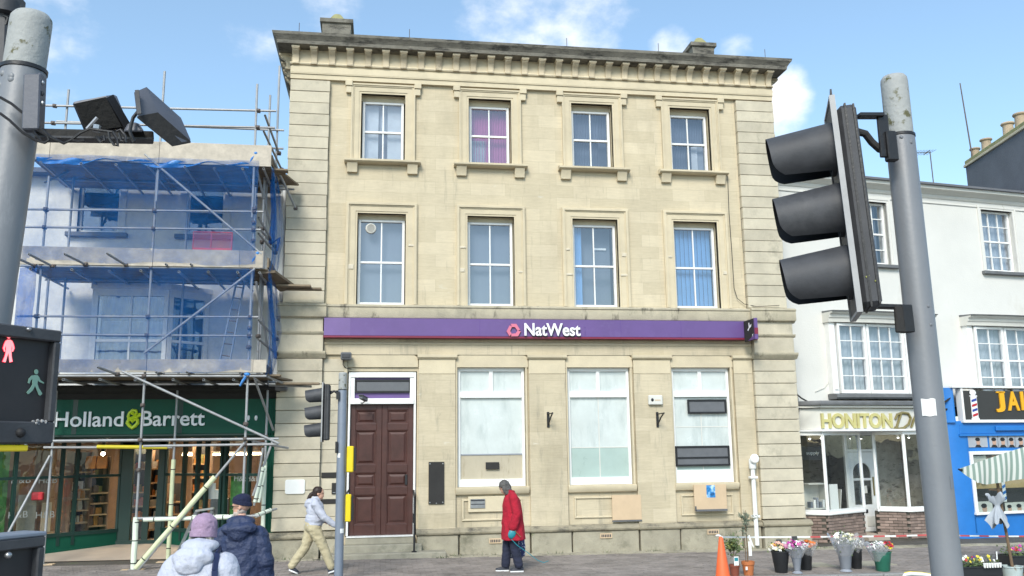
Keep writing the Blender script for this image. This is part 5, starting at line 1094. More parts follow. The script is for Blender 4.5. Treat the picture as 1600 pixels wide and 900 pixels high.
for i, (x, z0, z1) in enumerate(bays):
    y = -.24; us = ((1311, 1357, 2), (1357, 1416, 3), (1416, 1450, 2)) if i == 0 else ((1527, 1573, 2), (1573, 1632, 3), (1632, 1668, 2))
    MB().box(x-.20, x-.02, -.20, .05, z0, z1+.02).box(x-.16, x-.06, -.23, .05, z0+.1, z1-.08).build('bay_pilaster', M['white'], wb, bevel=.008)
    MB().box(x+bw+.02, x+bw+.2, -.2, .05, z0, z1+.02).build('bay_pilaster', M['white'], wb, bevel=.008)
    for (u0, u1, c) in us: 
        w = mwin(PL(u0, 560, y).x+.012, PL(u1, 560, y).x-.012, z0+.01, z1-.01, y, c, 2, wb, 'bay_sash', .075); curtain(M['netcurtain'], PL(u0, 560, y).x, PL(u1, 560, y).x, z0, z1, y+.22, w, .03, 6); curtain(M['greyblind'], PL(u0, 560, y).x, PL(u1, 560, y).x, z0+random.uniform(.1, .5), z1, y+.32, w, .02, 4)
    def bow(a): return -.12*math.sin(math.pi*a)
    for nm_, pr, mt in (('bay_cornice', [(.0, z1+.01), (-.26, z1+.01), (-.27, z1+.10), (-.30, z1+.13), (-.31, z1+.20), (-.40, z1+.24), (-.41, z1+.27), (0, z1+.27)], 'paint'), ('bay_flashing', [(0, z1+.272), (-.45, z1+.272), (-.46, z1+.295), (0, z1+.33)], 'lead'), ('bay_sill', [(0, z0-.14), (-.34, z0-.14), (-.38, z0-.10), (-.38, z0-.03), (-.30, z0-.005), (0, z0-.005)], 'lead')):
        MB().loft([[(x-.24+(bw+.48)*t, yy+(bow(t) if yy < -.01 else 0), zz) for yy, zz in pr] for t in [k_/12 for k_ in range(13)]]).build(nm_, M[mt], wb)
cbp = [PL(u, v, -.02) for u, v in ((1312, 520), (1308, 560), (1300, 590), (1288, 606), (1274, 612))]
MB().path(cbp, .008, 5).build('thin_cable', M['paint'], wb)
# ------------------------------------------------------------------ white shop
hs = turned(thing('shopfront', 'cream shopfront with gold lettering, splayed windows and recessed arched white door', 'shopfront'))
A = (.30, 0.0); B = (X(1279, -.45), -.45); D = (PL(1346, 740, .10).x, .10); E = (PL(1369, 740, .10).x, .10); Fp = (PL(1416, 740, -.45).x, -.45); Gp = (PL(1449, 740, -.45).x, -.45); H_ = (4.62, 0.0)
def plan_ext(pts, z0, z1, inset=0.0):
    n = len(pts); return [(x, y, z0) for x, y in pts]+[(x, y, z1) for x, y in pts], [list(range(n))[::-1], list(range(n, 2*n))]+[(k, (k+1) % n, (k+1) % n+n, k+n) for k in range(n)]
fp = [A, B, Gp, H_]
MB().add(*plan_ext([(A[0], .3), A, B, Gp, H_, (H_[0], .3)], 2.70, 3.235)).build('fascia', M['paint'], hs, bevel=.008)
o = .10; fpo = [(A[0]-.02, .3), (A[0]-.06, -.02), (B[0]-.05, B[1]-o), (Gp[0]+.05, Gp[1]-o), (H_[0]+.06, -.02), (H_[0]+.02, .3)]
MB().add(*plan_ext(fpo, 3.25, 3.30)).build('fascia_moulding', M['paint'], hs); o2 = [(x+(0.05 if x > 2 else -.05)*(abs(y) > .1), y-.06*(y < -.1)) for x, y in fpo]
MB().add(*plan_ext(o2, 3.302, 3.42)).build('lead_cornice', M['lead'], hs, bevel=.015)
MB().add(*plan_ext([(x, y-.02*(y < -.1)) for x, y in fpo], 2.655, 2.70)).build('fascia_moulding', M['white'], hs)
SZ = .60
def run(pts, par, posts, rname='shop_window', sill=True):
    fr = MB(); gl = []
    for (ax, ay), (bx, by) in zip(pts, pts[1:]):
        a, b = V((ax, ay, 0)), V((bx, by, 0)); d = b-a; L_ = d.length; e = d.normalized(); nr = V((e.y, -e.x, 0))
        bx_ = lambda s0, s1, z0, z1, t=.03: fr.obox(a+e*(s0+s1)/2+V((0, 0, (z0+z1)/2)), e*(s1-s0)/2, nr*t, V((0, 0, (z1-z0)/2)))
        bx_(-.03, .03, SZ, 2.655); bx_(L_-.03, L_+.03, SZ+.002, 2.653); bx_(0, L_, 2.56, 2.65); bx_(0, L_, SZ+.05, SZ+.13)
        gl.append((a+e*.03, b-e*.03))
    w = fr.build(rname, M['white'], par, smooth=False)
    for a, b in gl: MB().add([(a.x, a.y, SZ+.13), (b.x, b.y, SZ+.13), (b.x, b.y, 2.56), (a.x, a.y, 2.56)], [(0, 1, 2, 3)]).build('pane', M['shopglass'], w, normals=False)
    return w
run([A, B, D], hs, 0); run([E, Fp, Gp, H_], hs, 0)
def off(pts, d):
    r = []
    for i, (x, y) in enumerate(pts): r.append((x, y-d)) 
    return r
for pts in ([A, B, D], [E, Fp, Gp, H_]):
    back = [(pts[-1][0], .28), (pts[0][0], .28)]
    MB().add(*plan_ext(off(pts, .07)+back, SZ, SZ+.055)).build('window_sill', M['white'], hs, bevel=.01)
    MB().add(*plan_ext(off(pts, -.02)+back, -.4, SZ-.001)).build('stallriser_core', M['joint'], hs)
    bme_ = MB().box(-.1035, .1035, -.012, .02, -.031, .031).mesh('brick', M['brick'], bevel=.004)
    for (ax, ay), (bx, by) in zip(pts, pts[1:]):
        a, b = V((ax, ay, 0)), V((bx, by, 0)); L_ = (b-a).length; e = (b-a).normalized(); an = math.atan2(e.y, e.x)
        for row in range(9):
            s = .11 - (.108 if row % 2 else 0)
            while s < L_-.05:
                p = a+e*max(s, .03); ob = link('brick', bme_, hs); ob.location = (p.x+.0, p.y+.012, SZ-.045-row*.073); ob.rotation_euler.z = an; s += .217
# door in the recess
dy = .85; dx0, dx1 = PL(1326, 740, dy).x, PL(1367, 740, dy).x; dzb = .02; dzt = 2.12
fr = MB().box(dx0-.09, dx0, dy-.03, dy+.06, dzb, 2.66).box(dx1, dx1+.09, dy-.03, dy+.06, dzb, 2.66).box(dx0, dx1, dy-.03, dy+.06, 2.12, 2.19).box(dx0, dx1, dy-.03, dy+.06, 2.56, 2.66).build('door_frame', M['white'], hs, bevel=.005)
MB().box(dx0, dx1, dy+.0, dy+.01, 2.19, 2.56).build('transom_pane', M['shopglass'], fr)
xm = (dx0+dx1)/2; hw = (dx1-dx0)/2-.14; za = 1.55
dm = MB(); inner = [(xm-hw, .72), (xm-hw, za)]+[(xm-hw*math.cos(R(t)), za+hw*math.sin(R(t))) for t in range(15, 180, 15)]+[(xm+hw, za), (xm+hw, .72)]
outer = [(dx0+.005, .72), (dx0+.005, za)]+[(xm+(-1 if t < 90 else (0 if t == 90 else 1))*(dx1-dx0-.01)/2*min(1, abs(math.cos(R(t)))*1.6), min(dzt-.01, za+(dzt-.01-za)*min(1, math.sin(R(t))*1.5))) for t in range(15, 180, 15)]+[(dx1-.005, za), (dx1-.005, .72)]
n_ = len(inner); y0, y1 = dy, dy+.045
dm.add([(x, y0, z) for x, z in inner]+[(x, y0, z) for x, z in outer]+[(x, y1, z) for x, z in inner]+[(x, y1, z) for x, z in outer], [(k, k+1, n_+k+1, n_+k) for k in range(n_-1)]+[(2*n_+k, 3*n_+k, 3*n_+k+1, 2*n_+k+1) for k in range(n_-1)]+[(k, 2*n_+k, 2*n_+k+1, k+1) for k in range(n_-1)])
dm.box(dx0+.005, dx1-.005, y0, y1, dzb, .718).box(xm-hw-.01, xm+hw+.01, y0+.004, y1, 1.36, 1.42).box(xm-.02, xm+.02, y0+.006, y1, 1.42, za+hw)
leaf = dm.build('door_leaf', M['white'], hs, smooth=False)
MB().box(xm-hw, xm+hw, y0+.02, y0+.026, .72, za+hw).build('pane', M['shopglass'], leaf)
for a, b in ((dx0+.1, xm-.05), (xm+.05, dx1-.1)): MB().box(a, b, y0-.012, y0, .15, .42).build('door_panel', M['paint'], leaf, bevel=.008)
MB().box(xm-.10, xm-.01, y0-.02, y0, .50, .60).box(xm+.01, xm+.10, y0-.02, y0, .50, .60).build('letter_plate', M['black'], leaf, bevel=.01); MB().box(dx1-.10, dx1-.06, y0-.03, y0, .95, 1.45).build('door_handle', M['golddk'], leaf, bevel=.008)
MB().box(xm-.02, xm+.14, y0+.01, y0+.018, 1.02, 1.22).build('opening_hours_card', M['paint'], leaf)
MB().box(A[0]-.3, H_[0], 1.0 if 0 else dy+.06, 5, -.2, .0).box(D[0]-.1, E[0]+.1, -.1, dy+.1, -.3, dzb).build('shop_floor', M['tile'], hs)
MB().box(A[0]-.5, H_[0]+.3, 3.0, 3.1, 0, 3.2).box(A[0]-.3, A[0]-.2, .3, 3, 0, 2.7).box(H_[0]+.05, H_[0]+.1, .3, 3, 0, 2.7).build('inner_wall', M['wallpaper'], hs)
MB().box(A[0]-.3, H_[0], .3, 3.1, 2.66, 2.70).build('shop_ceiling', M['paint'], hs)
MB().box(dx1+.10, dx1+.14, .9, 2.9, .0, 2.6).build('partition', M['wallpaper'], hs); MB().box(dx1+.14, H_[0]+.04, 1.25, 1.29, .0, 2.6).build('partition', M['wallpaper'], hs)
q0, q1 = PL(1283, 667, -.50), PL(1390, 643, -.50)
text_geo('HONITON', PL(1285, 669, -.5).x, PL(1394, 645, -.5).x, PL(1340, 669, -.47).z, PL(1340, 645.5, -.47).z, -.452, .045, bold=.03).build('lettering', M['gold'], hs, smooth=False)
def script():
    mb = MB(); f = lambda u, v: PL(u, v, -.48)
    for pts in ([(1408, 647), (1405, 655), (1401, 668), (1397, 670)], [(1399, 655), (1402, 648), (1410, 645), (1419, 646), (1423, 653), (1420, 663), (1412, 669), (1403, 670), (1398, 667)], [(1424, 668), (1428, 655), (1430, 651), (1434, 651), (1432, 659)], [(1436, 668), (1440, 655), (1444, 652), (1447, 656)]):
        mb.path([f(*p) for p in pts], [.03]+[.035]*(len(pts)-2)+[.02], 6)
    mb.build('script_lettering', M['golddk'], hs)
script()
p = PL(1296, 702, -.3)
text_geo('supply', 1.35, 1.75, 2.04, 2.16, .98, .01).build('window_lettering', M['letter'], hs, smooth=False); MB().box(1.15, 1.95, .99, 1.02, 1.92, 2.28).build('hanging_sign', M['charcoal'], hs)
spl = emissive('spot_bulb', (1, .97, .9), 8)
for u, v, y in ((1265, 685, -.15), (1283, 684, -.2), (1403, 683, -.2), (1420, 683, -.2)):
    p = PL(u, v, y+.1); b_ = MB().path([(p.x-.15, p.y, 2.58), (p.x, p.y, 2.56)], .012, 6).lathe([(.02, p.z+.05), (.035, p.z), (.03, p.z-.01)], (p.x, p.y, 0), 8).build('spot_fitting', M['white'], hs); MB().ell((p.x, p.y, p.z-.012), .022, 8, 6).build('spot_bulb', spl, b_)
# things inside the white shop
t = turned(thing('display_cabinet', 'white open cabinet behind the corner pane of the cream shop', 'cabinet')); a0, a1 = PL(1252, 790, .3).x+.05, PL(1292, 790, .1).x
cb_ = MB().box(a0, a1, .35, .37, .35, 1.35)
for z in (.35, .72, 1.33): cb_.box(a0, a1, -.0, .35, z, z+.03)
cb_.box(a1-.03, a1, 0, .35, .38, 1.33).build('carcass', M['paint'], t, smooth=False); MB().box(a1+.005, a1+.25, -.05, -.02, .3, 1.33).build('side_leaf', M['white'], t)
for k_ in range(5): MB().box(a0+.06+k_*.09, a0+.12+k_*.09, .05, .2, .752, .9+.05*(k_ % 3)).build('stored_box', M[('greyblind', 'white', 'greybucket')[k_ % 3]], t)
t = turned(thing('chair', 'white slatted chair seen behind the splayed pane of the cream shop', 'chair')); cx_ = PL(1301, 790, .8).x
MB().box(cx_-.2, cx_+.2, .75, 1.15, .44, .47).build('seat', M['paint'], t); MB().hexa([(cx_+.16, .75, .47), (cx_+.19, .75, .47), (cx_+.19, 1.15, .47), (cx_+.16, 1.15, .47), (cx_+.26, .75, 1.15), (cx_+.29, .75, 1.15), (cx_+.29, 1.15, 1.15), (cx_+.26, 1.15, 1.15)]).build('backrest', M['paint'], t)
for sx in (-.18, .16):
    for sy in (.77, 1.11): MB().box(cx_+sx, cx_+sx+.03, sy, sy+.03, 0, .44).build('leg', M['paint'], t)
# gutter debris at the junction with the bank
t = turned(thing('gutter', 'dark gutter end with a weed and loose wires beside the stone pier', 'gutter')); p = PL(1246, 640, -.1)
MB().box(.02, .42, -.18, -.06, 3.14, 3.26).build('trough', M['blackdull'], t, bevel=.02); MB().path([PL(1240, 612, -.1), PL(1252, 622, -.15), PL(1270, 632, -.2)], .02, 6).path([PL(1243, 600, -.08), PL(1247, 625, -.1), PL(1244, 640, -.1)], .012, 6).build('wire', M['blackdull'], t)
lf = MB()
for k_ in range(50): c = V((.08+random.gauss(0, .06), -.12+random.gauss(0, .03), 3.30+abs(random.gauss(0, .05)))); d_ = V((random.gauss(0, 1), random.gauss(0, 1), random.gauss(0, 1))).normalized()*.03; e_ = d_.orthogonal().normalized()*.014; lf.add([c-e_, c+d_, c+e_, c-d_], [(0, 1, 2, 3)])
lf.build('weed', M['leaf'], t, normals=False); 
# ------------------------------------------------------------------ blue barber shop
bb = turned(thing('shopfront', 'bright blue barber shopfront with dark sign, striped pole picture and haircut photos', 'shopfront'))
yb = -.5; bx = PL(1488, 700, yb).x; x2 = 10.5
MB().add(*plan_ext([(bx-.35, .3), (bx-.02, yb+.12), (bx+.22, yb), (bx+.52, yb), (bx+.52, .3)], -.4, 2.9)).build('pilaster', M['blue'], bb, bevel=.01)
MB().add(*plan_ext([(bx-.30, .3), (bx-.02, yb+.05), (bx+.12, yb-.05), (bx+.16, yb-.05), (bx+.16, .3)], 2.86, 3.78)).build('sign_cheek', M['blue'], bb)
sx0 = PL(1502, 640, yb-.05).x; MB().box(sx0+.07, x2, yb-.07, yb+.1, 2.93, 3.70).build('sign_board', M['charcoal'], bb)
MB().box(sx0, sx0+.068, yb-.10, yb+.1, 2.85, 3.77).box(sx0+.068, x2, yb-.10, yb+.1, 2.85, 2.928).box(sx0-.3, x2, yb-.13, yb+.3, 3.772, 3.83).build('sign_border', M['white'], bb, bevel=.006)
MB().box(bx+.3, x2, yb-.02, .3, 2.56, 2.848).build('blind_band', M['blue'], bb, bevel=.008); MB().box(PL(1551, 650, yb).x, x2, yb-.09, yb-.022, 2.63, 2.76).build('blind_box', M['blue'], bb, bevel=.015); MB().box(bx+.25, x2, yb-.05, yb, 2.50, 2.558).build('band_moulding', M['blue'], bb)
wx0 = PL(1517, 740, yb).x; MB().box(bx+.52, x2, yb+.02, .3, 2.10, 2.50).build('picture_band', M['blue'], bb); MB().box(bx+.50, wx0+.02, yb+.0, .3, .0, 2.5).build('window_post', M['blue'], bb)
MB().box(bx+.5, x2, yb-.0, .3, -.4, .46).build('stallriser', M['blue'], bb, bevel=.008)
wf = MB().box(wx0, wx0+.10, yb-.04, yb+.08, .52, 2.10).box(wx0+.1, x2, yb-.04, yb+.08, 2.01, 2.10).box(wx0-.02, x2, yb-.08, yb+.08, .46, .52).build('window_frame', M['white'], bb, bevel=.006)
MB().box(wx0+.1, x2, yb+.02, yb+.03, .52, 2.01).build('pane', M['shopglass'], wf)
tan = pm('tan_window_blind', (.52, .38, .19), .8, .12, 4, 0, dirt_refl=((.44, .32, .16), 30, .5, .1, (1, 1, 8)))
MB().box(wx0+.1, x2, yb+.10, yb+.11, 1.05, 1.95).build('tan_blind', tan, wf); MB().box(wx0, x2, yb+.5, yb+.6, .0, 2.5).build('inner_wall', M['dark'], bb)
MB().box(wx0+.12, wx0+.62, yb+.06, yb+.07, 1.79, 1.98).build('picture_card', M['paint'], wf)
MB().box(wx0+.66, wx0+.85, yb+.06, yb+.07, 1.80, 1.98).build('picture_card', M['brick'], wf)
text_geo('96-', PL(1524, 754, yb).x, PL(1550, 754, yb).x, PL(1530, 755, yb).z, PL(1530, 738, yb).z, yb-.0, .006, bold=.03).build('window_lettering', M['letter'], wf, smooth=False)
text_geo('J', PL(1557, 640, yb-.1).x, PL(1571.5, 640, yb-.1).x, PL(1560, 644, yb-.1).z, PL(1560, 612, yb-.1).z, yb-.075, .03, bold=.03).box(PL(1560, 640, yb-.1).x, PL(1573, 640, yb-.1).x, yb-.105, yb-.075, PL(1565, 614, yb-.1).z, PL(1565, 611.5, yb-.1).z).build('lettering', M['amber'], bb, smooth=False)
text_geo('A', PL(1576, 640, yb-.1).x, PL(1594, 640, yb-.1).x, PL(1580, 641.5, yb-.1).z, PL(1580, 611.5, yb-.1).z, yb-.075, .03, bold=.03).build('lettering', M['amber'], bb, smooth=False)
q = PL(1597, 640, yb-.1).x; MB().box(q, q+.10, yb-.105, yb-.075, PL(1580, 641, yb-.1).z, PL(1580, 611.5, yb-.1).z).build('lettering', M['amber'], bb)
def barber_pole(uc, v0, v1, w_, y, par, flat=True):
    a, b = PL(uc, v1, y), PL(uc, v0, y); h_ = b.z-a.z; mb = MB().box(a.x-w_/2, a.x+w_/2, y-.01, y+.01, a.z+h_*.05, b.z-h_*.2)
    mb.box(a.x-w_*.62, a.x+w_*.62, y-.014, y+.012, a.z, a.z+h_*.06).box(a.x-w_*.6, a.x+w_*.6, y-.014, y+.012, b.z-h_*.21, b.z-h_*.17).ell((a.x, y, b.z-h_*.08), (w_*.55, .014, h_*.1), 14, 8)
    o_ = mb.build('pole_picture', M['letter'], par)
    for k_ in range(4):
        z = a.z+h_*(.10+.165*k_); s = MB().prism([(a.x-w_*.42, z), (a.x+w_*.42, z+h_*.06), (a.x+w_*.42, z+h_*.14), (a.x-w_*.42, z+h_*.08)], y-.016, y-.0105); s.build('stripe', M['petal_red' if k_ % 2 == 0 else 'navy'], o_)
M['navy'] = pm('navy_print', (.02, .05, .30), .5, .05)
barber_pole(1524.5, 610, 656, .20, yb-.085, bb)
def headshot(u0, v0, u1, v1, y, par, lying=False):
    a, b = PL(u0, v1, y), PL(u1, v0, y); w_, h_ = b.x-a.x, b.z-a.z
    o_ = MB().box(a.x, b.x, y, y+.01, a.z, b.z).build('haircut_photo', M['netcurtain'] if not lying else M['paint'], par)
    cx_, cz_ = a.x+w_*.5, a.z+h_*.5; r = min(w_, h_)*.30
    fl = lambda cx, cz, rx, rz, t: MB().prism([(cx+rx*math.cos(R(k_)), cz+rz*math.sin(R(k_))) for k_ in range(0, 360, 30)], y-.003*t, y-.003*t+.0025)
    fl(cx_+r*.1, cz_-h_*.05, r*.75, r*1.0, 1).build('printed_face', pm('printed_skin', (.48, .30, .22), .6, .2, 20), o_); fl(cx_-r*.05, cz_+r*.65, r*.9, r*.55, 2).build('printed_hair', M['black'], o_); MB().prism([(cx_-r*1.2, a.z+.003), (cx_+r*1.2, a.z+.003), (cx_+r*.6, a.z+h_*.22), (cx_-r*.7, a.z+h_*.22)], y-.004, y-.001).build('printed_collar', M['blackdull'], o_)
for u0, u1 in ((1513.5, 1542), (1547, 1559), (1559.5, 1574), (1574.5, 1586), (1586.5, 1603)): headshot(u0, 681, u1, 699, yb+.0, bb)
for u0, u1, v0, v1 in ((1526, 1550, 783, 806), (1572, 1583, 785, 804), (1585, 1600, 784, 804)): headshot(u0, v0, u1, v1, yb+.06, wf, True)
MB().box(wx0+.1, x2, yb+.085, yb+.095, .52, 1.12).build('dark_print', M['charcoal'], wf)
py_ = yb+.065; pa, pz = PL(1571, 784, py_), PL(1571, 733, py_); bp_ = MB().box(pa.x-.055, pa.x+.055, py_, py_+.008, pa.z, 2.0).build('spiral_pole_print', M['letter'], wf)
for k_ in range(8):
    z_ = pa.z+.02+k_*.16
    if z_+.13 < 2.0: MB().prism([(pa.x-.054, z_), (pa.x+.054, z_+.05), (pa.x+.054, z_+.125), (pa.x-.054, z_+.075)], py_-.003, py_-.0005).build('spiral_stripe', M['blue'], bp_)
# alarm and capital between the two shops
t = turned(thing('corner_bracket', 'white capital and tangled black fittings between the cream and blue shops', 'bracket')); p = PL(1481, 655, -.3)
MB().box(4.66, 5.02, -.28, .1, 2.55, 2.75).box(4.62, 5.06, -.32, .1, 2.75, 2.83).box(4.70, 4.98, -.24, .1, -.3, 2.55).build('capital', M['white'], t, bevel=.01)
MB().bar(PL(1474, 630, -.5), PL(1489, 618, -.5), .05, .03).path([PL(1478, 640, -.45), PL(1485, 636, -.4), PL(1490, 641, -.45), PL(1482, 646, -.4)], .03, 6).build('fitting', M['blackdull'], t)
p = PL(1492, 778, -.42); sb2 = MB()
for k_ in range(3): sb2.ell((p.x-.14, -.27, p.z+.09-k_*.09), (.035, .03, .04), 8, 6)
sb2.build('bell_button', M['black'], t)
# ------------------------------------------------------------------ chimney stack behind the terrace
cfar = P(1509, 262, 8.0); cdir = V((-math.sin(R(10.4)), -math.cos(R(10.4)), 0)); cr = V((cdir.y*-1, cdir.x, 0)); cr = V((math.cos(R(10.4)), -math.sin(R(10.4)), 0))
ch = thing('chimney_stack', 'broad slate grey chimney stack with a row of clay pots behind the white terrace', 'chimney', (cfar.x, cfar.y, 9.6))
def cbox(s0, s1, w0, w1, z0, z1): 
    c_ = cfar+cdir*((s0+s1)/2)+cr*((w0+w1)/2); return MB().obox((c_.x, c_.y, (z0+z1)/2), cdir*(s1-s0)/2, cr*(w1-w0)/2, V((0, 0, (z1-z0)/2)))
cbox(0, 5.6, 0, .9, 9.0, cfar.z).build('stack', M['slate'], ch); cbox(-.06, 5.66, -.06, .96, cfar.z, cfar.z+.10).build('coping_course', M['stone'], ch, bevel=.015); cbox(-.03, 5.62, -.02, .92, cfar.z+.102, cfar.z+.26).build('coping', M['lichen'], ch, bevel=.03)
pme = MB().lathe([(.19, 0), (.18, .1), (.16, .45), (.165, .52), (.20, .53), (.215, .56), (.20, .60), (.17, .61), (.13, .60), (.12, .2)], n=18).mesh('chimney_pot', M['pot'])
for u, v, s_ in ((1524, 214, .9), (1541, 203, 1.0), (1576, 181, 1.05), (1596, 165, 1.1)):
    # where that pot stands along the stack
    best = min((abs((lambda q: (800+F_PX*(q-CAM).dot(RT)/(q-CAM).dot(FWD)))(cfar+cdir*(k_*.05)+cr*.4+V((0, 0, .5)))-u), k_*.05) for k_ in range(0, 112))[1]
    q = cfar+cdir*best+cr*.4; o_ = link('chimney_pot', pme, ch); o_.matrix_parent_inverse = Matrix.Translation(ch.location).inverted(); o_.location = (q.x, q.y, cfar.z+.22); o_.scale = (s_, s_, s_*.95); o_.rotation_euler = (random.uniform(-.03, .03), random.uniform(-.03, .03), random.random()*6)
q = cfar+cr*.2+cdir*.1; a = P(1500, 130, q.y)
solo('mast', MB().tube((q.x+.05, q.y, cfar.z+.1), (a.x, q.y, a.z), .028, .02), M['couple'], 'tall thin dark mast at the end of the grey chimney stack', 'mast')
t = thing('television_aerial', 'small rooftop television aerial on the ridge of the white terrace', 'aerial', tuple(P(1458, 284, 3.2)))
a, b = P(1459, 290, 3.2), P(1453, 237, 3.2); MB().tube(a, b, .016).build('mast', M['couple'], t); c, d = P(1428, 239, 3.2), P(1455, 238, 3.2); mb = MB().tube(c, d, .01, n=5)
for k_ in range(7): q = c+(d-c)*(k_/6); mb.tube(q-V((0, .25, 0)), q+V((0, .25, 0)), .006, n=5)
mb.tube(P(1443, 239, 3.2)+V((0, 0, -.06)), P(1453, 238, 3.2)+V((0, 0, .07)), .015, n=5).build('boom', M['couple'], t)
# ================================================================== SIGNALS AND POLES IN THE STREET
def on_plane(u, v, p, n):
    d = FWD*F_PX + RT*(u-800) - UP*(v-450); return CAM + d*((p-CAM).dot(n)/d.dot(n))
def signal_head(root, O, az, h, hw, tilt=8, hbd=.15, bw=.19, pitch=0.0):
    f = V((math.sin(R(az)), math.cos(R(az)), 0)); w = V((-f.y, f.x, 0)); z = V((0, 0, 1)); O = V(O)
    f, z = f*math.cos(R(pitch))-z*math.sin(R(pitch)), z*math.cos(R(pitch))+f*math.sin(R(pitch))
    if w.dot(FWD) < 0: w = -w
    hs_ = MB().obox(O-f*(hbd/2+.008), f*(hbd/2-.012), w*hw, z*(h/2-.012)).build('signal_housing', M['visor'], root, bevel=.018)
    MB().obox(O-f*(hbd*.52), f*.004, w*(hw+.004), z*(h/2-.008)).obox(O-f*(hbd*.85), f*.004, w*(hw+.003), z*(h/2-.016)).build('housing_seam', M['black'], hs_)
    b_ = MB().obox(O, f*.006, w*(bw), z*(h/2+.01)).build('backing_board', M['visor'], root)
    MB().obox(O-w*(bw+.006), f*.012, w*.006, z*(h/2+.018)).obox(O+w*(bw+.006), f*.012, w*.006, z*(h/2+.018)).obox(O-z*(h/2+.014), f*.011, w*(bw-.001), z*.006).obox(O+z*(h/2+.014), f*.011, w*(bw-.001), z*.006).build('board_border', M['edge'], b_)
    tip = O+z*(h/2+.02)-w*bw; MB().hexa([tip-f*.004, tip+f*.004, tip+w*.16+f*.004, tip+w*.16-f*.004, tip+z*.03-f*.004, tip+z*.03+f*.004, tip+w*.05+z*.002+f*.004, tip+w*.05+z*.002-f*.004]).build('board_corner', M['visor'], b_)
    r = h*.124; L_ = h*.295; ft = (f*math.cos(R(tilt))-z*math.sin(R(tilt)))
    for i in range(3):
        c = O + z*(h*.305 - i*h*.305) + f*.008
        MB().loft([[c+f*q+(w*math.cos(t)+z*math.sin(t))*rr for t in [2*math.pi*k/20 for k in range(20)]] for q, rr in ((0, r*1.06), (.015, r*1.06), (.015, r*.9), (.002, r*.85))]).build('lens_ring', M['visor'], root)
        MB().loft([[c+f*q+(w*math.cos(t)+z*math.sin(t))*rr for t in [2*math.pi*k/20 for k in range(20)]] for q, rr in ((.004, r*.88), (.02, r*.6), (.024, r*.1))]).build('lens', M['lens%d' % i], root)
        def hood(rad):
            def fn(a, b):                              # a round the hood, b from lens to lip
                half = R(156 - 17*b); t = (a*2-1)*half; cut = 1.0 - .16*max(0, abs(a*2-1)-.72)**2/.0784
                q = L_*b*cut
                return c + ft*q + (w*math.sin(t)+(f*math.sin(R(tilt))+z*math.cos(R(tilt)))*math.cos(t))*rad*(1+.05*(1-b))
            return fn
        v_ = MB(); n0 = 26; m0 = 12; v_.grid(hood(r), n0, m0).build('visor', M['visor'], root, normals=False, ang=60)
        vi = MB(); vi.grid(hood(r-.004), n0, m0).build('visor_lining', M['visorin'], root.children[-1] if False else COL.objects.get('visor') if False else bpy.context.scene.objects[[o.name for o in root.children if o.name.startswith('visor') and 'lining' not in o.name][-1]], normals=False, ang=60)
    return f, w
M['lens0'] = pm('red_lens', (.06, .005, .005), .15, .1); M['lens1'] = pm('amber_lens', (.09, .035, .004), .15, .1); M['lens2'] = pm('green_lens', (.005, .07, .055), .15, .1)
def signal_pole(name, label, base, ztop, r, zring, mat='polegrey', z0=-.1, capmat='polecap', lean=0.0):
    sh = Matrix(((1, 0, lean, -lean*ztop), (0, 1, 0, 0), (0, 0, 1, 0), (0, 0, 0, 1)))
    t = thing(name, label, 'traffic light', (base[0], base[1], z0)); x, y = base
    MB().lathe([(r*1.02, z0), (r*1.02, zring), (r, zring+.005)], (x, y, 0), 24).xf(sh).build('pole', M[mat], t, ang=60)
    MB().lathe([(r*.96, zring+.002), (r*.96, ztop-.03), (r*.93, ztop-.012), (r*.80, ztop), (r*.1, ztop+.004)], (x, y, 0), 24).xf(sh).build('pole_cap', M[capmat], t, ang=60)
    MB().lathe([(r*1.03, zring-.008), (r*1.07, zring-.006), (r*1.07, zring+.006), (r*.97, zring+.009)], (x, y, 0), 24).xf(sh).build('pole_ring', M['black'], t)
    MB().lathe([(r*1.9, z0), (r*1.9, z0+.012), (r*1.1, z0+.02)], (x, y, 0), 16).xf(sh).build('base_plate', M['polegreydk'], t)
    return t
# --- large signal on the right of the photographer
pY = -17.0; px = P(1397, 130, pY).x; pr_ = .0625
zr = P(1404, 206, pY-pr_).z; zt = P(1392, 120, pY).z
tl = signal_pole('traffic_light', 'tall grey signal pole with a large black three hood traffic light seen from behind', (px, pY), zt, pr_, zr, lean=-.013)
ztop, zbot = P(1308, 155, -17.2).z, P(1345, 482, -17.2).z; hh = ztop-zbot
az = -66; f_ = V((math.sin(R(az)), math.cos(R(az)), 0)); w_ = V((-f_.y, f_.x, 0)); w_ = w_ if w_.dot(FWD) > 0 else -w_
Oe = P(1322, 318, -17.22); O = V((Oe.x, Oe.y, (ztop+zbot)/2)) + w_*.165
signal_head(tl, O, az, hh, .102, bw=.145, tilt=6, pitch=2.5, hbd=.105)
a = P(1340, 181, pY-.08); b = P(1378, 181, pY-.08); c = P(1384, 246, pY-.08)
MB().bar(a, b, .05, .018).bar(b+V((0, 0, .005)), c, .018, .05, (1, 0, 0)).build('upper_bracket', M['black'], tl, bevel=.003)
a = P(1385, 205, pY-.10); b = P(1394, 252, pY-.10); MB().bar(P(1389, 206, pY-.085), P(1394, 252, pY-.085), .04, .05, (1, 0, 0)).build('bracket_clamp', M['black'], tl, bevel=.005)
MB().path([P(u, v, pY-.06) for u, v in ((1340, 206), (1352, 209), (1362, 222), (1374, 233), (1386, 236))], .017, 10).build('cable_hose', M['blackdull'], tl)
MB().bar(P(1345, 478, pY-.06), P(1411, 480, pY-.08), .05, .018).bar(P(1413, 477, pY-.09), P(1418, 520, pY-.09), .045, .05, (1, 0, 0)).build('lower_bracket', M['black'], tl, bevel=.004)
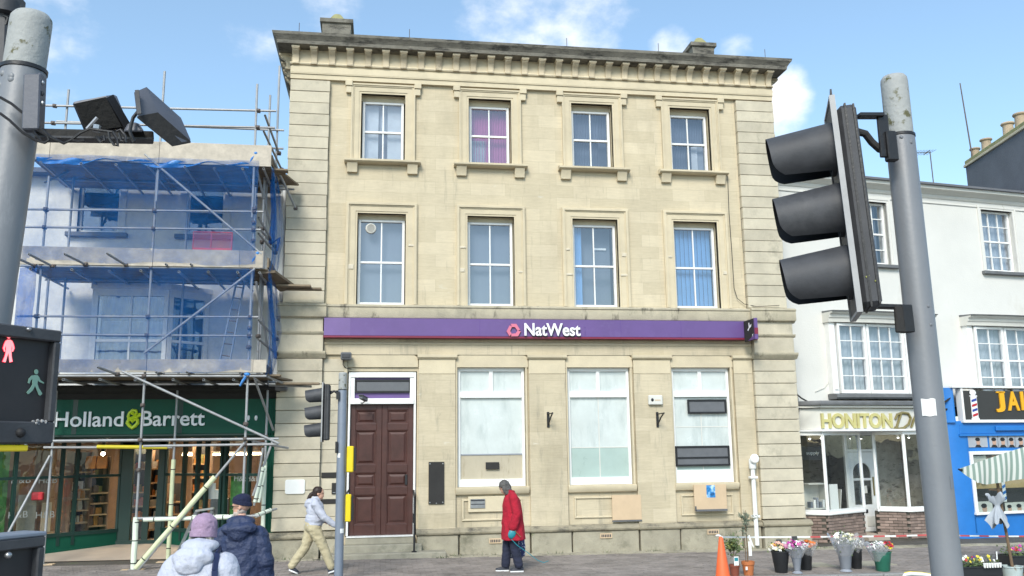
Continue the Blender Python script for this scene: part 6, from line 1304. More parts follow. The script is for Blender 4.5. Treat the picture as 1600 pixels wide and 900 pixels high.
MB().bar(P(1407, 478, pY-.10), P(1410, 520, pY-.10), .02, .06, (1, 0, 0)).build('bracket_clamp', M['blackdull'], tl, bevel=.005)
def pole_patch(u, v0, v1, ang0, ang1, mat, name, par, x, y, r, jag=.0):
    z0_, z1_ = P(u, v1, y-r).z, P(u, v0, y-r).z
    return MB().grid(lambda a, b: (x+(r+.0016)*math.sin(R(ang0+(ang1-ang0)*a)), y-(r+.0016)*math.cos(R(ang0+(ang1-ang0)*a)), z0_+(z1_-z0_)*b+jag*math.sin(a*9+b)), 10, 6).build(name, M[mat], par, normals=False)
pole_patch(1437, 623, 650, -60, -8, 'white', 'sticker', tl, px+.013*(zt-2.6), pY, pr_*1.02, .002)
pole_patch(1466, 744, 764, 18, 40, 'polegreydk', 'sticker_trace', tl, px+.013*(zt-2.2), pY, pr_*1.02)
for u, v, a_ in ((1401, 221, 10), (1405, 219, 12), (1396, 212, -30), (1398, 213, -26), (1448, 478, 5), (1451, 507, 8)):
    z_ = P(u, v, pY-pr_).z; MB().ell((px+.013*(zt-z_)+pr_*1.02*math.sin(R(a_)), pY-pr_*1.02*math.cos(R(a_)), z_), (.008, .004, .008), 8, 5).build('bolt_head', M['polegrey'], tl)
ms = MB(); mc = P(1362, 434, pY-.18)
for k_ in range(70): q = mc+V((random.gauss(0, .009), random.gauss(0, .01), random.gauss(0, .011))); ms.ell(q, random.uniform(.002, .006), 5, 4)
tag(ms.build('moss_clump', M['moss'], tl), kind='stuff')
# --- near pole on the left with pedestrian signal and detectors
lY = -17.7; lx = P(47, 60, lY).x; lr = .066
zr = P(40, 98, lY-lr).z; zt = P(50, 24, lY).z
pl = signal_pole('traffic_light', 'thick pale grey signal pole with lichen on its cap carrying a pedestrian signal', (lx, lY), zt, lr, zr, lean=.05)
MB().bar(P(53, 118, lY-.10), P(50, 205, lY-.10), .035, .05, (1, 0, 0)).bar(P(66, 118, lY-.07), P(62, 206, lY-.07), .05, .012, (1, 0, 0)).build('mounting_plate', M['detector'], pl, bevel=.004)
for v in (129, 146, 161): p = P(65.5, v, lY-.10); MB().ell(p, (.008, .006, .008), 8, 5).build('bolt_head', M['steel' if v != 146 else 'dark'], pl)
for u, v, a_ in ((12, 112, -35), (9, 130, -40), (38, 119, -6), (38, 124, -6), (22, 442, 0)): z_ = P(u, v, lY-lr).z; MB().ell((lx-.05*(zt-z_)+lr*math.sin(R(a_)), lY-lr*math.cos(R(a_)), z_), (.011, .004, .011), 8, 5).build('bolt_head', M['polegrey'], pl)
# detector arm and two cameras
da = thing('vehicle_detector', 'two grey boxed vehicle detectors on a dark steel arm with looping black cables', 'traffic detector', tuple(P(62, 210, lY-.06)))
MB().bar(P(55, 211, lY-.07), P(240, 215, lY+.02), .05, .03).build('arm', M['blackdull'], da, bevel=.004); MB().bar(P(55, 217, lY-.075), P(239, 220, lY+.01), .05, .006).build('arm_flange', M['visor'], da)
def hexq(pts, y0s, mat, name, par, bevel=.006): return MB().hexa([P(u, v, y) for (u, v), y in zip(pts, y0s)]).build(name, M[mat], par, bevel=bevel)
y = lY
b1 = hexq([(132, 208), (196, 200), (205, 203), (150, 209), (112, 160), (168, 149), (182, 147.5), (124, 157)], [y-.02, y-.02, y+.10, y+.10, y-.09, y-.09, y+.04, y+.04], 'detector', 'detector_box', da)
MB().hexa([P(u, v, yy) for (u, v), yy in zip([(135, 205), (190, 198), (191, 198.5), (136, 206), (116, 162), (165, 151.5), (166, 152), (117, 163)], [y-.045, y-.045, y-.03, y-.03, y-.105, y-.105, y-.085, y-.085])]).build('detector_face', M['blackdull'], b1)
MB().bar(P(170, 151, y-.08), P(200, 202, y-.02), .012, .03).build('box_seam', M['visorin'], b1)
MB().hexa([P(u, v, yy) for (u, v), yy in zip([(192, 206), (224, 206), (226, 206), (194, 206), (200, 192), (214, 191), (217, 192), (203, 193)], [y-.06, y-.06, y+.06, y+.06]*2)]).build('detector_foot', M['detector'], da, bevel=.005)
b2 = hexq([(211, 180), (246, 173.6), (262, 186), (228, 190), (207, 142), (228, 133), (262, 160), (236, 165)], [y-.10, y-.10, y+.2, y+.2, y-.10, y-.10, y+.2, y+.2], 'detector', 'detector_box', da) if False else None
Apt = [P(u, v, yy) for (u, v), yy in zip([(211, 180), (246, 173.6), (301, 222), (270, 228), (207, 142), (228, 133), (284, 184), (258, 192)], [y-.10, y-.07, y+.02, y-.02, y-.10, y-.06, y+.06, y+.02])]
b2 = MB().hexa(Apt).build('detector_box', M['detector'], da, bevel=.006)
lo = [Apt[0], Apt[1], Apt[2], Apt[3]]; cen = sum(lo, V())/4; dn = V((0, 0, -.003)); MB().hexa([cen+(p-cen)*.93+dn*2 for p in lo]+[cen+(p-cen)*.93 for p in lo]).build('detector_face', M['blackdull'], b2)
MB().bar(P(214, 141, y-.11), P(218, 178, y-.11), .006, .012).build('box_seam', M['visor'], b2)
MB().path([P(u, v, y-.08) for u, v in ((216, 174), (208, 184), (205, 195), (203, 206), (206, 214), (210, 222))], .006, 6).build('flexible_conduit', M['black'], da)
MB().tube(P(152, 196, y-.09), P(150, 206, y-.09), .012, n=8).tube(P(136, 202, y-.09), P(152, 184, y-.09), .006, n=6).build('swivel_joint', M['steel'], da)
for pts in (((0, 152), (18, 162), (40, 180), (62, 200), (80, 215), (100, 224), (112, 218), (125, 208), (140, 201), (160, 204), (176, 206)), ((0, 177), (15, 188), (35, 207), (55, 219), (70, 223), (77, 219), (74, 212), (62, 205), (52, 198), (54, 208), (64, 220)), ((112, 218), (122, 221), (132, 219)), ((170, 206), (171, 216), (178, 226), (184, 228), (183, 218), (176, 206)), ((150, 213), (158, 222), (163, 220), (162, 212)), ((186, 208), (190, 220), (196, 222), (196, 213), (188, 203), (182, 206))):
    MB().path([P(u, v, y-.11) for u, v in pts], .0045, 6).build('cable', M['black'], da)
# pedestrian signal
pe = V((.56, .83, 0)).normalized(); pn = V((.83, -.56, 0)).normalized(); Rp = P(91, 600, lY-.10); zT, zB = P(90, 517, lY-.10).z, P(75, 693, lY-.10).z
zc, hz = (zT+zB)/2, (zT-zB)/2; Wd = .30; ctr = V((Rp.x, Rp.y, zc))-pe*(Wd/2)
ps = thing('pedestrian_signal', 'black boxed pedestrian signal with a lit red man and an unlit green man', 'pedestrian signal', (ctr.x, ctr.y, zB))
def fbox(e0, e1, z0, z1, d0, d1): return (ctr+pe*((e0+e1)/2)+pn*((d0+d1)/2)+V((0, 0, (z0+z1)/2)), pe*(e1-e0)/2, pn*(d1-d0)/2, V((0, 0, (z1-z0)/2)))
def sbox(h_, wd, name, par, lip=.022, foot=.062, top=.035):
    b_ = MB().obox(*fbox(-wd/2, wd/2, -h_, h_, -.13, -.03)).build('signal_box', M['visor'], par, bevel=.012)
    fr = MB().obox(*fbox(-wd/2, wd/2, h_-top, h_, -.029, 0)).obox(*fbox(-wd/2, wd/2, -h_, -h_+foot, -.029, 0)).obox(*fbox(-wd/2, -wd/2+lip, -h_+foot, h_-top, -.029, 0)).obox(*fbox(wd/2-lip, wd/2, -h_+foot, h_-top, -.029, 0)); fr.build('face_frame', M['visor'], par, bevel=.004)
    MB().obox(*fbox(-wd/2+lip, wd/2-lip, -h_+foot, h_-top, -.029, -.022)).build('screen', M['screen'], par); return b_
M['screen'] = pm('dark_signal_screen', (.022, .020, .022), .55, .2, 20)
sbox(hz, Wd, 'signal_box', ps)
scn = ctr+pn*(-.0205)
def figure_print(px_, name, mat, par):
    q = [on_plane(u, v, scn, pn) for u, v in px_]; n_ = len(q); mb = MB().add(q+[p+pn*.002 for p in q], [list(range(n_))[::-1], list(range(n_, 2*n_))]+[(k, (k+1) % n_, (k+1) % n_+n_, k+n_) for k in range(n_)]); return mb.build(name, mat, par, smooth=False)
def disc(cx_, cy_, rx, ry=None, n_=12): return [(cx_+rx*math.cos(2*math.pi*k/n_), cy_+(ry or rx)*math.sin(2*math.pi*k/n_)) for k in range(n_)]
redm = emissive('lit_red_man', (1, .30, .32), .46); halo = emissive('red_man_edge', (1, .01, .05), .38); grn = pm('unlit_green_man', (.20, .35, .28), .6, .05)
red_px = [(11, 531), (15.5, 531), (18.5, 533), (20.5, 538), (21.8, 544), (19.5, 549.5), (18, 549), (19, 544.5), (17.6, 539.5), (17.2, 547), (17.3, 556), (18.8, 565), (14.6, 566), (13.6, 556), (12.8, 551), (10.6, 557), (8.2, 566), (3.6, 565), (7.2, 556), (9, 547), (8.6, 539.5), (7, 544.5), (7.8, 549), (6.2, 549.5), (4.2, 544), (5.8, 538), (8, 533)]
fg = figure_print(red_px, 'red_man', redm, ps); figure_print(disc(13.3, 525.4, 2.7, 3.6), 'red_man_head', redm, fg)
cx_, cy_ = 12.8, 545
scn = ctr+pn*(-.0212); figure_print([(cx_+(u-cx_)*1.10, cy_+(v-cy_)*1.025) for u, v in red_px], 'red_glow_edge', halo, fg); figure_print(disc(13.3, 525.3, 3.2, 4.1), 'red_glow_edge', halo, fg); scn = ctr+pn*(-.0205)
gm = [(54, 586), (58, 586), (61, 590), (62.5, 594), (68.5, 598), (67.5, 599.5), (60.5, 596.5), (58.5, 594), (58, 600), (60, 606), (65.5, 615), (63, 618), (60.5, 617.5), (56, 607), (54, 603.5), (51, 609.5), (45, 615), (43, 616), (41, 613), (47, 606.5), (50, 601), (50, 592), (47, 595), (45.5, 599.5), (43, 598.5), (44.5, 592), (49, 587)]
gf = figure_print(gm, 'green_man', grn, ps); figure_print(disc(56.2, 581, 3.0, 4.0), 'green_man_head', grn, gf)
p = on_plane(45, 514.5, ctr+pn*.001, pn); MB().ell(p, (.008, .008, .006), 10, 6).build('fixing_screw', M['steel'], ps)
p = on_plane(32, 676, ctr+pn*.001, pn); MB().ell(p, (.014, .014, .014), 14, 6).build('key_hole', M['visorin'], ps)
MB().obox(*fbox(-.13, .075, -hz-.022, -hz-.004, -.06, -.005)).build('yellow_strip', M['plastyellow'], ps, bevel=.003)
br = MB()
for k_ in range(26): q = on_plane(52+random.uniform(0, 22), 660+random.uniform(-4, 3), ctr, pn)+pn*random.uniform(-.02, .002); br.ell(q, random.uniform(.002, .005), 5, 4)
tag(br.build('web_debris', M['edge'], ps), kind='stuff')
# lower push button box
Rp2 = P(70, 870, lY-.14); zT2 = P(70, 837, lY-.14).z; ctr = V((Rp2.x, Rp2.y, zT2-.15))-pe*.15
pb2 = thing('push_button_unit', 'black push button unit with dark red screen low on the near pole', 'push button', (ctr.x, ctr.y, zT2-.3))
sbox(.15, .30, 'signal_box', pb2, lip=.022, foot=.06, top=.03); MB().obox(*fbox(-.152, .152, .15, .162, -.10, .0)).build('top_lip', M['polegreydk'], pb2, bevel=.003)
p = on_plane(13, 867.5, ctr+pn*.001, pn); MB().ell(p, (.010, .010, .009), 10, 6).build('fixing_screw', M['steel'], pb2)
MB().obox(*fbox(-.13, -.03, -.05, .05, -.0215, -.0205)).build('red_screen', pm('dim_red_screen', (.06, .004, .008), .5, .3, 10), pb2)
# part of another head on the far side of the same pole
oh = thing('traffic_light', 'edge of a black signal head with a cable beyond the lichened pole cap', 'traffic light', tuple(P(-8, 120, lY+.2)))
MB().obox(P(-20, 40, lY+.25), V((.10, 0, 0)), V((0, .07, 0)), V((0, 0, .14))).build('signal_housing', M['visor'], oh, bevel=.02); MB().lathe([(.02, 0), (.045, .005), (.045, .05), (.03, .06)], tuple(P(8, 25, lY+.2)), 12).build('cable_gland', M['visor'], oh)
MB().path([P(u, v, lY+.18) for u, v in ((6, 24), (13, 28), (9, 38), (2, 42))], .006, 6).build('cable', M['black'], oh)
MB().bar(P(2, 30, lY+.2), P(-2, 130, lY+.15), .04, .05, (1, 0, 0)).bar(P(-6, 108, lY+.15), P(10, 106, lY+.05), .05, .03).build('bracket', M['visor'], oh, bevel=.006)
# --- pole at the far kerb
mY = -3.8; mx_ = P(535, 620, mY).x; mr_ = .078
zt = P(535, 582, mY).z; zr = P(535, 609, mY).z
mp_ = signal_pole('traffic_light', 'blue grey signal pole at the far kerb with side hoods and yellow boxes', (mx_, mY), zt, mr_, zr, 'polegreydk')
ztop, zbot = P(508, 600, mY).z, P(508, 689, mY).z; xo = P(504.5, 645, mY).x
signal_head(mp_, (xo, mY, (ztop+zbot)/2), -88, ztop-zbot, .13, bw=.17, hbd=.13)
MB().path([P(513, 617, mY), P(522, 611, mY), P(529, 616, mY)], .022, 8).path([P(513, 612, mY), P(529, 611, mY)], .014, 6).build('upper_bracket', M['black'], mp_)
MB().bar(P(528, 612, mY-.08), P(528, 624, mY-.08), .06, .06, (1, 0, 0)).build('bracket_clamp', M['black'], mp_)
for u0, v0, u1, v1 in ((541.5, 697, 553, 738), (539.5, 772, 549, 815)):
    a, b = P(u0, v1, mY), P(u1, v0, mY); bx_ = MB().hexa([(a.x, mY-.09, a.z), (b.x, mY-.09, a.z), (b.x, mY+.09, a.z), (a.x, mY+.09, a.z), (a.x, mY-.09, b.z), (b.x, mY-.09, b.z), (b.x, mY+.09, b.z), (a.x, mY+.09, b.z)]).build('push_button_box', M['plastyellow'], mp_, bevel=.015)
    MB().box(b.x+.002, b.x+.045, mY-.075, mY+.085, a.z+.03, b.z-.03).build('button_face', M['black'], bx_, bevel=.006)
    if v0 > 750: MB().box(b.x+.046, b.x+.05, mY-.06, mY-.02, b.z-.16, b.z-.08).build('red_panel', M['petal_red'], bx_); MB().path([P(541, 772, mY-.03), P(545, 766, mY-.03), P(546, 770, mY-.03)], .02, 6).build('cable', M['black'], bx_)
MB().box(P(524, 703, mY).x, P(528, 703, mY).x, mY-.1, mY-.02, P(526, 708, mY).z, P(526, 690, mY).z).build('small_bracket', M['black'], mp_, bevel=.005)
pole_patch(532, 708, 715, -50, -10, 'white', 'sticker', mp_, mx_, mY, mr_*1.02); pole_patch(538, 826, 833, 10, 70, 'white', 'sticker', mp_, mx_, mY, mr_*1.02)
# ================================================================== PEOPLE
M['hairbrown'] = pm('dark_brown_hair', (.022, .010, .008), .5, .4, 60, .3, 120, local=True); M['hairgrey'] = pm('grey_hair', (.085, .08, .075), .6, .4, 50, .4, 120, local=True); M['hairpale'] = pm('pale_hair', (.35, .33, .30), .6, .3, 50)
M['hoodie'] = pm('pale_grey_hoodie', (.46, .48, .56), .9, .1, 8, .3, 200, local=True); M['khaki'] = pm('khaki_trousers', (.46, .40, .26), .9, .14, 7, .3, 150, local=True)
M['redcoat'] = pm('red_wool_coat', (.36, .008, .026), .95, .16, 8, .7, 14, local=True, dist=.04); M['navytrouser'] = pm('navy_trousers', (.018, .022, .045), .9, .25, 8, .3, 150, local=True)
M['navyjacket'] = pm('navy_jacket', (.020, .032, .082), .6, .2, 6, .8, 13, local=True, dist=.05); M['navyhat'] = pm('navy_knit_hat', (.010, .014, .045), .95, .2, 20, .6, 220, local=True)
M['lilacjacket'] = pm('pale_lilac_jacket', (.44, .46, .54), .75, .1, 5, .7, 12, local=True, dist=.05); M['lilachat'] = pm('lilac_fleece_hat', (.38, .265, .38), .95, .16, 18, .7, 150, local=True)
M['shoe'] = pm('dark_shoe', (.015, .018, .03), .6, .2, 10); M['sole'] = pm('white_sole', (.72, .72, .72), .6, .1, 10); M['navystrap'] = pm('navy_strap', (.012, .022, .075), .7, .2, 10)
M['teal'] = pm('teal_plastic', (.02, .22, .27), .4, .2, 8); M['tote'] = pm('patterned_tote', (.03, .04, .12), .8, .1, 5, dirt_refl=((.62, .62, .66), 18, .52, .04), local=True)
M['tapered'] = pm('tape_red_print', (.52, .09, .09), .5, .1); M['eye'] = pm('eye_dark', (.02, .015, .012), .3, .1); M['lip'] = pm('lip', (.34, .10, .09), .5, .1); M['beard'] = pm('grey_stubble', (.46, .38, .33), .9, .2, 60, local=True)
def head_prims(mb, c, d, s=1.0):
    """cranium, jaw, nose, ears, neck root; d = facing direction (unit)"""
    c = V(c); d = V(d).normalized(); l = V((0, 0, 1)).cross(d).normalized(); u = d.cross(l)
    B_ = Matrix((d, l, u)).transposed()
    at = lambda x, y, z: c + d*x*s + l*y*s + u*z*s
    mb.ell(at(-.008, 0, .03), (.098*s, .076*s, .092*s), 16, 12, B_); mb.ell(at(.025, 0, -.045), (.066*s, .058*s, .072*s), 14, 10, B_)
    mb.ell(at(.048, 0, -.088), (.036*s, .034*s, .026*s), 10, 8, B_)
    mb.loft([[at(.070, -.010, .03), at(.070, .010, .03), at(.055, .012, .03), at(.055, -.012, .03)], [at(.108, -.014, -.022), at(.108, .014, -.022), at(.07, .018, -.03), at(.07, -.018, -.03)]])
    mb.ell(at(.083, 0, -.05), (.012*s, .025*s, .012*s), 8, 6, B_)
    for s_ in (-1, 1): mb.ell(at(-.012, .077*s_, -.008), (.020*s, .010*s, .034*s), 8, 8, B_); mb.ell(at(.083, .032*s_, .028), (.010*s, .018*s, .008*s), 8, 6, B_)
    return at, B_
def hand_prims(mb, w, d, curl=.5, side=1, s=1.0):
    """a palm, four unequal bent fingers and a thumb leaving the side of the palm"""
    w = V(w); d = V(d).normalized(); a = d.cross(V((0, 0, 1)));
    a = a.normalized() if a.length > .1 else V((0, 1, 0)); n_ = a.cross(d)*side
    mb.limb([w, w+d*.04*s, w+d*.085*s], [.026*s, .034*s, .032*s], 10)
    for i, L_ in enumerate((.068, .078, .072, .056)):
        b = w+d*.088*s+a*(.027-.018*i)*s; p1 = b+(d*math.cos(curl*.6)+n_*math.sin(curl*.6))*L_*.5*s; p2 = p1+(d*math.cos(curl*1.5)+n_*math.sin(curl*1.5))*L_*.5*s
        mb.limb([b, p1, p2], [.0095*s, .0085*s, .0075*s], 7)
    t0 = w+d*.03*s+a*.03*s; mb.limb([t0, t0+d*.03*s+a*.018*s+n_*.01*s, t0+d*.056*s+a*.016*s+n_*.024*s], [.012*s, .010*s, .0085*s], 7)
def body(root, head, hd, neck, chest, pelvis, arms, legs, curl=.5, mat='skin', vox=.010):
    mb = MB(); at, B_ = head_prims(mb, head, hd)
    mb.limb([V(head)+V((0, 0, -.08)), V(neck)], [.052, .058], 12); mb.ell(chest, (.10, .15, .17), 14, 10); mb.limb([chest, pelvis], [.11, .11], 14); mb.ell(pelvis, (.11, .14, .11), 14, 10)
    for k_, a in enumerate(arms): mb.limb(a, [.05, .042, .028], 10); hand_prims(mb, a[2], V(a[2])-V(a[1]), curl, 1 if k_ == 0 else -1)
    for l_ in legs: mb.limb(l_, [.075, .055, .04], 10)
    b_ = blob('body', mb, M[mat], root, vox, 2)
    for s_ in (-1, 1): MB().ell(at(.090, .032*s_, .012), (.007, .011, .006), 8, 6, B_).build('eye', M['eye'], b_)
    MB().ell(at(.090, 0, -.052), (.007, .022, .005), 8, 6, B_).build('mouth', M['lip'], b_)
    return at, B_
def shoe(root, heel, toe, mat='shoe', up=(0, 0, 1)):
    h_, t_ = V(heel), V(toe); d = (t_-h_).normalized(); l = V((0, 1, 0)); u = d.cross(l)*-1; u = u if u.z > 0 else -u
    at = lambda x, y, z: h_+(t_-h_)*x+l*y+u*z
    prof = [(0, .028), (.12, .036), (.45, .036), (.72, .045), (.9, .036), (1.0, .016)]
    rb = lambda z0, z1, k_: [[at(x, -w_*k_, z0), at(x, w_*k_, z0), at(x, w_*k_, z1), at(x, -w_*k_, z1)] for x, w_ in prof]
    s_ = MB().loft(rb(.0, .026, 1.08)).build('shoe_sole', M['sole'], root)
    hts = [.085, .10, .085, .06, .05, .035]
    MB().loft([[at(x, -w_, .026), at(x, -w_*1.0, .026+hh*.45), at(x, -w_*.55, .026+hh*.95), at(x, w_*.55, .026+hh*.95), at(x, w_, .026+hh*.45), at(x, w_, .026)] for (x, w_), hh in zip(prof, [h__*.8 for h__ in hts])]).build('shoe', M[mat], root)
def person(label, loc, rz):
    t = thing('person', label, 'person', (0, 0, 0)); t.location = loc; t.rotation_euler.z = rz; LOCAL.add(t.name); return t
# --- woman in a pale grey hoodie, striding to the right
g = G(488, 897); p = person('woman with dark ponytail in pale grey hoodie and khaki trousers striding past the bank', (g.x, g.y, gz(g.x)), R(4))
hd = V((1, -.05, -.02)); near = [(.02, -.185, 1.30), (.19, -.235, 1.06), (.40, -.21, .90)]; farm = [(.02, .185, 1.30), (.02, .25, 1.05), (.20, .17, .96)]
lr_ = [(-.03, .085, .86), (-.15, .09, .48), (-.41, .09, .13)]; lf_ = [(.0, -.085, .86), (.20, -.09, .48), (.36, -.09, .10)]
at, B_ = body(p, (.085, 0, 1.49), hd, (.03, 0, 1.37), (.02, 0, 1.20), (-.01, 0, .93), [near, farm], [lr_, lf_])
mb = MB().ell((.02, 0, 1.19), (.165, .195, .20), 16, 12).ell((.015, 0, 1.02), (.18, .195, .17), 16, 12).ell((-.005, 0, .92), (.17, .19, .09), 16, 10).limb([(.015, -.15, 1.33), (.015, .15, 1.33)], [.075, .075], 12).limb([(.02, 0, 1.30), (.03, 0, 1.38)], [.11, .085], 12)
for a in (near, farm): mb.limb([a[0], a[1], V(a[1])+(V(a[2])-V(a[1]))*.93], [.085, .068, .05], 12)
mb.ell((-.085, 0, 1.345), (.085, .13, .06), 12, 8).ell((-.12, 0, 1.29), (.06, .10, .08), 12, 8)
blob('hoodie', mb, M['hoodie'], p, .011, 7, .008, 6, (1, 1, 2.0))
mb = MB().ell((-.01, 0, .90), (.165, .185, .15), 16, 12)
for l_ in (lr_, lf_):
    q = [l_[0], V(l_[0])*.5+V(l_[1])*.5, l_[1], V(l_[1])*.5+V(l_[2])*.5, V(l_[1])*.08+V(l_[2])*.92]; mb.limb(q, [.125, .110, .088, .080, .072], 12)
blob('trousers', mb, M['khaki'], p, .011, 6, .007, 7, (1, 1, 1.8))
shoe(p, (-.44, .09, .075), (-.27, .09, .0)) ; shoe(p, (.30, -.09, .012), (.535, -.09, .085))
mb = MB().ell(at(-.025, 0, .045), (.098, .086, .092), 16, 12, B_).ell(at(-.06, 0, -.005), (.062, .078, .075), 14, 10, B_).limb([at(-.10, 0, .02), at(-.155, 0, -.02), at(-.19, .0, -.10), at(-.19, 0, -.18)], [.028, .036, .034, .014], 10)
blob('hair', mb, M['hairbrown'], p, .010, 2, .006, 20); MB().lathe([(.03, -.012), (.036, 0), (.03, .012)], n=12).xf(Matrix.Translation(at(-.115, 0, .01)) @ Matrix.Rotation(R(75), 4, 'Y')).build('hair_band', M['black'], p)
MB().limb([V(near[2])+V((.03, -.01, -.05)), V(near[2])+V((.06, -.01, -.10))], [.018, .016], 8).build('held_phone', M['black'], p)
# --- older woman in a red coat walking to the left, head bowed
g = G(801, 893); p = person('older woman with grey bob in long red coat walking past the bank with head bowed', (g.x, g.y, gz(g.x)), R(178)); S_ = 1.0
hd = V((.86, .10, -.42)); near = [(-.02, .18, 1.40), (-.07, .245, 1.10), (.02, .25, .80)]; farm = [(.0, -.18, 1.40), (.04, -.24, 1.12), (.12, -.22, .86)]
l1 = [(-.01, .085, .90), (-.02, .085, .50), (-.12, .085, .09)]; l2 = [(.01, -.085, .90), (.09, -.085, .50), (.13, -.085, .09)]
at, B_ = body(p, (.145, 0, 1.585), hd, (.05, 0, 1.46), (0, 0, 1.28), (-.02, 0, .98), [near, farm], [l1, l2], .9)
mb = MB()
secs = [(-.025, .60, .235, .265), (-.02, .70, .225, .255), (-.015, .90, .205, .235), (-.01, 1.10, .185, .215), (0, 1.25, .175, .205), (.005, 1.36, .15, .19), (.02, 1.44, .105, .125), (.035, 1.50, .085, .09)]
mb.loft([[(cx+rx*math.cos(2*math.pi*k/24), ry*math.sin(2*math.pi*k/24), z_) for k in range(24)] for cx, z_, rx, ry in secs])
for a in (near, farm): mb.limb([a[0], a[1], V(a[1])+(V(a[2])-V(a[1]))*.86], [.092, .085, .078], 12)
mb.limb([(.0, -.13, 1.43), (.0, .13, 1.43)], [.07, .07], 12)
blob('coat', mb, M['redcoat'], p, .011, 4, .012, 5.5, (1, 1, .45)); MB().loft([[(.04+r_*math.cos(2*math.pi*k/18), .95*r_*math.sin(2*math.pi*k/18), z_+.015*math.cos(2*math.pi*k/18)) for k in range(18)] for r_, z_ in ((.095, 1.46), (.105, 1.49), (.10, 1.535), (.09, 1.54), (.085, 1.48))]).build('collar', M['redcoat'], p)
mb = MB().ell((-.02, 0, .92), (.15, .17, .14), 14, 10)
for l_ in (l1, l2): mb.limb([l_[0], V(l_[0])*.5+V(l_[1])*.5, l_[1], V(l_[1])*.1+V(l_[2])*.9], [.11, .098, .085, .085], 12)
blob('trousers', mb, M['navytrouser'], p, .011, 6, .007, 7, (1, 1, 1.8))
shoe(p, (-.20, .085, .0), (.055, .085, .0)); shoe(p, (.06, -.085, .0), (.32, -.085, .0))
mb = MB().ell(at(-.018, 0, .045), (.105, .092, .095), 16, 12, B_).ell(at(-.055, 0, -.02), (.075, .088, .10), 14, 10, B_)
mb.ell(at(-.03, 0, -.07), (.088, .102, .085), 14, 10, B_)
for s_ in (-1, 1): mb.ell(at(.01, .080*s_, -.05), (.062, .024, .105), 10, 8, B_)
blob('hair', mb, M['hairgrey'], p, .010, 2, .008, 22)
hw = p.matrix_basis @ V((.03, .25, .72)) if False else Matrix.Translation(p.location) @ Matrix.Rotation(R(178), 4, 'Z') @ V((.03, .26, .73))
ld = thing('dog_lead', 'teal dog lead reel held by the woman in red with its cord trailing behind', 'dog lead', tuple(hw))
MB().ell(hw, (.075, .04, .10), 14, 10, Matrix.Rotation(R(25), 3, 'Y')).build('reel_case', M['teal'], ld); MB().bar(hw+V((.05, -.03, .05)), hw+V((.16, -.03, -.06)), .02, .01).build('cord_clip', M['golddk'], ld)
cp = [hw+V((-.02, -.02, -.10)), hw+V((.10, -.02, -.22)), hw+V((.30, -.03, -.36)), hw+V((.48, -.03, -.50)), hw+V((.60, -.02, -.55)), hw+V((.70, 0, -.52))]; MB().path(cp, .007, 6).build('cord', M['teal'], ld)
tc_ = Matrix.Translation(p.location) @ Matrix.Rotation(R(178), 4, 'Z')
bg_ = thing('tote_bag', 'navy and white patterned tote bag hanging beyond the woman in red', 'bag', tuple(tc_ @ V((-.02, -.30, .2))))
def tote():
    def ring(z_, wx, wy): return [(wx*math.cos(2*math.pi*k/16), wy*math.sin(2*math.pi*k/16), z_) for k in range(16)]
    return MB().loft([ring(.22, .17, .05), ring(.26, .22, .08), ring(.42, .23, .085), ring(.60, .21, .05), ring(.63, .20, .03)]).xf(tc_ @ Matrix.Translation((-.06, -.27, 0)))
tote().build('bag_body', M['tote'], bg_); MB().path([tc_ @ V(q) for q in ((-.16, -.27, .62), (-.06, -.25, .78), (.10, -.23, .80), (.04, -.27, .62))], .012, 6).build('handle', M['navystrap'], bg_)
# --- man in navy seen from behind
def standing(label, top, pY, u, turn, wid, jm, wr, jl=.62):
    pass
mYp = -10.35; q = P(380, 769, mYp); H1 = q.z-.03
p = person('man in navy beanie and navy hooded jacket seen from behind looking aside', (q.x, mYp, .03), R(86)); k = (H1-.02)/1.825
sc3 = lambda *a: V(a)*k
hd = V((.22, .97, -.10)); hc = sc3(.035, .02, 1.69)      # body faces +x, head turned to its left (+y)
aL = [sc3(-.01, .185, 1.395), sc3(-.04, .275, 1.12), sc3(.03, .295, .88)]; aR = [sc3(-.01, -.185, 1.395), sc3(-.05, -.275, 1.12), sc3(-.0, -.295, .87)]
lg = [[sc3(0, s_*.10, .93), sc3(.01, s_*.11, .50), sc3(-.01, s_*.12, .08)] for s_ in (1, -1)]
at, B_ = body(p, hc, hd, sc3(0, 0, 1.53), sc3(0, 0, 1.30), sc3(0, 0, 1.0), [aL, aR], lg, .6, vox=.010)
mb = MB(); secs = [(0, .72, .20, .275), (0, .80, .205, .28), (0, 1.0, .195, .265), (-.005, 1.2, .18, .255), (-.01, 1.36, .165, .245), (-.01, 1.44, .14, .21), (0, 1.52, .10, .12), (.01, 1.575, .088, .09)]
mb.loft([[sc3(cx+rx*math.cos(2*math.pi*j/28), ry*math.sin(2*math.pi*j/28), z_) for j in range(28)] for cx, z_, rx, ry in secs])
for a in (aL, aR): mb.limb([a[0], V(a[0])*.5+V(a[1])*.5, a[1], V(a[1])*.1+V(a[2])*.9], [.10, .095, .085, .068], 14)
mb.ell(sc3(-.13, .0, 1.475), sc3(.085, .19, .075), 14, 10).ell(sc3(-.05, 0, 1.545), sc3(.12, .15, .055), 14, 10).ell(sc3(-.17, 0, 1.42), sc3(.04, .11, .07), 12, 8)
blob('jacket', mb, M['navyjacket'], p, .011, 9, .009, 5.0, (1, 1, 1.6)); blob('trousers', MB().limb(lg[0], [.11, .09, .075]).limb(lg[1], [.11, .09, .075]).ell(sc3(0, 0, .92), (.15, .17, .12)), M['navytrouser'], p, .014, 3)
for s_ in (1, -1): shoe(p, (-.08, s_*.12*k, 0), (.20, s_*.12*k, 0))
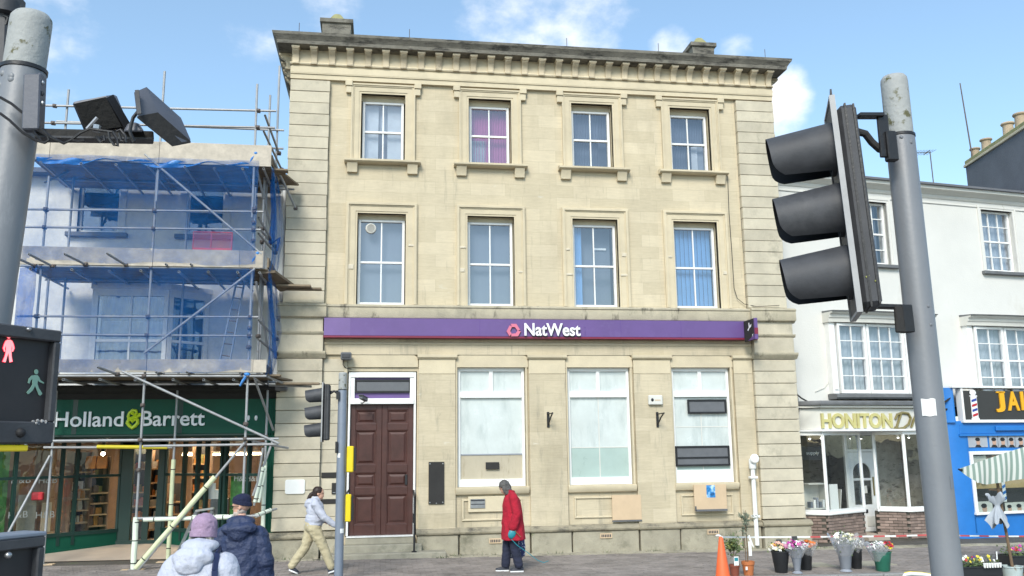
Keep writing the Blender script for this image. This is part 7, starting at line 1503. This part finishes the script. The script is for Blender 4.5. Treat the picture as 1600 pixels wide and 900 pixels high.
mb = MB().ell(at(-.014, 0, .072), (.112, .098, .078), 18, 12, B_).loft([[at(-.012+.112*math.cos(2*math.pi*j/20), .098*math.sin(2*math.pi*j/20), zz+.03*math.cos(2*math.pi*j/20)) for j in range(20)] for zz in (.03, .09)])
mb.v = [tuple(at(0, 0, .07)+(V(q)-at(0, 0, .07))*.88) for q in mb.v]
blob('beanie', mb, M['navyhat'], p, .008, 3, .004, 30); MB().loft([[at(-.012+rr*math.cos(2*math.pi*j/24), rr*.875*math.sin(2*math.pi*j/24), zz+.03*math.cos(2*math.pi*j/24)) for j in range(24)] for rr, zz in ((.099, .022), (.105, .026), (.105, .060), (.099, .066))]).build('beanie_cuff', M['navyhat'], p)
blob('stubble', MB().ell(at(.034, 0, -.068), (.062, .060, .052), 14, 10, B_).ell(at(-.005, 0, -.04), (.05, .072, .05), 12, 8, B_), M['beard'], p, .008, 2)
gl_ = MB()
for s_ in (-1, 1): gl_.path([at(.10, .034*s_+.022*math.cos(t_), .008+.018*math.sin(t_)) for t_ in [2*math.pi*j/12 for j in range(13)]], .003, 5); gl_.path([at(.098, .056*s_, .012), at(.05, .078*s_, .014), at(-.015, .084*s_, .010)], .003, 5)
gl_.path([at(.102, -.012, .012), at(.102, .012, .012)], .003, 5).build('glasses', M['black'], p)
tb_ = Matrix.Translation(p.location) @ Matrix.Rotation(R(86), 4, 'Z'); hb = tb_ @ V((aR[2].x+.0, aR[2].y, aR[2].z-.10))
cg = thing('carrier_bag', 'pale turquoise carrier bag hanging from the hand of the man in navy', 'bag', tuple(hb))
blob('bag_body', MB().loft([[tuple(hb+V((wx*math.cos(2*math.pi*j/14), wy*math.sin(2*math.pi*j/14), zz))) for j in range(14)] for zz, wx, wy in ((.02, .02, .02), (-.08, .05, .03), (-.25, .13, .06), (-.42, .13, .06))]), pm('turquoise_bag', (.30, .58, .62), .5, .2, 9), cg, .012, 2, .012, 12); MB().tube(hb+V((0, 0, -.03)), hb+V((0, 0, .05)), .012, n=6).build('handle', M['teal'], cg)
# --- woman in a pale lilac jacket seen from behind
wYp = -12.55; q = P(322, 804, wYp); H2 = q.z-.03
p = person('woman in lilac hat and pale padded jacket seen from behind with navy shoulder strap', (q.x-.02, wYp, .03), R(82)); k = (H2-.015)/1.68
hd = V((.98, -.2, -.12)); hc = sc3(.04, .0, 1.56)
aL = [sc3(-.01, .18, 1.29), sc3(-.06, .28, 1.05), sc3(.04, .31, .82)]; aR = [sc3(-.01, -.18, 1.29), sc3(-.06, -.28, 1.05), sc3(.05, -.30, .84)]
lg = [[sc3(0, s_*.10, .86), sc3(.01, s_*.11, .47), sc3(-.01, s_*.12, .08)] for s_ in (1, -1)]
at, B_ = body(p, hc, hd, sc3(0, 0, 1.43), sc3(0, 0, 1.20), sc3(0, 0, .92), [aL, aR], lg, .6, vox=.010)
mb = MB(); secs = [(-.01, .70, .235, .295), (-.01, .80, .235, .30), (-.01, .95, .225, .295), (-.015, 1.1, .21, .285), (-.02, 1.24, .19, .265), (-.02, 1.33, .165, .22), (-.01, 1.40, .13, .14), (0, 1.455, .105, .10)]
mb.loft([[sc3(cx+rx*math.cos(2*math.pi*j/28), ry*math.sin(2*math.pi*j/28), z_) for j in range(28)] for cx, z_, rx, ry in secs])
for a in (aL, aR): mb.limb([a[0], V(a[0])*.5+V(a[1])*.5, a[1], V(a[1])*.1+V(a[2])*.9], [.118, .115, .10, .075], 14)
blob('jacket', mb, M['lilacjacket'], p, .011, 12, .010, 4.5, (1, 1, 1.7))
hm = MB().ell(sc3(-.15, .02, 1.375), sc3(.085, .165, .085), 16, 10).ell(sc3(-.05, .0, 1.455), sc3(.13, .150, .060), 16, 10).ell(sc3(-.20, .03, 1.32), sc3(.045, .11, .07), 12, 8)
blob('hood', hm, M['lilacjacket'], p, .010, 6, .006, 7)
blob('trousers', MB().limb(lg[0], [.11, .09, .075]).limb(lg[1], [.11, .09, .075]).ell(sc3(0, 0, .86), (.16, .19, .12)), M['navytrouser'], p, .014, 3)
for s_ in (1, -1): shoe(p, (-.08, s_*.12*k, 0), (.18, s_*.12*k, 0))
mb = MB().ell(at(-.012, 0, .052), (.114, .104, .098), 18, 12, B_).loft([[at(-.012+.114*math.cos(2*math.pi*j/20), .104*math.sin(2*math.pi*j/20), zz) for j in range(20)] for zz in (-.045, .06)])
blob('fleece_hat', mb, M['lilachat'], p, .008, 3, .005, 26); MB().loft([[at(-.012+rr*math.cos(2*math.pi*j/24), rr*.91*math.sin(2*math.pi*j/24), zz) for j in range(24)] for rr, zz in ((.114, -.05), (.121, -.045), (.121, -.005), (.114, .0))]).build('hat_band', M['lilachat'], p)
hb_ = MB()
for j in range(60): s_ = random.choice((-1, 1)); a0 = at(-.03+random.uniform(-.05, .04), s_*random.uniform(.06, .10), -.05); hb_.path([a0, a0+V((random.uniform(-.02, .02), s_*random.uniform(0, .02), -.04)), a0+V((random.uniform(-.03, .03), s_*random.uniform(0, .045), -.075))], .004, 4)
hb_.build('hair', M['hairpale'], p)
sp = [sc3(.10, -.13, 1.36), sc3(.02, -.145, 1.43), sc3(-.09, -.15, 1.40), sc3(-.175, -.165, 1.28), sc3(-.225, -.185, 1.10), sc3(-.24, -.20, .95), sc3(-.235, -.21, .80)]
stp = MB()
for a, b in zip(sp, sp[1:]): stp.bar(a, b+(b-a)*.03, .05, .016, (a+b)*.5-V((0, -.05, (a+b).z*.5)))
stp.build('shoulder_strap', M['navystrap'], p, bevel=.004)

# ================================================================== FLOWERS AND THE MARKET STALL
def rosette(mb, c, r, n_=6, up=None):
    c = V(c); up = (up or V((random.gauss(0, .4), random.gauss(-.5, .4), 1))).normalized(); a = up.orthogonal().normalized(); b = up.cross(a)
    for k_ in range(n_):
        t = 2*math.pi*k_/n_+random.random()*.4; d = a*math.cos(t)+b*math.sin(t); e = up.cross(d)
        mb.add([c, c+d*r*.6+e*r*.36+up*r*.25, c+d*r+up*r*random.uniform(.0, .35), c+d*r*.6-e*r*.36+up*r*.25], [(0, 1, 2, 3)])
    mb.ell(c+up*r*.15, r*.3, 5, 4)
def leafs(mb, c, spread, n_, l=.05, w=.018, upb=.5):
    for _ in range(n_):
        p_ = V(c)+V((random.gauss(0, spread[0]), random.gauss(0, spread[1]), random.gauss(0, spread[2]))); d = V((random.gauss(0, 1), random.gauss(0, 1), random.gauss(upb, .8))).normalized(); e = d.orthogonal().normalized(); q_ = l*random.uniform(.7, 1.3)
        mb.add([p_, p_+d*q_*.5+e*w, p_+d*q_, p_+d*q_*.5-e*w], [(0, 1, 2, 3)])
def bouquet(name, lab, c, r, h, blooms, n_, wrap=None, leafmat='leaf', br=.035, nl=60, z0=.0, cat='flowers'):
    t = thing(name, lab, cat, tuple(c)); c = V(c)
    lm = MB(); leafs(lm, c+V((0, 0, h*.45)), (r*.45, r*.4, h*.28), nl); tag(lm.build('leaves', M[leafmat], t, normals=False), kind='stuff')
    for bm_, share in blooms:
        mb = MB()
        for _ in range(int(n_*share)):
            a = random.random()*6.28; rr = r*math.sqrt(random.random()); rosette(mb, c+V((rr*math.cos(a), rr*math.sin(a)*.8, h*(.85-.35*(rr/r)**2)+random.uniform(-.02, .05))), br*random.uniform(.7, 1.25))
        tag(mb.build('blooms', M[bm_], t, normals=False), kind='stuff')
    if wrap:
        ph = random.random()*6
        mb = MB().grid(lambda a, b: (c.x+(r*.55+(r*1.25-r*.55)*b+.05*r*math.sin(a*6.28*7+ph)*b)*math.cos(a*6.28), c.y+(r*.55+(r*1.25-r*.55)*b+.05*r*math.sin(a*6.28*7+ph)*b)*math.sin(a*6.28), c.z+h*(-.25+b*(1.05+.12*math.sin(a*6.28*5+ph)))), 56, 5); mb.build('wrapping', M[wrap], t, normals=False)
    return t
def bucket(u, v, h, rt, rb, mat, lab, foot=None, dy=0):
    g = G(u, v); g.y = max(g.y, KY+.12+rb)+dy; z = gz(g.x); t = thing('flower_bucket', lab, 'bucket', (g.x, g.y, z)); c = (g.x, g.y, z)
    if foot: pr = [(foot*.9, 0), (foot, .008), (foot*.8, .025), (rb*.8, .05), (rb, .07), (rt, h-.012), (rt+.008, h-.006), (rt+.006, h), (rt-.006, h), (rb*.8, .10)]
    else: pr = [(rb*.96, 0), (rb, .01), (rb+(rt-rb)*.45, h*.45), (rb+(rt-rb)*.45+.004, h*.47), (rt, h-.03), (rt+.010, h-.025), (rt+.010, h), (rt-.004, h), (rb*.9, .05)]
    MB().lathe(pr, c, 22).build('bucket', M[mat], t, ang=50); MB().lathe([(rt*.9, h*.82), (.001, h*.83)], c, 16, False).build('water', M['soil'], t)
    return V((g.x, g.y, z+h))
b1 = bucket(1221, 894.5, .40, .165, .115, 'blackbucket', 'black bucket of mixed pastel flowers nearest the potted olive tree')
bouquet('cut_flowers', 'mixed cream, yellow and pink cut flowers in the first black bucket', b1+V((0, 0, -.10)), .20, .24, (('petal_cream', .34), ('petal_peach', .22), ('petal_white', .22), ('petal_pink', .12), ('petal_yellow', .12), ('petal_red', .06)), 60, None, br=.05)
b2 = bucket(1262, 891, .38, .125, .10, 'blackbucket', 'narrow black bucket half hidden behind the flared grey one', dy=.05)
bouquet('cut_flowers', 'white and rusty orange flowers in the half hidden black bucket', b2+V((.02, 0, -.08)), .18, .24, (('petal_white', .6), ('petal_orange', .4)), 40, 'cello', br=.05)
b3 = bucket(1246, 896, .47, .125, .055, 'greybucket', 'short flared grey vase bucket of purple and white flowers', .10)
bouquet('cut_flowers', 'magenta and white flowers in the short flared grey vase', b3+V((0, 0, -.12)), .20, .24, (('petal_magenta', .35), ('petal_pink', .2), ('petal_white', .5)), 46, 'cello', br=.05)
b4 = bucket(1322, 893, .50, .15, .095, 'greybucket', 'tall grey flared vase bucket holding budding lilies in clear wrap', .12)
bouquet('lily_bouquet', 'green budding lilies in clear cellophane in the tall grey vase', b4+V((0, 0, -.12)), .23, .36, (('petal_cream', .5), ('petal_white', .5)), 16, 'cello', 'leaf', .05, 120)
b5 = bucket(1340, 888.5, .37, .12, .095, 'blackbucket', 'black bucket of white sprays between grey vase and green bucket', dy=.03)
bouquet('cut_flowers', 'tiny white spray flowers in the bucket behind the lilies', b5+V((0, 0, -.08)), .15, .32, (('petal_white', 1),), 70, 'cello', 'olive', .022, 40)
b6 = bucket(1380, 892, .36, .165, .125, 'greenbucket', 'dark green bucket of wrapped flowers nearest the big grey pole')
bouquet('cut_flowers', 'white spray flowers in pink edged cellophane in the green bucket', b6+V((-.07, 0, -.10)), .19, .30, (('petal_white', .85), ('petal_pink', .15)), 50, 'cello', 'olive', .026, 40)
bouquet('cut_flowers', 'small dark red and yellow bunch at the edge of the green bucket', b6+V((.10, -.05, -.04)), .09, .20, (('petal_red', .5), ('petal_yellow', .5)), 26, None, 'leaf', .04, 20)
for bb_, n_ in ((b1, 1), (b3, 2)):
    lm = MB(); c = bb_+V((.0, .02, .17)); lm.tube(c-V((0, 0, .2)), c, .006, n=5).obox(c, V((.055, 0, 0)), V((0, .004, 0)), V((0, .01, .035)))
    solo('price_card', lm, M['charcoal'], ('small dark price card on a stick over the first black bucket', 'small dark price card on a stick over the flared grey vase')[n_-1], 'card')
def potted(u, v, h, rt, rb, mat, lab, name):
    g = G(u, v); g.y = max(g.y, KY+.1+rb); z = gz(g.x); t = thing(name, lab, 'potted plant', (g.x, g.y, z)); c = (g.x, g.y, z)
    MB().lathe([(rb, 0), (rt*.95, h*.75), (rt*1.05, h*.77), (rt*1.06, h), (rt*.92, h), (rt*.85, h*.7)], c, 20).build('pot', M[mat], t, ang=40); MB().lathe([(rt*.93, h*.88), (.001, h*.93)], c, 14, False).build('soil', M['soil'], t); return t, V((g.x, g.y, z+h*.9))
t, c = potted(1156, 902, .20, .095, .075, 'brownpot', 'small bushy shrub in a brown pot beside the orange cone', 'potted_shrub')
MB().path([c, c+V((.01, 0, .12)), c+V((0, 0, .26))], [.012, .010, .006], 6).path([c+V((.01, 0, .12)), c+V((.08, 0, .28))], .006, 5).path([c+V((.01, 0, .12)), c+V((-.08, 0, .27))], .006, 5).build('trunk', M['bark'], t)
lm = MB(); leafs(lm, c+V((0, 0, .34)), (.075, .07, .075), 260, .06, .02); tag(lm.build('crown', M['leaf'], t, normals=False), kind='stuff')
lm = MB(); leafs(lm, c+V((-.03, -.03, .38)), (.07, .05, .06), 70, .055, .018); tag(lm.build('pale_leaves', pm('yellow_green_leaf', (.24, .26, .07), .6, .3, 30), t, normals=False), kind='stuff')
MB().box(c.x-.04, c.x+.05, c.y-.10, c.y-.095, c.z+.01, c.z+.17).build('plant_label', M['white'], t); MB().box(c.x-.03, c.x+.04, c.y-.103, c.y-.1005, c.z+.09, c.z+.15).build('label_print', M['teal'], t)
t, c = potted(1183, 903, .25, .115, .085, 'terracotta', 'young olive standard with white labels in a terracotta pot', 'olive_tree')
MB().path([c, c+V((.005, 0, .3)), c+V((-.005, 0, .6)), c+V((.01, 0, .95))], [.011, .010, .008, .004], 6).tube(c+V((-.03, .02, 0)), c+V((-.03, .02, .45)), .007, n=5).build('trunk', M['bark'], t)
lm = MB()
for _ in range(22):
    a = c+V((0, 0, random.uniform(.48, .85))); b = a+V((random.gauss(0, .12), random.gauss(0, .10), random.uniform(.04, .22)))
    lm.path([a, (a+b)/2+V((0, 0, .02)), b], .003, 4)
    for q in range(14): pp = a+(b-a)*random.random(); d = V((random.gauss(0, 1), random.gauss(0, 1), random.gauss(.4, .6))).normalized(); e = d.orthogonal().normalized()*.008; lm.add([pp, pp+d*.03+e, pp+d*.06, pp+d*.03-e], [(0, 1, 2, 3)])
tag(lm.build('crown', M['olive'], t, normals=False), kind='stuff')
MB().hexa([c+V(q) for q in ((.02, -.02, .12), (.08, -.02, .12), (.08, -.015, .12), (.02, -.015, .12), (.02, -.02, .38), (.08, -.02, .38), (.08, -.015, .38), (.02, -.015, .38))]).hexa([c+V(q) for q in ((.09, -.03, .30), (.13, -.03, .26), (.13, -.026, .26), (.09, -.026, .30), (.01, -.03, .48), (.05, -.03, .50), (.05, -.026, .50), (.01, -.026, .48))]).build('plant_label', M['white'], t)
MB().box(c.x-.10, c.x-.06, c.y-.115, c.y-.112, c.z-.12, c.z-.06).build('price_sticker', M['white'], t)
# traffic cone and barrier tape
g = V((0, KY-.42, 0)); cx_ = P(1128, 870, g.y).x; z = gz(cx_)-.125; zt = P(1127, 838, g.y).z
t = thing('traffic_cone', 'tall faded orange traffic cone at the kerb with barrier tape tied on top', 'traffic cone', (cx_, g.y, z))
MB().box(cx_-.2, cx_+.2, g.y-.2, g.y+.2, z, z+.035).build('base', M['cone'], t, bevel=.02); MB().lathe([(.155, z+.035), (.15, z+.06), (.035, zt-.01), (.028, zt), (.02, zt), (.12, z+.05)], (cx_, g.y, 0), 22).build('cone_body', M['cone'], t)
tp = [V((cx_-.05, g.y, zt+.015)), V((cx_+.02, g.y-.035, zt-.01))]+[P(u, v, -3.9) for u, v in ((1160, 839.5), (1250, 839), (1330, 838.5), (1400, 837.5), (1450, 836), (1500, 837), (1560, 838), (1640, 838))]
tape = thing('barrier_tape', 'red and white barrier tape stretched along the kerb from the orange cone', 'tape', tuple(tp[0])); tot = 0
hz_ = V((0, 0, .015)); dy_ = V((0, .002, 0)); wh = MB(); wh.loft([[p-hz_, p-hz_+dy_, p+hz_+dy_, p+hz_] for p in tp]); wh.ell(tp[0], (.05, .02, .02), 8, 5); wh.build('tape_strip', M['white'], tape)
for a, b in zip(tp[1:], tp[2:]):
    n_ = max(1, int((b-a).length/.2))
    for k_ in range(n_):
        p0, p1 = a+(b-a)*(k_/n_), a+(b-a)*((k_+1)/n_); tot += 1
        if tot % 2 and p0.x > cx_+1.9: MB().loft([[p-hz_*1.01-dy_*.5, p-hz_*1.01+dy_*1.5, p+hz_*1.01+dy_*1.5, p+hz_*1.01-dy_*.5] for p in (p0, p1)]).build('tape_stripe', M['tapered'], tape)
# bedding plants on the stall
sY = -5.3
def tray(u0, u1, v0, v1, lab, y=sY):
    a, b = P(u0, v1, y), P(u1, v0, y); t = thing('plant_tray', lab, 'tray', ((a.x+b.x)/2, y, a.z)); h_ = b.z-a.z
    mb = MB().box(a.x, b.x, y, y+.38, a.z, a.z+.02).box(a.x, b.x, y, y+.015, a.z+.021, b.z).box(a.x, b.x, y+.365, y+.38, a.z+.021, b.z).box(a.x, a.x+.015, y+.016, y+.364, a.z+.021, b.z).box(b.x-.015, b.x, y+.016, y+.364, a.z+.021, b.z).box(a.x-.01, b.x+.01, y-.012, y-.001, b.z-.03, b.z)
    mb.build('tray_body', M['blackbucket'], t, bevel=.004); return a, b
def pansies(a, b, lab, cols, y=sY, n_=40, h_=.14):
    t = thing('pansies', lab, 'flowers', ((a.x+b.x)/2, y+.19, b.z)); c = V(((a.x+b.x)/2, y+.19, b.z+h_*.5)); w = (b.x-a.x)
    lm = MB()
    for _ in range(n_*7): leafs(lm, (random.uniform(a.x+.02, b.x-.02), y+random.uniform(.0, .38), b.z+random.uniform(-.03, h_)), (.01, .01, .01), 1, .055, .02)
    tag(lm.build('leaves', M['leaf'], t, normals=False), kind='stuff')
    for m_, k_ in cols:
        mb = MB()
        for _ in range(int(n_*k_)): rosette(mb, (random.uniform(a.x+.02, b.x-.02), y+random.uniform(-.02, .36), b.z+random.uniform(h_*.5, h_*1.15)), .032*random.uniform(.8, 1.2), 5, V((random.gauss(0, .3), -.8, .5)))
        tag(mb.build('blooms', M[m_], t, normals=False), kind='stuff')
a, b = tray(1503, 1566, 884, 903, 'black slatted tray of pansies beside the big grey pole'); pansies(a, b, 'yellow and white pansies in the black tray beside the big grey pole', (('petal_yellow', .35), ('petal_white', .4), ('petal_purple', .12), ('petal_red', .05)))
for k_ in range(7):
    q = P(1537+k_*4.1, 880, sY-.03); t = solo('plant_pot', MB().lathe([(.017, 0), (.024, .07), (.026, .072), (.026, .08), (.02, .075)], (q.x, sY-.05, b.z-.02), 10), M['white'], 'small white square plant pot lined along the front of the pansy tray', 'pot', 'white pots along the pansy tray')
    
lb_ = P(1557.5, 868, sY); solo('plant_label', MB().obox(lb_, V((.012, 0, 0)), V((0, .002, 0)), V((.003, 0, .07))), M['white'], 'upright white plant label standing among the pansies', 'label')
a, b = tray(1578, 1660, 866, 884, 'second black tray of red and yellow flowers near the awning post', -4.9); pansies(a, b, 'red and yellow flowers in the tray beyond the awning post', (('petal_yellow', .4), ('petal_red', .35), ('petal_magenta', .2)), -4.9)
tbm = MB().box(P(1480, 904, sY).x, P(1680, 904, sY).x, sY-.1, -4.45, P(1530, 905, sY).z-.06, P(1530, 905, sY).z-.012)
t = thing('stall_table', 'low timber stall table under the pansy trays', 'table', (11, -5, -.2)); tbm.build('table_top', M['boarddk'], t); zt_ = P(1530, 905, sY).z-.06; x0, x1 = P(1482, 904, sY).x, P(1678, 904, sY).x
for x in (x0+.05, x1-.05):
    for y in (sY, -4.55): MB().box(x-.03, x+.03, y-.03, y+.03, gz(x)-.13, zt_).build('leg', M['boarddk'], t)
# striped awning on a leaning pole
aY = -5.0
def awn_mat():
    m, nt, N, L, B = mat_base('striped_awning_canvas'); tc = N.new('ShaderNodeUVMap'); sp_ = N.new('ShaderNodeSeparateXYZ'); L.new(tc.outputs[0], sp_.inputs[0])
    mu = N.new('ShaderNodeMath'); mu.operation = 'MULTIPLY'; mu.inputs[1].default_value = 22; L.new(sp_.outputs[0], mu.inputs[0]); fr = N.new('ShaderNodeMath'); fr.operation = 'FRACT'; L.new(mu.outputs[0], fr.inputs[0]); gt = N.new('ShaderNodeMath'); gt.operation = 'GREATER_THAN'; gt.inputs[1].default_value = .5; L.new(fr.outputs[0], gt.inputs[0])
    g_ = N.new('ShaderNodeNewGeometry'); nz = N.new('ShaderNodeTexNoise'); nz.inputs['Scale'].default_value = 6; nz.inputs['Detail'].default_value = 6; L.new(g_.outputs['Position'], nz.inputs['Vector'])
    mx = N.new('ShaderNodeMixRGB'); L.new(gt.outputs[0], mx.inputs['Fac']); mx.inputs['Color1'].default_value = (.70, .72, .67, 1); mx.inputs['Color2'].default_value = (.27, .36, .31, 1)
    m2 = N.new('ShaderNodeMixRGB'); m2.blend_type = 'MULTIPLY'; m2.inputs['Fac'].default_value = .5; L.new(mx.outputs[0], m2.inputs['Color1']); L.new(nz.outputs['Color'], m2.inputs['Color2']); L.new(mx.outputs[0], B.inputs['Base Color']); B.inputs['Roughness'].default_value = .9
    t_ = N.new('ShaderNodeBsdfTranslucent'); L.new(mx.outputs[0], t_.inputs['Color']); ms_ = N.new('ShaderNodeMixShader'); ms_.inputs['Fac'].default_value = .25; o_ = [n for n in N if n.type == 'OUTPUT_MATERIAL'][0]; L.new(B.outputs[0], ms_.inputs[1]); L.new(t_.outputs[0], ms_.inputs[2]); L.new(ms_.outputs[0], o_.inputs['Surface']); return m
aw = thing('market_parasol', 'green and white striped market parasol sagging on a leaning wooden pole', 'parasol', tuple(P(1583, 885, aY)))
T_ = P(1497, 733, aY); E0 = P(1680, 688, aY+.1); E1 = P(1680, 742, aY)
top0, top1 = P(1497, 732, aY), P(1680, 662, aY+.7)
def canopy(a, b):                                      # a along the edge from the drooping corner, b from valance hem up over the eave to the crown
    hem = T_+(P(1680, 735, aY)-T_)*a; hem.z = T_.z+(P(1545, 757, aY).z-T_.z)*math.sin(min(1, a*4.2)*math.pi/2)*(1 if a < .24 else 1) + (P(1680, 735, aY).z-P(1545, 757, aY).z)*max(0, (a-.24)/.76) if a > 0 else T_.z
    eave = T_+(P(1680, 676, aY+.05)-T_)*a + V((0, 0, .03*math.sin(a*math.pi)))
    crown = T_+(P(1760, 650, aY+1.2)-T_)*a
    if b < .5: q = hem+(eave-hem)*(b*2); q.y += -.05*math.sin(b*2*math.pi)*a+.03*math.sin(a*32)*(1-b*2)*min(1, a*5); return q
    q = eave+(crown-eave)*((b-.5)*2); return q
amb = MB().grid(canopy, 60, 12); ao = amb.build('canopy', awn_mat(), aw, normals=False, ang=70)
uvl = ao.data.uv_layers.new(name='UVMap')
for pl_ in ao.data.polygons:
    for li in pl_.loop_indices: vi_ = ao.data.loops[li].vertex_index; uvl.data[li].uv = ((vi_ % 61)/60, (vi_//61)/12)
MB().path([P(1497, 733, aY-.01), P(1503, 735, aY-.01)], [.012, .03], 6).build('canopy_tip', M['black'], aw)
MB().path([P(1552, 712, aY+.2), P(1560, 765, aY+.15), P(1570, 820, aY+.1), P(1583, 892, aY)], .027, 8).build('pole', M['bark'], aw); MB().bar(P(1545, 765, aY+.14), P(1565, 766, aY+.14), .03, .02).build('pole_peg', M['bark'], aw)
q = P(1559, 796, aY+.05); cl = MB()
def rag(a_, b_):                                       # gathered at the tie, hanging in folds below and ruffled above it
    th = a_*6.283; z_ = -.26+.50*b_; k_ = abs(b_-.66)/.66 if b_ < .66 else (b_-.66)/.34*.75; fold = math.sin(th*5+b_*3)*.30+math.sin(th*9+1.3+b_*5)*.16
    r_ = .04+.135*k_**.8*(1+fold*min(1, k_*1.6)); z_ += (.07*math.sin(th*3+.6)+.05*math.sin(th*7))*k_
    return q+V((r_*math.cos(th)*1.05-.03*k_, r_*math.sin(th)*.7, z_))
cl.grid(rag, 72, 16); tag(cl.build('tied_cloth', M['netcurtain'], normals=False, ang=80), 'bunched white cloth tied round the leaning parasol pole', 'cloth')
q = P(1583, 905, aY); t = thing('parasol_base', 'chipped pale blue bucket weighting the foot of the parasol pole', 'bucket', (q.x, aY, q.z)); zt2 = P(1583, 884, aY).z
MB().lathe([(.15, gz(q.x)-.13), (.185, zt2-.03), (.195, zt2-.02), (.195, zt2), (.17, zt2), (.16, zt2-.2)], (q.x, aY, 0), 20).build('bucket', pm('chipped_paint', (.42, .50, .50), .7, .1, 6, dirt_refl=((.25, .20, .15), 7, .56, .05)), t); MB().lathe([(.175, zt2-.04), (.001, zt2-.03)], (q.x, aY, 0), 16, False).build('concrete_fill', M['concrete'], t)
# rounded end of a white and yellow kerb hoop close to the big pole
q = P(1425, 897, -5.0); hp = thing('cycle_hoop', 'pale hoop with a yellow edge low beside the big grey pole', 'hoop', (q.x, -5.0, gz(q.x)-.13))
hpts = [P(u, v, -5.0) for u, v in ((1411, 930), (1411, 904), (1414, 898), (1422, 896.5), (1440, 897.5), (1462, 901), (1480, 905))]; MB().path(hpts, .035, 10).build('hoop_tube', M['white'], hp); MB().path([x_+V((0, .01, .016)) for x_ in hpts[2:]], .026, 8).build('yellow_band', M['plastyellow'], hp)
